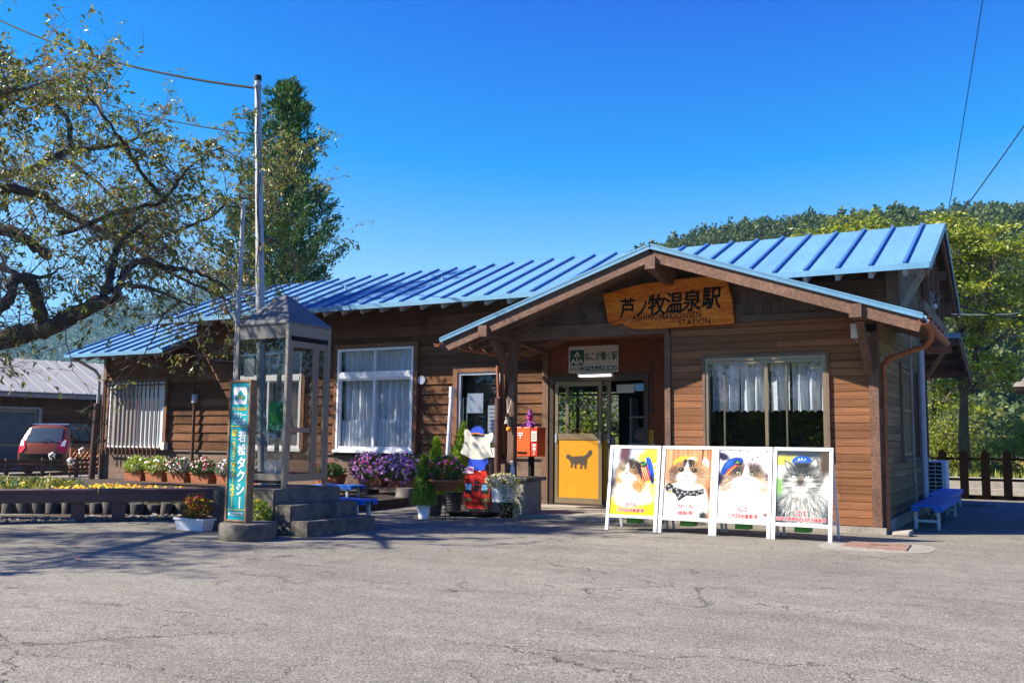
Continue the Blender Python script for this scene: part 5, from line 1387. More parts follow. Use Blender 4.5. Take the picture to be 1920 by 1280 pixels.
mb = MB(); mb.tube([(-8.84,9.53,1.30),(-8.87,9.525,1.42),(-8.92,9.53,1.60)], [0.03,0.02,0.03], 10); mb.build('receiver', M['phone_green'], ph)
mb = MB(); mb.tube([(-8.84,9.53,1.29),(-8.78,9.50,1.15),(-8.80,9.55,1.05),(-8.86,9.62,1.16),(-8.86,9.64,1.26)], 0.008, 6); mb.build('cord', M['steel'], ph)

# ================================================================ TAXI SIGN
tx = empty('taxi_sign', (-8.1, 8.25, 0), label='tall teal taxi sign with yellow and white writing on a concrete drum', cat='sign')
mb = MB(); mb.lathe([(0.318,0.0),(0.328,0.012),(0.326,0.178),(0.318,0.19),(0.2,0.191)], (-8.1,8.27,0.0), 40); mb.build('drum_base', M['concrete'], tx)
tx0, tx1, ty, tz0, tz1 = -8.375, -8.035, 8.16, 0.192, 1.84
mb = MB()
mb.box(tx0, tx0+0.028, ty, ty+0.11, tz0, tz1-0.031); mb.box(tx1-0.028, tx1, ty, ty+0.11, tz0, tz1-0.031); mb.box(tx0, tx1, ty, ty+0.11, tz1-0.03, tz1); mb.box(tx0+0.028, tx1-0.028, ty, ty+0.11, tz0+0.01, tz0+0.03)
mb.build('sign_frame', M['rust_frame'], tx, bevel=0.004)
mb = MB(); mb.box(tx0+0.028, tx1-0.028, ty+0.012, ty+0.098, tz0+0.03, tz1-0.032); mb.build('sign_panel', M['teal'], tx)
fT = fnF(ty+0.012)
ux = (tx0+tx1)/2
wt = MB(); ye = MB()
fill_poly(wt, rrect(ux-0.105, ux+0.105, 1.555, 1.755, 0.02), fT, 0.002)
add_text(wt, 'タクシー', fT, 1.0, 0.03, width=0.20, height=0.062, cx=ux, cy=1.43, d=0.002)
add_text(wt, 'のりば', fT, 1.0, 0.03, width=0.185, height=0.066, cx=ux+0.005, cy=1.352, d=0.002)
col_text(wt, '若松タクシー', fT, ux+0.055, 1.255, 0.345, 0.115, 0.002, 0, 0.035, rot='ー')
fill_poly(wt, [(ux-0.125, 0.272), (ux-0.105, 0.312), (ux-0.085, 0.272)], fT, 0.002)
add_text(wt, '会津交通株式会社', fT, 1.0, 0.02, width=0.19, height=0.022, cx=ux+0.025, cy=0.300, d=0.002)
add_text(wt, '本社 TEL (代)', fT, 1.0, 0.02, width=0.17, height=0.016, cx=ux+0.02, cy=0.274, d=0.002)
wt.build('lettering', M['white_print'], tx)
tealb = MB()
car_o = [(-0.085,1.615),(-0.08,1.655),(-0.045,1.662),(-0.03,1.695),(-0.01,1.70),(-0.008,1.715),(0.02,1.715),(0.022,1.70),(0.042,1.692),(0.055,1.662),(0.085,1.652),(0.085,1.612),(0.068,1.61),(0.06,1.592),(0.04,1.592),(0.033,1.61),(-0.035,1.61),(-0.042,1.592),(-0.062,1.592),(-0.07,1.61)]
fill_poly(tealb, [(ux+a, b) for a, b in car_o], fT, 0.0035)
tealb.build('emblem', M['teal'], tx)
add_text(ye, 'Taxi', fT, 1.0, 0.02, width=0.085, height=0.045, cx=ux, cy=1.640, d=0.005)
add_text(ye, '芦ノ牧温泉駅', fT, 1.0, 0.02, width=0.22, height=0.036, cx=ux, cy=1.50, d=0.002)
ye.box(tx0+0.035, tx1-0.035, ty+0.008, ty+0.0095, 1.295, 1.303); ye.box(tx0+0.035, tx1-0.035, ty+0.008, ty+0.0095, 0.334, 0.342)
hx = ux-0.068
fill_poly(ye, [(hx-0.036,1.225),(hx-0.036,1.245),(hx-0.02,1.258),(hx+0.02,1.258),(hx+0.036,1.245),(hx+0.036,1.225),(hx+0.02,1.225),(hx+0.018,1.238),(hx-0.018,1.238),(hx-0.02,1.225)], fT, 0.002)
fill_poly(ye, [(hx-0.016,1.232),(hx+0.016,1.232),(hx+0.036,1.205),(hx+0.036,1.185),(hx-0.036,1.185),(hx-0.036,1.205)], fT, 0.002)
col_text(ye, '(0242)', fT, hx, 1.17, 0.895, 0.048, 0.002, 0, 0.03, rot='()')
col_text(ye, '92', fT, hx, 0.89, 0.72, 0.066, 0.002, 0, 0.035)
ye.box(hx-0.006, hx+0.006, ty+0.009, ty+0.0095, 0.645, 0.705)
col_text(ye, '2211', fT, hx, 0.63, 0.36, 0.064, 0.002, 0, 0.035)
ye.build('lettering', M['yellow_print'], tx)

# ================================================================ POLES AND WIRES
pl = empty('steel_pole', (-10.76, 11.3, 0), label='tall pale grey steel pole with a black cap behind the telephone booth', cat='pole')
mb = MB(); mb.tube([(-10.76,11.3,0),(-10.97,11.3,3.0),(-11.24,11.3,7.12)], [0.075,0.072,0.052], 16); mb.build('pole_shaft', M['steel'], pl)
mb = MB(); mb.tube([(-11.235,11.3,7.10),(-11.236,11.3,7.19)], 0.058, 16); mb.build('pole_cap', M['black'], pl)
for z in (7.0, 6.2, 5.3):
    mb = MB(); mb.lathe([(0.068,-0.012),(0.068,0.012)], (-10.97-0.0655*(z-3), 11.3, z), 16); mb.build('clamp', M['steel'], pl)
mb = MB()
rr = random.Random(3); pts = []
for k in range(15):
    z = 7.0-k*0.24; pts.append((-10.92-0.0655*(z-3)+0.03*math.sin(k*1.3), 11.22-0.02*math.cos(k), z))
mb.tube(pts, 0.009, 6); pts = [(-10.90-0.0655*(3.1-k*0.25)+0.05*math.sin(k*0.9), 11.23, 6.1-k*0.25) for k in range(9)]; mb.tube(pts, 0.007, 6); mb.build('cable', M['black'], pl)
tp = empty('conduit_pole', (-10.48, 10.3, 0), label='thin leaning grey pole just behind the telephone booth', cat='pole')
mb = MB(); mb.tube([(-10.44,10.3,0.0),(-10.46,10.3,2.9),(-10.44,10.3,4.72)], [0.038,0.036,0.03], 12); mb.build('pole_shaft', M['steel'], tp)
mb = MB(); mb.lathe([(0.045,-0.03),(0.045,0.03)], (-10.45,10.3,3.75), 12); mb.build('collar', M['steel'], tp)
def wire(name, p0, p1, sag, r, label, m='black', n=16, group=None):
    p0 = Vector(p0); p1 = Vector(p1); pts = []
    for k in range(n+1):
        t = k/n; p = p0.lerp(p1, t); p.z -= sag*4*t*(1-t); pts.append(p)
    mb = MB(); mb.tube(pts, r, 6)
    return tag(mb.build(name, M[m], loc=tuple(p0)), label, 'cable', group)

wire('overhead_cable', (-11.26,11.3,6.98), (-23.07,13.47,11.86), 0.30, 0.020, 'thick black cable running from the top of the tall steel pole over the cherry tree')
wire('overhead_cable', (-11.24,11.3,6.18), (-23.1,13.56,10.9), 0.35, 0.010, 'thin black cable leaving the tall steel pole below its top')
wire('overhead_cable', (-0.75,25.79,13.17), (-2.35,32.37,8.45), 0.05, 0.012, 'steep black wire rising out of the picture at the upper right')
wire('overhead_cable', (0.28,18.99,7.42), (-1.32,17.4,4.72), 0.03, 0.010, 'slanting black wire tied to the ridge end of the station roof')
wire('overhead_cable', (-1.44,18.44,3.90), (0.29,45.5,7.37), 0.25, 0.012, 'upper black wire leading away from the end gable to the right', m='black')
wire('overhead_cable', (-1.42,18.48,3.72), (0.27,45.55,6.75), 0.25, 0.026, 'thick dark cable leading away from the end gable to the right', m='black')
wire('overhead_cable', (-1.39,19.0,3.56), (0.28,45.5,6.99), 0.12, 0.008, 'thin white wire below the dark cables at the end gable', m='white')

# ================================================================ BLUE BENCHES
def bench(x0, x1, y0, y1, h, label, along='x', group='blue benches'):
    o = empty('blue_bench', ((x0+x1)/2, (y0+y1)/2, 0), label=label, cat='bench', group=group)
    mb = MB(); mb.box(x0, x1, y0, y1, h-0.03, h)
    if along == 'x':
        mb.box(x0, x1, y0, y0+0.018, h-0.075, h-0.031); mb.box(x0, x1, y1-0.018, y1, h-0.075, h-0.031); mb.box(x0, x0+0.018, y0+.02, y0+.10, h-0.07, h-0.031); mb.box(x1-0.018, x1, y0+.02, y0+.10, h-0.07, h-0.031); mb.box(x1-0.018, x1, y1-.10, y1-.02, h-0.07, h-0.031)
    else:
        mb.box(x0, x0+0.018, y0, y1, h-0.085, h-0.031); mb.box(x1-0.018, x1, y0, y1, h-0.085, h-0.031)
        for a, b in ((x0+.02, x0+.11), (x1-.11, x1-.02)): mb.box(a, b, y0, y0+0.018, h-0.085, h-0.031); mb.box(a, b, y1-0.018, y1, h-0.085, h-0.031)
    mb.build('seat', M['bench_blue'], o, bevel=0.008)
    if along == 'x':
        L_ = [(x0+.12, y0+.05), (x0+.12, y1-.05), (x1-.12, y0+.05), (x1-.12, y1-.05)]
    else:
        L_ = [(x0+.055, y0+.10), (x1-.055, y0+.10), (x0+.055, y1-.12), (x1-.055, y1-.12)]
    for x, y in L_:
        mb = MB(); mb.box(x-.02, x+.02, y-.02, y+.02, 0.02, h-0.031); lg = mb.build('leg', M['bench_leg'], o)
        mb = MB(); mb.box(x-.022, x+.022, y-.022, y+.022, 0.0, 0.03); mb.build('foot_cap', M['grey_pipe'], lg)
    mb = MB()
    if along == 'x':
        for x in (x0+.12, x1-.12): mb.box(x-.012, x+.012, y0+.07, y1-.07, 0.10, 0.13)
    else:
        for y in (y0+.10, y1-.12): mb.box(x0+.075, x1-.075, y-.012, y+.012, 0.10, 0.135)
    mb.build('crossbar', M['bench_leg'], o)
    mb = MB()
    if along == 'x':
        for x, q in ((x0+.12, 0.45), (x1-.12, -0.45)): mb.tube([(x, (y0+y1)/2, 0.115), (x+q, (y0+y1)/2, h-0.04)], 0.008, 6)
    else:
        for y, q in ((y0+.10, 0.5), (y1-.12, -0.5)):
            for dx in (-.04, .04): mb.tube([((x0+x1)/2+dx, y, 0.115), ((x0+x1)/2+dx*2, y+q, h-0.04)], 0.006, 6)
    mb.build('brace', M['steel'], o)
    return o
bench(-9.38, -7.97, 10.20, 10.56, 0.36, 'blue bench nearest the concrete steps, its end sticking out behind them')
bench(-11.38, -10.55, 13.2, 13.6, 0.36, 'blue bench farther back between the telephone booth and the purple petunias')
bench(-1.66, -1.26, 14.38, 17.36, 0.335, 'blue bench nearest the camera at the right end wall of the station', 'y', 'blue benches')
bench(-1.80, -1.40, 17.40, 20.4, 0.335, 'farther of the two blue benches in line along the right end wall', 'y', 'blue benches')

# ================================================================ AIR CONDITIONER
ac = empty('air_conditioner', (-1.83, 21.4, 0), label='cream air conditioner outdoor unit with slotted grille behind the blue benches', cat='air conditioner')
x0, x1, y0, y1 = -2.16, -1.86, 20.6, 20.9
x0, x1, y0, y1, z0, z1 = -2.05, -1.72, 20.75, 21.4, 0.08, 0.86
mb = MB(); mb.box(x0, x1, y0, y1, z0, z1); mb.build('casing', M['white_plastic'], ac, bevel=0.015)
mb = MB()
for k in range(9):
    for a, b in ((x0+.02, x0+.125), (x0+.14, x0+.25)): mb.box(a, b, y0-0.006, y0-0.001, z0+.06+k*.078, z0+.115+k*.078)
mb.build('grille', M['black'], ac)
mb = MB(); mb.box(x0+.005, x0+.128, y0-.012, y0-.007, z0+.06+.055+6*.078, z0+.06+7*.078)
for k in range(10): mb.box(x0+.0, x0+.262, y0-.016, y0-.0065, z0+.037+k*.078, z0+.058+k*.078)
mb.box(x0+.126, x0+.139, y0-.016, y0-.0065, z0+.04, z0+.77); mb.build('grille_bars', M['cream'], ac)
mb = MB(); mb.box(x0+.02, x0+.08, y0+.05, y1-.05, 0, z0); mb.box(x1-.08, x1-.02, y0+.05, y1-.05, 0, z0); mb.build('foot', M['concrete'], ac)

# ================================================================ RIGHT FENCE, PLATFORM EDGE
fr = empty('wooden_fence', (-0.2, 22.6, 0), label='dark brown fence of wide pointed pickets and three rails right of the station', cat='fence')
fy = 23.3
def picket(x, z1, w=0.085):
    mb = MB(); mb.prism([(x-w, 0.02), (x+w, 0.02), (x+w, z1-0.09), (x, z1), (x-w, z1-0.09)], fnF(fy), -0.03, 0.03); mb.build('picket', M['rail_dark'], fr)
for k in range(7):
    picket(-2.42+0.425*k+(-0.1 if k == 0 else 0), 1.09 if k else 1.32)
mb = MB()
for z, h in ((0.875, 0.05), (0.43, 0.05), (0.045, 0.085)): mb.box(-2.6, 3.2, fy-0.025+(0.06), fy+0.085, z-h/2, z+h/2)
mb.build('fence_rail', M['rail_dark'], fr)
for k in range(6): picket(0.56+0.425*k, 1.22 if k == 0 else 1.09)
pf = MB(); pf.box(-14, 16, 26.2, 26.6, -0.05, 0.11); pf.box(-14, 16, 27.0, 29.5, -0.05, 0.30)
tag(pf.build('platform', M['concrete_light']), kind='structure')
pf = MB(); pf.box(-14, 16, 26.98, 27.4, 0.304, 0.315)
tag(pf.build('platform_edge_line', M['white_print']), kind='structure')
sl = [(-1.33,20.9,0.25,0.45),(-0.95,21.2,0.12,0.3)]
for k, (x, y, a, b) in enumerate(sl):
    mb = MB(); mb.box(x-a, x+a, y-b, y+b, 0.001, 0.035); tag(mb.build('paving_slab', M['concrete_light' if k else 'concrete'], loc=(x, y, 0), bevel=0.01), ['wide flat concrete slab lying on the asphalt before the picket fence', 'small white slab lying on the asphalt right of the wide one'][k], 'slab')
# roof corner of an unidentified small structure; unseen posts and board assumed below
nb = empty('roofed_notice_board', (0.55, 15.9, 0), label='weathered roof corner jutting into the right edge of the picture', cat='notice board')
mb = MB()
for k in range(5):
    t = k/5
    mb.hexa([(-0.36+0.11*k,15.2,2.0+0.075*k),(0.9,15.2,2.0+0.075*k),(0.9,16.6,2.0+0.075*k),(-0.36+0.11*k,16.6,2.0+0.075*k),(-0.31+0.11*k,15.2,2.07+0.075*k),(0.9,15.2,2.07+0.075*k),(0.9,16.6,2.07+0.075*k),(-0.31+0.11*k,16.6,2.07+0.075*k)])
mb.build('roof', M['tail'], nb)
mb = MB(); mb.box(-0.33, 0.9, 15.25, 16.55, 1.95, 1.998); mb.build('eaves_board', M['trim'], nb)
for x in (0.35, 0.85):
    mb = MB(); mb.box(x-.05, x+.05, 15.85, 15.95, 0, 1.95); mb.build('leg', M['post'], nb)
mb = MB(); mb.box(0.4, 0.8, 15.88, 15.92, 0.8, 1.7); mb.build('board', M['post'], nb)

# ================================================================ MANHOLE COVER
mh = empty('access_cover', (-1.7, 11.75, 0), label='rusty rectangular steel cover in a pale concrete patch by the last poster stand', cat='cover')
mb = MB(); P = []
for k in range(24):
    a = 2*math.pi*k/24; q = 3.2
    P.append((-1.72+0.61*abs(math.cos(a))**(2/q)*(1 if math.cos(a) > 0 else -1), 11.68+0.55*abs(math.sin(a))**(2/q)*(1 if math.sin(a) > 0 else -1)))
mb.prism(P, lambda u, v, d: (u, v, d), -0.02, 0.004); mb.build('concrete_patch', mat('worn_concrete_patch', (0.255, 0.240, 0.205), 0.9, 0.25, 9, bump=0.4, fine=0.35, dirt=0.6, dirtcol=(0.2, 0.19, 0.16)), mh)
mb = MB(); mb.hexa([(-2.08,11.50,0.004),(-1.37,11.36,0.004),(-1.40,12.06,0.004),(-2.06,12.06,0.004),(-2.08,11.50,0.016),(-1.37,11.36,0.016),(-1.40,12.06,0.016),(-2.06,12.06,0.016)])
mb.build('cover_plate', mat('rusty_plate', (0.21, 0.125, 0.095), 0.7, 0.3, 14, dirt=0.5, dirtcol=(0.30, 0.25, 0.2), fine=0.3), mh)
mb = MB(); mb.box(-1.80, -1.60, 11.74, 11.77, 0.0165, 0.0195); mb.build('handle_slot', M['black'], mh)
mb = MB(); mb.hexa([(-1.76,13.22,0.0),(-1.55,13.20,0.0),(-1.52,13.38,0.0),(-1.78,13.42,0.0),(-1.76,13.22,0.03),(-1.55,13.20,0.06),(-1.52,13.38,0.085),(-1.78,13.42,0.04)])
tag(mb.build('stone', M['concrete_light'], loc=(-1.65, 13.3, 0), bevel=0.02), 'loose pale stone lying at the foot of the red brown downpipe', 'stone')

# ================================================================ LONG PLANK BENCH, LOG EDGING, BED
DB = Vector((1.65, 2.15, 0)).normalized(); NB = Vector((DB.y, -DB.x, 0))       # bench runs along DB, its front looks along NB
B0 = Vector((-12.02, 7.93, 0))
M['plank'] = mat('red_brown_plank', (0.115, 0.060, 0.055), 0.6, 0.25, 3, (1, 1, 4), bump=0.25, fine=0.25, spec=0.4)
def bpt(s, n, z): p = B0+DB*s+NB*n; return (p.x, p.y, z)
def bbox_(mb, s0, s1, n0, n1, z0, z1, mi=0):
    mb.hexa([bpt(s0,n1,z0),bpt(s1,n1,z0),bpt(s1,n0,z0),bpt(s0,n0,z0),bpt(s0,n1,z1),bpt(s1,n1,z1),bpt(s1,n0,z1),bpt(s0,n0,z1)], mi)
for s0, s1, lab, legs in ((-2.6, 1.04, 'red brown plank bench at the left edge, longer of the two along the flower bed', (-2.2, -0.6, 0.80)), (1.043, 2.62, 'red brown plank bench between the left bench and the telephone steps', (1.32, 2.35))):
    o = empty('plank_bench', bpt((s0+s1)/2, -0.18, 0), label=lab, cat='bench', group='plank benches along the flower bed')
    mb = MB(); bbox_(mb, s0, s1, -0.36, -0.002, 0.385, 0.44); mb.build('seat', M['plank'], o, bevel=0.008)
    mb = MB(); bbox_(mb, s0, s1, -0.045, 0.0, 0.265, 0.384); mb.build('front_board', M['plank'], o, bevel=0.005)
    mb = MB(); bbox_(mb, s0, s1, -0.36, -0.315, 0.265, 0.384); mb.build('rear_board', M['plank'], o)
    for s in legs:
        mb = MB(); bbox_(mb, s-.085, s+.085, -0.30, -0.05, 0.0, 0.384); mb.build('leg', M['plank'], o, bevel=0.006)
# flower bed
bed = [(-26, 14.9), (-24, 9.0), (-14.2, 8.6), (-12.3, 9.75), (-11.0, 10.65), (-9.6, 11.6), (-10.0, 15.3), (-19.9, 15.32), (-22, 15.3)]
mb = MB(); mb.prism(bed, lambda u, v, d: (u, v, d), -0.02, 0.15); tag(mb.build('flower_bed_soil', M['soil']), kind='structure')
# bare soil and grit under the benches
sheet_ = MB(); sheet_.add([bpt(-3.2,-.06,.004), bpt(2.75,-.06,.004), bpt(3.0,-.9,.004), bpt(2.2,-1.6,.004), bpt(-3.2,-1.5,.004)], [(0,1,2,3,4)]); tag(sheet_.build('soil_strip', M['soil']), kind='structure')
log0 = MB(); log0.lathe([(0.088,0.0),(0.09,0.17),(0.078,0.18)], (0,0,0), 14)
M['log'] = mat('grey_log', (0.060, 0.054, 0.048), 0.9, 0.35, 9, (1, 1, 0.4), bump=0.4, fine=0.3)
lp = log0.build('log_stake', M['log'], local=True)
edge = [(-14.4, 8.55), (-12.35, 9.70), (-10.95, 10.62), (-9.75, 11.5)]
pts = []
for (ax, ay), (bx, by) in zip(edge[:-1], edge[1:]):
    n = int(math.hypot(bx-ax, by-ay)/0.2)
    for k in range(n): pts.append((ax+(bx-ax)*k/n, ay+(by-ay)*k/n))
rl = random.Random(2)
for i, (x, y) in enumerate(pts):
    o = lp if i == 0 else lp.copy()
    if i: S.collection.objects.link(o)
    o.location = (x+rl.uniform(-.02,.02), y+rl.uniform(-.02,.02), rl.uniform(-0.03, 0.01)); o.rotation_euler = (rl.uniform(-.12,.12), rl.uniform(-.12,.12), rl.uniform(0, 6)); k_ = rl.uniform(.85, 1.12); o.scale = (k_, k_, 1)
    tag(o, 'grey round log stake in the row edging the flower bed behind the plank benches', 'log', 'log stakes edging the flower bed')
# gravel at the foot of the bed
peb = bmesh.new(); bmesh.ops.create_icosphere(peb, subdivisions=1, radius=1); pv = np.array([v.co for v in peb.verts]); pf_ = np.array([[v.index for v in f.verts] for f in peb.faces]); peb.free()
r = np.random.RandomState(4)
V = []; F = []; b = 0
for _ in range(420):
    s = r.uniform(-2.2, 3.0); n = r.uniform(-1.0, -0.05); p = B0+DB*s+NB*n
    k = r.uniform(0.010, 0.030)*(1.6 if r.rand() > 0.93 else 1)
    V.append(pv*np.array([k*r.uniform(.8, 1.5), k*r.uniform(.8, 1.4), k*r.uniform(.5, .9)])+np.array([p.x, p.y, k*0.4])); F.append(pf_+b); b += len(pv)
tag(bulk('gravel', np.concatenate(V), np.concatenate(F), mat('pebbles', (0.24, 0.22, 0.2), 0.9, 0.3, 20, island=0.55), k=3), 'small stones and grit under the plank benches', 'gravel', kind='stuff')

# ================================================================ LEFT FENCE, CAR, SHED, TRELLIS
fe = empty('low_fence', (-24.4, 17.2, 0), label='low brown fence of horizontal planks in front of the copper coloured car', cat='fence')
fdir = Vector((-0.05, 1, 0)).normalized()
f0 = Vector((-24.25, 14.2, 0))
M['fence_plank'] = mat('brown_fence_plank', (0.085, 0.050, 0.033), 0.8, 0.3, 4, (1, 0.5, 6), bump=0.3, fine=0.3, island=0.2)
for k in range(4):
    mb = MB(); z = 0.05+0.125*k; a = f0; b = f0+fdir*6.5
    mb.beam((a.x, a.y, z+0.05), (b.x, b.y, z+0.05), 0.025, 0.085); mb.build('plank', M['fence_plank'], fe)
for k in range(6):
    p = f0+fdir*(0.5+1.1*k); mb = MB(); mb.box(p.x+.014, p.x+.07, p.y-.05, p.y+.05, 0, 0.56); mb.build('fence_post', M['fence_plank'], fe)
tr = empty('trellis', (-25.4, 18.9, 0), label='small orange lattice trellis panel beside the rear of the copper car', cat='trellis')
M['trellis'] = mat('orange_stained_wood', (0.42, 0.15, 0.055), 0.7, 0.15, 6)
def ft(u, v, d): return (-24.75+(-0.05)*u+d, 18.0+u, v*1.12)
mb = MB()
for a, b, z0, z1 in ((0.0, 0.07, 0.0, 0.74), (1.53, 1.6, 0.0, 0.74), (0.071, 1.529, 0.67, 0.74), (0.071, 1.529, 0.08, 0.15)):
    mb.hexa([ft(a,z0,0),ft(b,z0,0),ft(b,z0,.04),ft(a,z0,.04),ft(a,z1,0),ft(b,z1,0),ft(b,z1,.04),ft(a,z1,.04)])
mb.build('trellis_frame', M['trellis'], tr)
mb = MB()
for k in range(-4, 12):
    for s, d in ((1, 0.005), (-1, 0.022)):
        pts = []
        for t in np.linspace(0, 1, 30):
            u = k*0.15+(t if s > 0 else (1-t))*0.52; z = 0.15+0.52*t
            if 0.07 <= u <= 1.53: pts.append((u, z))
        if len(pts) > 2: mb.beam(ft(pts[0][0], pts[0][1], d+.008), ft(pts[-1][0], pts[-1][1], d+.008), 0.014, 0.035, up=(1, 0, 0))
mb.build('lattice', M['trellis'], tr)

def car():
    m = {}
    m['body'] = mat('copper_car_paint', (0.20, 0.048, 0.020), 0.25, 0.03, 3, metal=0.25, spec=0.5)
    m['roof'] = mat('dark_roof_paint', (0.035, 0.03, 0.055), 0.2, 0.03, 3, spec=0.6)
    m['glass'] = mat('car_glass', (0.05, 0.065, 0.075), 0.05, 0.1, 2, spec=0.8)
    m['red'] = mat('tail_lamp_red', (0.70, 0.02, 0.03), 0.15, 0.05, 5, spec=0.7)
    m['clear'] = mat('tail_lamp_clear', (0.75, 0.72, 0.74), 0.15, 0.05, 5, spec=0.7)
    m['tyre'] = M['black']
    o = empty('parked_car', (-26.9, 18.6, 0), R(29.5), 'small copper coloured hatchback with red tail lamps parked by the low plank fence', 'car')
    # side outline (y forward, z up) with half width per height
    def hw(z): return 0.74 if z < 0.9 else 0.74-0.20*((z-0.9)/0.65)**1.15
    prof = [(0.02,0.30),(-0.02,0.45),(-0.03,0.62),(0.02,0.80),(0.05,0.92),(0.16,1.14),(0.30,1.40),(0.38,1.50),(0.62,1.545),(1.30,1.55),(1.90,1.50),(2.25,1.40),(2.75,1.02),(3.25,0.90),(3.42,0.70),(3.42,0.30),(3.1,0.22),(0.3,0.22)]
    n = len(prof); cx = 5
    V = []; 
    for y, z in prof:
        w = hw(z)
        for q in (-1, -0.93, -0.5, 0, 0.5, 0.93, 1):
            bulge = 0.05*(1-q*q)*(1 if y < 1.0 else (-1 if y > 2.4 else 0))
            V.append((w*q, y-bulge+(0.05*abs(q)**6 if y < 0.6 else 0), z))
    F = []
    for i in range(n):
        j = (i+1) % n
        for k in range(6): F.append((7*i+k, 7*i+k+1, 7*j+k+1, 7*j+k))
    mb = MB(); mb.add(V, F, 0, True)
    mb.add([V[7*i] for i in range(n)], [tuple(range(n))]); mb.add([V[7*i+6] for i in range(n)], [tuple(range(n))])
    mb.build('body', m['body'], o, local=True)
    mb = MB()
    rp = [(0.36,1.51),(0.62,1.56),(1.30,1.565),(1.90,1.515),(2.2,1.43)]
    mb.add([(q*(hw(z-0.02)+0.006), y, z) for y, z in rp for q in (-1, 0, 1)], [(3*i+k, 3*i+k+1, 3*i+k+4, 3*i+k+3) for i in range(4) for k in range(2)], 0, True)
    for s in (-1, 1):
        mb.add([(s*(hw(z-0.02)+0.006), y, z) for y, z in rp]+[(s*(hw(z-0.09)+0.008), y+0.0, z-0.10) for y, z in rp], [(i, i+1, 6+i, 5+i) for i in range(4)])
    mb.build('roof', m['roof'], o, local=True)
    def rear(u, z, d=0.0):
        y = np.interp(z, [0.45,0.62,0.80,0.92,1.14,1.40,1.50], [-0.02,-0.03,0.02,0.05,0.16,0.30,0.38]); return (u, y-0.05*(1-(u/hw(z))**2)+0.05*abs(u/hw(z))**6-0.012-d, z)
    def patch(mb, u0, u1, z0, z1, d, nu=8, nz=6, taper=0.0):
        vs = [rear((u0+(u1-u0)*i/nu)*(1-taper*j/nz), z0+(z1-z0)*j/nz, d) for j in range(nz+1) for i in range(nu+1)]
        mb.add(vs, [(j*(nu+1)+i, j*(nu+1)+i+1, (j+1)*(nu+1)+i+1, (j+1)*(nu+1)+i) for j in range(nz) for i in range(nu)], 0, True)
    mb = MB(); patch(mb, -0.56, 0.56, 0.98, 1.42, 0.0, taper=0.12); mb.build('rear_window', m['glass'], o, local=True)
    mb = MB(); patch(mb, -0.66, 0.66, 0.32, 0.62, 0.004); mb.build('bumper', M['black'], o, local=True)
    mb = MB(); mb.tube([rear(0.05, 0.99, 0.02), rear(-0.02, 1.02, 0.03), rear(0.26, 1.06, 0.03)], 0.012, 6); mb.build('wiper', M['black'], o, local=True)
    for s in (-1, 1):
        tl = MB()
        vs = []; 
        for z, a, b in ((0.66, 0.60, 0.745), (0.80, 0.50, 0.755), (0.98, 0.54, 0.74), (1.06, 0.62, 0.70)):
            p = rear(s*a, z, 0.01); q = (s*(b+0.0), rear(s*0.70, z)[1]+0.10, z)
            mid = rear(s*0.70, z, 0.012); vs += [p, mid, (s*(hw(z)+0.012), mid[1]+0.16, z)]
        tl.add(vs, [(3*i+k, 3*i+k+1, 3*i+k+4, 3*i+k+3) for i in range(3) for k in range(2)], 0, True)
        t_ = tl.build('tail_lamp', m['red'], o, local=True)
        cl = MB(); vs = []
        for z, a in ((0.86, 0.56), (0.97, 0.59), (1.04, 0.63)): vs += [rear(s*a, z, 0.018), rear(s*0.69, z, 0.018)]
        cl.add(vs, [(0, 1, 3, 2), (2, 3, 5, 4)], 0, True); cl.build('lamp_lens', m['clear'], t_, local=True)
        def sp(y, z, d=0.008): return (s*(hw(z)+d), y, z)
        wn = MB()
        for poly in ([(0.52,1.16),(0.62,1.08),(0.95,1.04),(0.92,1.38),(0.60,1.38)], [(0.99,1.03),(1.70,1.02),(1.66,1.39),(0.96,1.385)], [(1.76,1.02),(2.45,1.02),(2.1,1.35),(1.72,1.39)]):
            P = [sp(*q) for q in poly]; wn.add(P, [tuple(range(len(P)))])
        wn.build('side_window', m['glass'], o, local=True)
        be = MB(); be.add([sp(y, z, 0.010) for y, z in ((0.35,0.97),(2.9,0.95),(2.9,0.99),(0.35,1.02))], [(0, 1, 2, 3)]); be.build('belt_line', M['black'], o, local=True)
        for y in (0.62, 2.85):
            w = MB(); w.tube([(s*0.60, y, 0.29), (s*0.752, y, 0.29)], 0.29, 24); wh = w.build('wheel', m['tyre'], o, local=True)
            w = MB(); w.tube([(s*0.75, y, 0.29), (s*0.764, y, 0.29)], 0.19, 20); w.build('rim', M['steel'], wh, local=True)
    return o
car()

# old shed behind the car
sh = empty('shed', (-33.5, 22.0, 0), label='old dark plank shed with a pale sheet metal roof behind the copper car', cat='shed')
gx = Vector((0.29, 0.957, 0)); gn = Vector((0.957, -0.29, 0)); g0 = Vector((-33.55, 18.9, 0))
def gp(s, n, z): p = g0+gx*s+gn*n; return (p.x, p.y, z)
def gfn(u, z, d): return gp(u, d, z)
mb = MB(); siding(mb, -9, 8.5, 0.1, 2.75, 0.21, [(-0.8, 3.5, 0.1, 2.12)], gfn, seg=(2, 4)); backing(mb, -9, 8.5, 0, 2.75, [(-0.8, 3.5, 0.1, 2.12)], gfn, mi=1)
mb.build('wall', [M['clap'], M['dark']], sh)
mb = MB()
def gbox(mb, s0, s1, n0, n1, z0, z1): mb.hexa([gp(s0,n1,z0),gp(s1,n1,z0),gp(s1,n0,z0),gp(s0,n0,z0),gp(s0,n1,z1),gp(s1,n1,z1),gp(s1,n0,z1),gp(s0,n0,z1)])
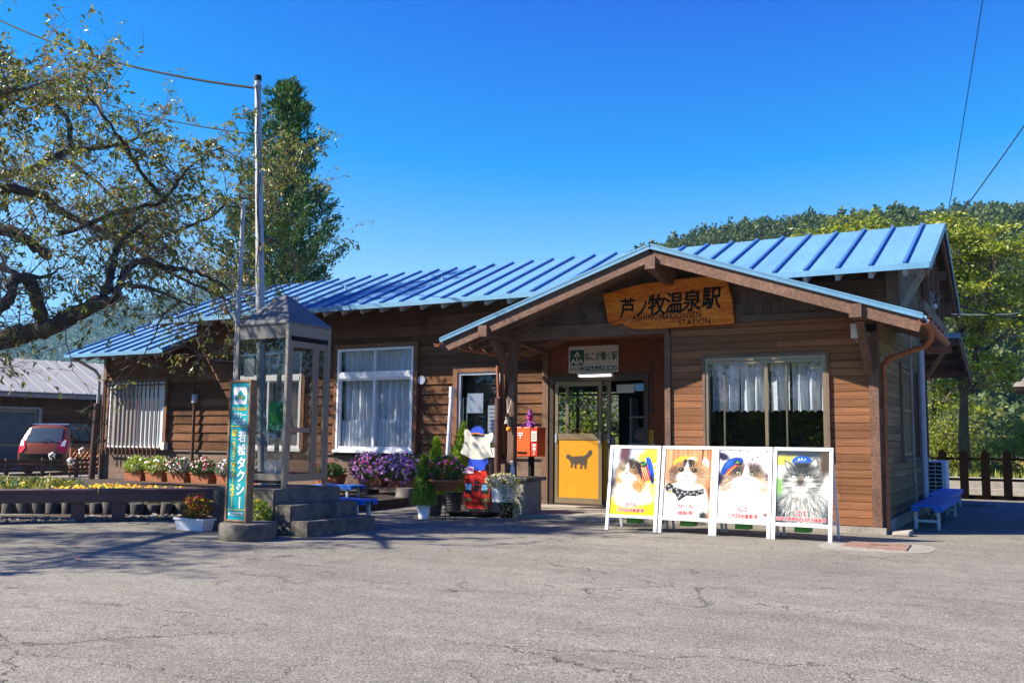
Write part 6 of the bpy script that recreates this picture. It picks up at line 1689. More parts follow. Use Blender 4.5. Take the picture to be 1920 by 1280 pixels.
gbox(mb, -0.9, -0.8, -0.05, 0.09, 0, 2.2); gbox(mb, 3.5, 3.62, -0.05, 0.09, 0, 2.2); gbox(mb, -0.8, 3.5, -0.05, 0.09, 2.121, 2.22)
mb.build('door_frame', M['tail'], sh)
for a, b in ((-0.79, 1.33), (1.36, 3.49)):
    mb = MB(); gbox(mb, a, a+.07, -.06, -.02, 0.05, 2.11); gbox(mb, b-.07, b, -.06, -.02, 0.05, 2.11); gbox(mb, a+.07, b-.07, -.06, -.02, 2.03, 2.11); gbox(mb, a+.07, b-.07, -.06, -.02, 0.78, 0.86); dr = mb.build('door', M['bronze'], sh)
    mb = MB(); gbox(mb, a+.07, b-.07, -.05, -.035, 0.05, 2.03); mb.build('pane', mat('dusty_glass', (0.10, 0.10, 0.105), 0.3, 0.3, 3, dirt=0.3), dr)
M['tin'] = mat('pale_sheet_metal', (0.27, 0.275, 0.27), 0.7, 0.12, 1.5, (0.3, 1, 1), dirt=0.2, dirtcol=(0.3, 0.27, 0.24))
mb = MB()
mb.hexa([gp(-9.5,.55,2.72),gp(9,.55,2.72),gp(9,-4.2,4.25),gp(-9.5,-4.2,4.25),gp(-9.5,.55,2.76),gp(9,.55,2.76),gp(9,-4.2,4.29),gp(-9.5,-4.2,4.29)])
for k in range(38):
    s = -9.5+0.5*k; mb.beam(gp(s,.55,2.775), gp(s,-4.2,4.305), 0.03, 0.03)
mb.build('roof', M['tin'], sh)
mb = MB(); gbox(mb, -9.4, 8.9, 0.42, 0.5, 2.56, 2.70); mb.build('eaves_board', M['tail'], sh)
mb = MB(); gbox(mb, -9, 8.5, -4.0, -3.9, 0, 4.1); gbox(mb, 8.4, 8.5, -3.9, 0, 0, 2.8); mb.build('wall', M['clap'], sh)
mb = MB(); gbox(mb, 5.9, 6.06, 0.05, 0.2, 1.75, 2.05); mb.build('meter_box', M['tail'], sh)

# ================================================================ POST BOX AND DECORATIONS
pb = empty('post_box', (-7.72, 14.3, 0), label='orange red wall style post box on a dark pole beside the porch post', cat='post box')
mb = MB(); mb.box(-7.93, -7.55, 14.18, 14.50, 0.90, 1.40); mb.build('box_body', M['postbox_red'], pb, bevel=0.015)
mb = MB(); mb.box(-7.548, -7.42, 14.19, 14.49, 0.905, 1.395); mb.build('box_side', M['postbox_side'], pb, bevel=0.01)
mb = MB(); mb.tube([(-7.62,14.35,0.04),(-7.62,14.35,0.9)], 0.055, 14); mb.build('pole', M['black'], pb)
fP = fnF(14.178)
mb = MB(); mb.box(-7.79,-7.69,14.172,14.177,1.285,1.302); mb.box(-7.79,-7.69,14.172,14.177,1.255,1.270); mb.box(-7.748,-7.732,14.172,14.177,1.20,1.254); mb.build('postal_mark', M['white_print'], pb)
mb = MB(); mb.box(-7.535,-7.43,14.176,14.186,1.16,1.33); mb.build('notice_plate', M['offwhite'], pb)
mb = MB()
for k in range(4): mb.box(-7.525,-7.45,14.173,14.1755,1.19+.03*k,1.197+.03*k)
mb.build('print', M['grey_print'], pb)
mb = MB(); col_text(mb, '郵便', fnF(14.189), -7.482, 1.12, 1.00, 0.06, 0.002, 0, 0.03); col_text(mb, 'POST', fnF(14.189), -7.482, 0.99, 0.925, 0.03, 0.002, 0, 0.02); mb.build('lettering', M['white_print'], pb)
mb = MB(); mb.box(-7.80,-7.62,14.170,14.177,0.955,0.985); mb.build('slot_cover', M['black'], pb)
pump_bottle(-7.40, 13.30, 0.60, 'white pump bottle on the stone plinth of the porch post', 0.24)
M['purple'] = mat('purple_cloth', (0.16, 0.03, 0.20), 0.8, 0.2, 14); M['pink'] = mat('magenta_cloth', (0.62, 0.03, 0.28), 0.7, 0.1, 14); M['pumpkin'] = mat('orange_gourd', (0.85, 0.24, 0.015), 0.5, 0.1, 8)
dl_ = empty('doll', (-7.62, 14.3, 1.40), label='small purple and magenta rag doll sitting on top of the post box', cat='doll')
mb = MB(); mb.lathe([(0.075,0),(0.06,0.05),(0.035,0.12)], (-7.62,14.3,1.402), 12); mb.tube([(-7.62,14.28,1.50),(-7.74,14.26,1.45)], 0.015, 6); mb.tube([(-7.62,14.28,1.50),(-7.50,14.26,1.45)], 0.015, 6); mb.tube([(-7.60,14.25,1.42),(-7.52,14.17,1.41)], 0.016, 6); mb.tube([(-7.65,14.25,1.42),(-7.73,14.17,1.41)], 0.016, 6); mb.build('body', M['purple'], dl_)
mb = MB(); mb.ball((-7.62,14.29,1.565), 0.055, 12, 8); mb.build('head', M['pink'], dl_)
mb = MB(); mb.lathe([(0.075,0.0),(0.07,0.008),(0.04,0.012),(0.03,0.07),(0.004,0.12)], (-7.62,14.29,1.60), 12); mb.build('hat', M['purple'], dl_)
dg = empty('doll', (-7.48, 13.27, 1.55), label='little grey doll hanging on a cord from the porch post', cat='doll')
mb = MB(); mb.tube([(-7.52,13.31,1.84),(-7.485,13.27,1.58)], 0.004, 5); mb.tube([(-7.43,13.31,1.84),(-7.485,13.27,1.58)], 0.004, 5); mb.build('cord', M['white'], dg)
mb = MB(); mb.ball((-7.485,13.265,1.535), 0.035, 10, 7); mb.lathe([(0.05,0),(0.03,0.07)], (-7.485,13.265,1.435), 10); mb.build('body', M['tail'], dg)
mb = MB(); mb.lathe([(0.055,0),(0.05,0.006),(0.025,0.01),(0.02,0.045)], (-7.485,13.265,1.557), 10); mb.build('hat', M['black'], dg)
pk = empty('pumpkin', (-7.445, 13.255, 1.34), label='small orange pumpkin ornament hanging below the grey doll on the porch post', cat='pumpkin')
mb = MB()
for k in range(8):
    a = k*math.pi/4; mb.ball((-7.445+0.018*math.cos(a), 13.255+0.018*math.sin(a), 1.345), 0.042, 8, 6, sz=0.9, sx=0.75, sy=0.75)
mb.build('gourd', M['pumpkin'], pk)
mb = MB(); mb.tube([(-7.445,13.255,1.38),(-7.45,13.26,1.44)], 0.006, 5); mb.build('cord', M['green_print'], pk)

# ================================================================ TRAIN BOARD (plain head, no face)
tb = empty('cutout_board', (-7.83, 12.95, 0), label='cutout board of a red train front with a plain cream head in a blue cap', cat='cutout board')
def fB(u, v, d): return (-7.83+u, 12.95-d, v)
M['train_red'] = mat('train_red_paint', (0.58, 0.022, 0.014), 0.4, 0.04, 4, spec=0.5); M['head_cream'] = mat('cream_board', (0.66, 0.63, 0.53), 0.5, 0.03, 4); M['jacket'] = mat('royal_blue_print', (0.02, 0.07, 0.52), 0.45, 0.04, 4); M['pale_blue'] = mat('pale_blue_print', (0.25, 0.58, 0.85), 0.3, 0.04, 4); M['olive'] = mat('olive_stripe', (0.22, 0.20, 0.07), 0.5, 0.05, 4); M['dark_red'] = mat('dark_red_print', (0.30, 0.012, 0.01), 0.4, 0.04, 4); M['glass_print'] = mat('dark_window_print', (0.03, 0.035, 0.05), 0.2, 0.05, 4); M['pale_pink'] = mat('pale_pink_plate', (0.74, 0.52, 0.62), 0.5, 0.04, 5)
body = [(-0.245,0.17),(-0.215,0.17),(-0.215,0.10),(0.215,0.10),(0.215,0.17),(0.245,0.17),(0.245,0.52),(0.225,0.555),(0.11,0.80),(-0.13,0.80),(-0.235,0.555),(-0.245,0.52)]
mb = MB(); mb.prism(body, fB, 0, 0.025); mb.build('train_panel', M['train_red'], tb)
mb = MB()
for a, b, z0, z1 in ((-0.215, -0.095, 0.33, 0.50), (0.085, 0.205, 0.33, 0.50), (-0.055, 0.045, 0.37, 0.47)): fill_poly(mb, rrect(a, b, z0, z1, 0.01, 3), fB, 0.028)
fill_poly(mb, rrect(-0.06, 0.05, 0.49, 0.53, 0.008, 3), fB, 0.028); fill_poly(mb, [(-0.215,0.075),(0.215,0.075),(0.215,0.098),(-0.215,0.098)], fB, 0.027)
mb.build('window_print', M['glass_print'], tb)
mb = MB()
for a, b in ((-0.21, -0.10), (0.09, 0.20)): fill_poly(mb, [(a,0.39),(b,0.39),(b,0.48),(a,0.48)], fB, 0.030)
mb.build('window_glint', M['pale_blue'], tb)
mb = MB()
for x in (-0.085, 0.075): mb.box(-7.83+x-.004, -7.83+x+.004, 12.95-.0285, 12.95-.026, 0.185, 0.53)
mb.box(-7.83-.081, -7.83+.071, 12.95-.0285, 12.95-.026, 0.185, 0.192); mb.box(-7.83-.24, -7.83+.24, 12.95-.028, 12.95-.026, 0.545, 0.556); mb.box(-7.83-.24, -7.83+.24, 12.95-.028, 12.95-.026, 0.165, 0.18)
mb.build('outline_print', M['dark_red'], tb)
mb = MB()
for a, b in ((-0.24, -0.092), (0.082, 0.24)): fill_poly(mb, [(a,0.215),(b,0.215),(b,0.255),(a,0.255)], fB, 0.028)
mb.build('stripe', M['olive'], tb)
mb = MB()
for x in (-0.10, 0.05): fill_poly(mb, [(x-.03,0.70),(x+.03,0.70),(x,0.665)], fB, 0.027)
mb.build('head_light', M['white_print'], tb)
hd = [(-0.285,0.975),(-0.265,0.945),(-0.20,0.92),(-0.10,0.875),(0.0,0.86),(0.10,0.87),(0.20,0.90),(0.27,0.945),(0.255,0.985),(0.235,1.05),(0.225,1.12),(0.265,1.17),(0.285,1.24),(0.275,1.285),(0.235,1.29),(0.17,1.255),(0.06,1.275),(-0.06,1.285),(-0.10,1.28),(-0.17,1.34),(-0.215,1.335),(-0.23,1.28),(-0.215,1.20),(-0.23,1.12),(-0.25,1.04)]
hd = [(u*1.06-0.01, v) for u, v in hd]
mb = MB(); mb.prism(hd, fB, 0.0, 0.028); mb.build('head_panel', M['head_cream'], tb)
mb = MB(); mb.prism([(-0.14,0.70),(0.14,0.70),(0.16,0.78),(0.21,0.82),(0.20,0.87),(0.10,0.865),(-0.12,0.87),(-0.16,0.86),(-0.155,0.72)], fB, 0.026, 0.034); mb.build('jacket_panel', M['jacket'], tb)
mb = MB(); mb.prism([(-0.13,1.285),(-0.10,1.35),(-0.03,1.39),(0.05,1.385),(0.11,1.34),(0.13,1.27),(0.10,1.245),(0.06,1.26),(-0.04,1.275),(-0.10,1.275)], fB, 0.026, 0.036); mb.build('cap', M['jacket'], tb)
mb = MB(); mb.prism([(-0.118,1.275),(-0.02,1.290),(0.115,1.262),(0.115,1.247),(0.0,1.268),(-0.112,1.258)], fB, 0.037, 0.040); mb.build('cap_band', M['pumpkin'], tb)
mb = MB(); mb.prism([(-0.112,1.257),(0.0,1.267),(0.115,1.246),(0.10,1.228),(0.0,1.236),(-0.10,1.236)], fB, 0.037, 0.040); mb.build('cap_peak', M['glass_print'], tb)
mb = MB(); mb.prism(rrect(-0.285,-0.055,0.645,0.75,0.012,3), fB, 0.03, 0.036); mb.build('name_plate', M['pale_pink'], tb)
mb = MB(); add_text(mb, 'さくら駅長', fB, 1.0, 0.02, width=0.19, height=0.05, cx=-0.17, cy=0.705, d=0.038); mb.build('lettering', M['pink'], tb)
mb = MB(); mb.box(-8.0,-7.95,12.98,13.02,0.02,0.8); mb.box(-7.71,-7.66,12.98,13.02,0.02,0.8); mb.box(-8.0,-7.66,12.98,13.3,0.02,0.05); mb.build('rear_stand', M['post'], tb)
mb = MB(); mb.box(-8.15,-7.45,12.55,12.98,0.03,0.055)
for x in (-8.1,-7.8,-7.5): mb.box(x-.02, x+.02, 12.58, 12.95, 0.0, 0.03)
tag(mb.build('low_rack', M['black'], loc=(-7.8,12.76,0)), 'low black metal rack on the ground in front of the train board', 'rack')

# white broken drain pipe standing against the wall
wp = empty('drain_pipe', (-9.68, 14.9, 0), label='leaning white plastic pipe standing between the petunias and the narrow window', cat='pipe')
mb = MB(); mb.tube([(-9.70,14.9,0.16),(-9.66,14.9,1.0),(-9.60,14.9,2.02)], 0.043, 14); mb.build('pipe_shaft', M['pvc'], wp)
mb = MB(); mb.tube([(-9.605,14.9,1.95),(-9.595,14.9,2.15)], 0.053, 14); mb.build('pipe_socket', M['pvc'], wp)

# ================================================================ INSIDE THE HALL, SEEN THROUGH THE DOOR
sf = empty('display_shelf', (-6.35, 17.0, 0.06), label='dark shop shelf with small white goods inside the station door', cat='shelf')
mb = MB()
for z in (0.75, 1.12, 1.62): mb.box(-6.85, -5.75, 16.8, 17.2, z, z+0.03)
for x in (-6.83, -5.80): mb.box(x, x+.03, 16.82, 17.18, 0.06, 2.0)
mb.build('shelf_frame', M['grey_pipe'], sf)
rr = random.Random(8)
plush = mat('beige_plush', (0.42, 0.33, 0.27), 0.95, 0.2, 12); 
for k in range(3):
    mb = MB(); x = -6.62+0.36*k; mb.ball((x,16.95,1.30), 0.17, 14, 10, sz=0.85); mb.lathe([(0.03,0),(0.002,0.09)], (x-.1,16.95,1.42), 6); mb.lathe([(0.03,0),(0.002,0.09)], (x+.1,16.95,1.42), 6)
    tag(mb.build('plush_toy', plush, loc=(x,16.95,1.15)), ['leftmost beige round plush toy on the shelf inside the door', 'middle beige round plush toy on the shelf inside the door', 'rightmost beige round plush toy on the shelf inside the door'][k], 'plush toy', 'plush toys on the shelf')
for k in range(8):
    mb = MB(); x = -6.72+0.125*k; mb.box(x-.045, x+.045, 16.82, 16.9, 0.782, 0.782+rr.uniform(.12,.2)); tag(mb.build('souvenir_box', M['white_plastic'], loc=(x,16.86,0.78)), 'small white souvenir box in the row on the shelf inside the door', 'box', 'souvenir boxes on the shelf')
tbm = empty('table', (-7.3, 16.6, 0.06), label='dark table with white leaflets behind the left glass door', cat='table')
mb = MB(); mb.box(-7.7,-6.95,16.4,16.9,0.98,1.02); mb.build('table_top', M['post'], tbm)
for x, y in ((-7.65,16.45),(-7.0,16.45),(-7.65,16.85),(-7.0,16.85)):
    mb = MB(); mb.box(x-.03,x+.03,y-.03,y+.03,0.06,0.98); mb.build('leg', M['post'], tbm)
for k in range(6):
    mb = MB(); x = -7.6+0.11*k; mb.hexa([(x-.045,16.5,1.022),(x+.045,16.5,1.022),(x+.045,16.55,1.022),(x-.045,16.55,1.022),(x-.06,16.5,1.28),(x+.03,16.5,1.28),(x+.03,16.55,1.28),(x-.06,16.55,1.28)])
    tag(mb.build('leaflet', M['white_plastic'], loc=(x,16.52,1.02)), 'white leaflet standing in the row on the table behind the left door', 'leaflet', 'leaflets behind the door')
paper('notice', -6.55, -6.22, 2.02, 2.17, WY+0.12, M['offwhite'], 'pale notice hanging at the top of the open doorway', 'notice')
paper('notice', -6.21, -6.0, 2.05, 2.18, WY+0.12, M['pale_blue'], 'bluish notice hanging at the top right of the open doorway', 'notice')

# ================================================================ PLANTS
NR = np.random.RandomState(11)
def unit(a): return a/np.maximum(np.linalg.norm(a, axis=-1, keepdims=True), 1e-9)
def leaf_quads(P, D, Ln, Wd, r=NR, flat=0.0, fold=0.12):
    """one rhombic leaf per base point P along direction D"""
    n = len(P); D = unit(D)
    Q = r.normal(size=(n, 3)); Q[:, 2] *= (1-flat)
    if flat: Q = np.cross(np.tile([0, 0, 1.0], (n, 1))+0.35*r.normal(size=(n, 3)), D)
    S_ = unit(Q-(Q*D).sum(-1, keepdims=True)*D)
    U = np.cross(D, S_)
    Ln = np.asarray(Ln).reshape(-1, 1)*np.ones((n, 1)); Wd = np.asarray(Wd).reshape(-1, 1)*np.ones((n, 1))
    m = P+D*Ln*0.45
    V = np.stack([P, m+S_*Wd*0.5+U*Wd*fold, P+D*Ln, m-S_*Wd*0.5+U*Wd*fold], 1).reshape(-1, 3)
    F = np.arange(4*n).reshape(n, 4)
    return V, F
def hexes(P, Nn, rad, r=NR):
    n = len(P); Nn = unit(Nn); A = unit(np.cross(Nn, r.normal(size=(n, 3)))); B = np.cross(Nn, A)
    rad = np.asarray(rad).reshape(-1, 1)*np.ones((n, 1)); V = []
    for k in range(6):
        a = math.pi*k/3; q = 1.0 if k % 2 == 0 else 0.78
        V.append(P+(A*math.cos(a)+B*math.sin(a))*rad*q)
    return np.stack(V, 1).reshape(-1, 3), np.arange(6*n).reshape(n, 6)
def sticks(P0, P1, r0, r1):
    """three sided twigs"""
    n = len(P0); D = unit(P1-P0); A = unit(np.cross(D, np.array([0.3, 0.5, 0.81]))); B = np.cross(D, A)
    r0 = np.asarray(r0).reshape(-1, 1); r1 = np.asarray(r1).reshape(-1, 1); V = []
    for P, q in ((P0, r0), (P1, r1)):
        for k in range(3):
            a = 2*math.pi*k/3; V.append(P+(A*math.cos(a)+B*math.sin(a))*q)
    V = np.stack(V, 1).reshape(-1, 3)
    b = np.arange(n)*6; F = np.stack([np.stack([b+k, b+(k+1) % 3, b+3+(k+1) % 3, b+3+k], 1) for k in range(3)], 1).reshape(-1, 4)
    return V, F

M['bark'] = mat('mossy_cherry_bark', (0.055, 0.042, 0.034), 0.9, 0.45, 9, (1, 1, 1), bump=0.8, fine=0.5, dirt=0.55, dirtcol=(0.12, 0.125, 0.07))
M['twig'] = mat('grey_twig', (0.16, 0.122, 0.105), 0.85, 0.25, 4)
M['leaf_cherry'] = leafmat('autumn_cherry_leaf', [(0.05,0.085,0.015),(0.16,0.22,0.026),(0.26,0.30,0.04),(0.09,0.14,0.02),(0.36,0.35,0.065),(0.20,0.24,0.035),(0.34,0.17,0.025),(0.06,0.09,0.018),(0.22,0.22,0.05),(0.15,0.10,0.025)], 0.45, 0.36, 0.6)
LIMBS = [
  ([ (-15.19,7.19,0.09), (-15.05,7.14,1.11), (-14.77,7.07,2.08), (-14.61,7.16,3.07), (-14.68,7.33,4.20), (-14.65,7.46,5.18) ], [0.3, 0.25, 0.22, 0.19, 0.16, 0.12] , 0 ),
  ([ (-14.77,7.07,2.08), (-13.41,7.58,2.22), (-12.43,7.87,2.44), (-11.95,8.01,2.57), (-11.60,8.08,2.64), (-11.28,8.24,2.83), (-11.11,8.43,3.02), (-11.10,8.52,3.26), (-11.20,8.66,3.55), (-11.30,8.80,3.83), (-11.37,9.18,4.20), (-11.27,9.75,4.67) ], [0.17, 0.15, 0.135, 0.13, 0.125, 0.11, 0.085, 0.065, 0.05, 0.04, 0.03, 0.01] , 0.4 ),
  ([ (-11.18,8.40,2.94), (-10.98,8.50,3.00), (-11.05,8.66,3.27), (-11.11,8.83,3.52), (-11.12,9.15,3.66), (-11.14,9.60,3.64), (-11.18,10.04,3.67), (-11.29,10.68,3.60), (-11.30,11.16,3.41) ], [0.08, 0.07, 0.062, 0.055, 0.047, 0.04, 0.03, 0.02, 0.01] , 0.3 ),
  ([ (-11.03,8.67,3.25), (-10.93,9.20,3.23), (-10.98,9.63,3.16), (-10.98,9.99,3.11) ], [0.035, 0.028, 0.018, 0.008] , 0.3 ),
  ([ (-11.83,8.07,2.62), (-11.69,7.89,2.91), (-11.66,7.75,3.18), (-11.74,7.59,3.20), (-11.72,7.51,2.97), (-11.75,7.41,2.77), (-11.83,7.26,2.70) ], [0.09, 0.085, 0.08, 0.07, 0.07, 0.065, 0.06] , 0.15 ),
  ([ (-14.79,7.47,4.40), (-13.92,8.20,4.30), (-13.51,8.44,4.23), (-13.23,8.60,4.13), (-13.00,8.76,3.93), (-12.90,8.83,3.83) ], [0.12, 0.1, 0.09, 0.085, 0.08, 0.07] , 0.15 ),
  ([ (-15.11,7.54,4.29), (-16.21,9.32,5.43), (-17.08,10.60,6.05), (-17.10,11.25,6.35), (-16.99,11.72,6.76), (-16.78,12.16,6.96), (-16.31,12.74,7.19), (-15.83,13.19,7.57) ], [0.12, 0.1, 0.09, 0.085, 0.075, 0.06, 0.035, 0.01] , 1.0 ),
  ([ (-16.75,11.84,6.82), (-16.82,11.73,7.51), (-17.04,11.56,7.82), (-17.34,11.58,8.21), (-17.18,11.86,8.56) ], [0.06, 0.05, 0.04, 0.025, 0.008] , 1.3 ),
  ([ (-14.48,8.16,4.93), (-13.15,7.81,5.38), (-12.30,7.57,5.56), (-11.67,7.46,5.64) ], [0.05, 0.04, 0.03, 0.01] , 1.3 ),
  ([ (-14.66,7.48,4.95), (-13.86,8.61,4.95), (-13.92,9.27,5.00), (-14.19,10.06,4.85), (-14.34,11.13,4.76), (-14.48,12.19,4.96), (-14.36,12.90,5.32), (-14.33,13.34,5.60), (-14.17,13.73,5.97), (-13.81,14.26,6.11), (-13.50,14.88,6.27), (-13.29,15.29,6.66) ], [0.09, 0.075, 0.065, 0.058, 0.05, 0.042, 0.035, 0.03, 0.025, 0.018, 0.012, 0.006] , 0.8 ),
  ([ (-12.03,8.37,3.99), (-11.46,8.88,4.34), (-10.97,9.24,4.56), (-10.79,9.41,4.94), (-10.74,9.53,5.11), (-10.61,9.70,5.33), (-10.38,9.81,5.43) ], [0.04, 0.035, 0.03, 0.025, 0.02, 0.014, 0.006] , 1.2 ),
  ([ (-10.97,9.24,4.56), (-11.10,9.01,4.88), (-11.21,8.80,5.22), (-11.28,8.48,5.57), (-11.38,8.28,5.83), (-11.26,8.10,6.01) ], [0.03, 0.028, 0.025, 0.02, 0.014, 0.006] , 1.3 ),
  ([ (-14.34,11.13,4.76), (-14.02,11.83,4.27), (-13.66,12.53,3.95), (-13.29,12.99,3.73), (-13.05,13.58,3.85) ], [0.045, 0.038, 0.03, 0.02, 0.008] , 0.35 ),
  ([ (-14.17,13.73,5.97), (-13.82,14.00,5.38), (-13.56,14.52,5.12), (-13.28,14.96,4.73) ], [0.022, 0.018, 0.012, 0.006] , 1.5 ),
  ([ (-13.82,14.00,5.38), (-13.65,14.17,4.74), (-13.56,14.40,4.22) ], [0.015, 0.01, 0.005] , 1.3 ),
  ([ (-13.81,14.26,6.11), (-13.63,14.51,6.82), (-13.46,14.78,7.33) ], [0.014, 0.01, 0.005] , 1.5 ),
  ([ (-14.65,7.46,5.18), (-13.42,6.40,5.31), (-12.17,5.38,5.23), (-11.49,4.60,5.25) ], [0.1, 0.08, 0.05, 0.02] , 1 ),
  ([ (-14.65,7.46,5.18), (-13.08,7.17,5.34), (-11.97,7.07,5.53), (-10.99,7.16,5.53) ], [0.09, 0.07, 0.045, 0.01] , 1.2 ),
  ([ (-10.98,9.63,3.16), (-11.31,9.60,2.88), (-11.43,9.57,2.56), (-11.74,9.56,2.18) ], [0.018, 0.014, 0.01, 0.005] , 0.15 ),
  ([ (-11.29,10.68,3.60), (-11.16,10.81,3.10), (-10.85,10.80,2.66), (-10.97,10.78,2.24) ], [0.018, 0.014, 0.01, 0.005] , 0.5 ),
  ([ (-14.47,7.41,4.51), (-12.64,7.62,3.60), (-11.83,7.88,3.28), (-11.62,8.20,3.47) ], [0.06, 0.045, 0.03, 0.01] , 0.35 ),
  ([ (-16.99,11.72,6.76), (-16.19,12.01,6.18), (-15.49,12.24,5.51), (-14.81,12.48,4.75) ], [0.045, 0.035, 0.022, 0.008] , 0.7 ),
  # boughs left of the picture whose shadow falls on the forecourt
  ([(-14.65,7.46,5.18),(-15.1,5.8,5.5),(-15.0,4.2,5.7),(-14.2,2.8,5.6),(-13.2,1.6,5.2)], [0.12,0.09,0.07,0.045,0.012], 1.2),
  ([(-15.1,5.8,5.5),(-14.2,4.0,5.2),(-13.2,2.9,4.7),(-12.6,1.9,4.3)], [0.07,0.05,0.03,0.01], 1.2),
  ([(-15.0,4.2,5.7),(-16.4,3.2,6.3),(-17.6,1.8,6.4)], [0.06,0.045,0.01], 1.1),
]

ch = empty('cherry_tree', (-15.2, 7.2, 0), label='gnarled mossy cherry tree with sparse yellowing leaves at the left edge', cat='tree')
mb = MB()
def smooth_path(pts, rad, k=5):
    P = np.array(pts); n = len(P); out = []; ro = []
    for i in range(n-1):
        p0 = P[max(i-1, 0)]; p1 = P[i]; p2 = P[i+1]; p3 = P[min(i+2, n-1)]
        for j in range(k):
            t = j/k
            out.append(0.5*((2*p1)+(-p0+p2)*t+(2*p0-5*p1+4*p2-p3)*t*t+(-p0+3*p1-3*p2+p3)*t**3)); ro.append(rad[i]*(1-t)+rad[i+1]*t)
    out.append(P[-1]); ro.append(rad[-1])
    return np.array(out), np.array(ro)
rt = np.random.RandomState(5)
tw0 = []; tw1 = []; tr0 = []; tr1 = []; LP = []; LD = []
def branchlet(p, d, ln, r, depth, leafy):
    """bent twig with side twigs; leaves hang from the outer ones"""
    n = 5 if depth == 0 else 3
    q = p.copy(); dd = d.copy(); step = ln/n
    for i in range(n):
        dd = unit(dd+rt.normal(size=3)*0.28+np.array([0, 0, 0.10 if depth == 0 else -0.03]))
        q2 = q+dd*step
        ra = r*(1-i/n*0.8); rb = r*(1-(i+1)/n*0.8)
        tw0.append(q); tw1.append(q2); tr0.append(ra); tr1.append(rb)
        if depth < 2:
            for _ in range(2 if depth == 0 else 1):
                if rt.rand() < 0.8:
                    sd = unit(dd+rt.normal(size=3)*0.75)
                    branchlet(q2, sd, ln*rt.uniform(0.3, 0.6), max(rb*0.68, 0.0042), depth+1, leafy)
        if depth >= 1 and rt.rand() < leafy*(0.19 if depth == 1 else 0.35):
            m = rt.randint(2, 6)
            for _ in range(m):
                LP.append(q2+rt.normal(size=3)*0.03); LD.append(np.array([rt.normal()*0.55, rt.normal()*0.55, -0.85+0.45*rt.rand()])+dd*0.5)
        q = q2
for pts, rad, leafy in LIMBS:
    P, Rr = smooth_path(pts, rad)
    P = P+rt.normal(size=P.shape)*0.012
    mb.tube([tuple(p) for p in P], [max(x*(1+0.10*rt.normal()), 0.004) for x in Rr], 9)
    if leafy <= 0: continue
    seg = np.linalg.norm(np.diff(P, axis=0), axis=1); total = seg.sum()
    m = int(total*(6.2 if leafy > 0.45 else 7.0))
    for _ in range(m):
        t = rt.uniform(0.10, 1.0)*total; acc = np.cumsum(seg); i = min(np.searchsorted(acc, t), len(seg)-1)
        p = P[i]+(P[i+1]-P[i])*rt.rand(); ax = unit(P[i+1]-P[i])
        d = rt.normal(size=3); d = unit(d-ax*(d@ax)*0.7+ax*0.5+np.array([0, 0, 0.25]))
        branchlet(p, d, rt.uniform(0.45, 1.15), 0.013 if Rr[i] > 0.02 else 0.009, 0, leafy)
mb.build('trunk', M['bark'], ch)
V, F = sticks(np.array(tw0), np.array(tw1), np.array(tr0), np.array(tr1))
bulk('branches', V, F, M['twig'], parent=ch)
LP = np.array(LP); LD = np.array(LD)
V, F = leaf_quads(LP, LD, rt.uniform(0.07, 0.12, len(LP)), rt.uniform(0.028, 0.046, len(LP)), rt)
bulk('crown', V, F, M['leaf_cherry'], parent=ch)
print('cherry leaves', len(LP), 'twigs', len(tw0))

# ---------------------------------------------------------------- broadleaf trees behind the station
def broadleaf(name, base, height, crown, label, m, cat='tree', group=None, nclump=90, per=120, leaf=0.13, seed=1, trunk_r=0.16, droop=0.2, layered=0.6):
    """crown: list of (cx, cy, cz, rx, ry, rz) lobes relative to the base; leaves sit in clumps on branch ends"""
    r = np.random.RandomState(seed); b = np.array(base, float)
    o = empty(name, tuple(base), label=label, cat=cat, group=group)
    mb = MB()
    fork = b+np.array([r.normal()*0.15, r.normal()*0.15, height*0.30])
    mb.tube([tuple(b), tuple((b+fork)/2+r.normal(size=3)*0.05), tuple(fork)], [trunk_r*1.25, trunk_r, trunk_r*0.8], 9)
    tw0 = []; tw1 = []; t0 = []; t1 = []; LP = []; LD = []
    tot = sum(c[3]*c[4]*c[5] for c in crown)
    for c in crown:
        cc = b+np.array(c[:3]); rad = np.array(c[3:])
        mid = fork+(cc-fork)*0.5+r.normal(size=3)*0.25
        mb.tube([tuple(fork), tuple(mid), tuple(cc)], [trunk_r*0.55, trunk_r*0.36, trunk_r*0.14], 7)
        k = max(5, int(nclump*c[3]*c[4]*c[5]/tot))
        for _ in range(k):
            d = unit(r.normal(size=3)); q = cc+d*rad*r.uniform(0.45, 1.0)**0.6
            j = mid+(cc-mid)*r.uniform(0.2, 1.0)
            e = (j+q)/2+r.normal(size=3)*0.2
            tw0 += [j, e]; tw1 += [e, q]; t0 += [0.028, 0.018]; t1 += [0.018, 0.006]
            n = int(per*r.uniform(0.4, 1.5)); s = r.uniform(0.20, 0.50)
            pp = r.normal(size=(n, 3))*np.array([s, s, s*(1-layered)])
            LP.append(q+pp); LD.append(r.normal(size=(n, 3))*np.array([1, 1, 0.5])+np.array([0, 0, -droop]))
    mb.build('trunk', M['bark'], o)
    V, F = sticks(np.array(tw0), np.array(tw1), np.array(t0), np.array(t1)); bulk('branches', V, F, M['twig'], parent=o)
    LP = np.concatenate(LP); LD = np.concatenate(LD)
    V, F = leaf_quads(LP, LD, r.uniform(0.7, 1.25, len(LP))*leaf, r.uniform(0.40, 0.62, len(LP))*leaf, r)
    bulk('crown', V, F, m, parent=o)
    return o
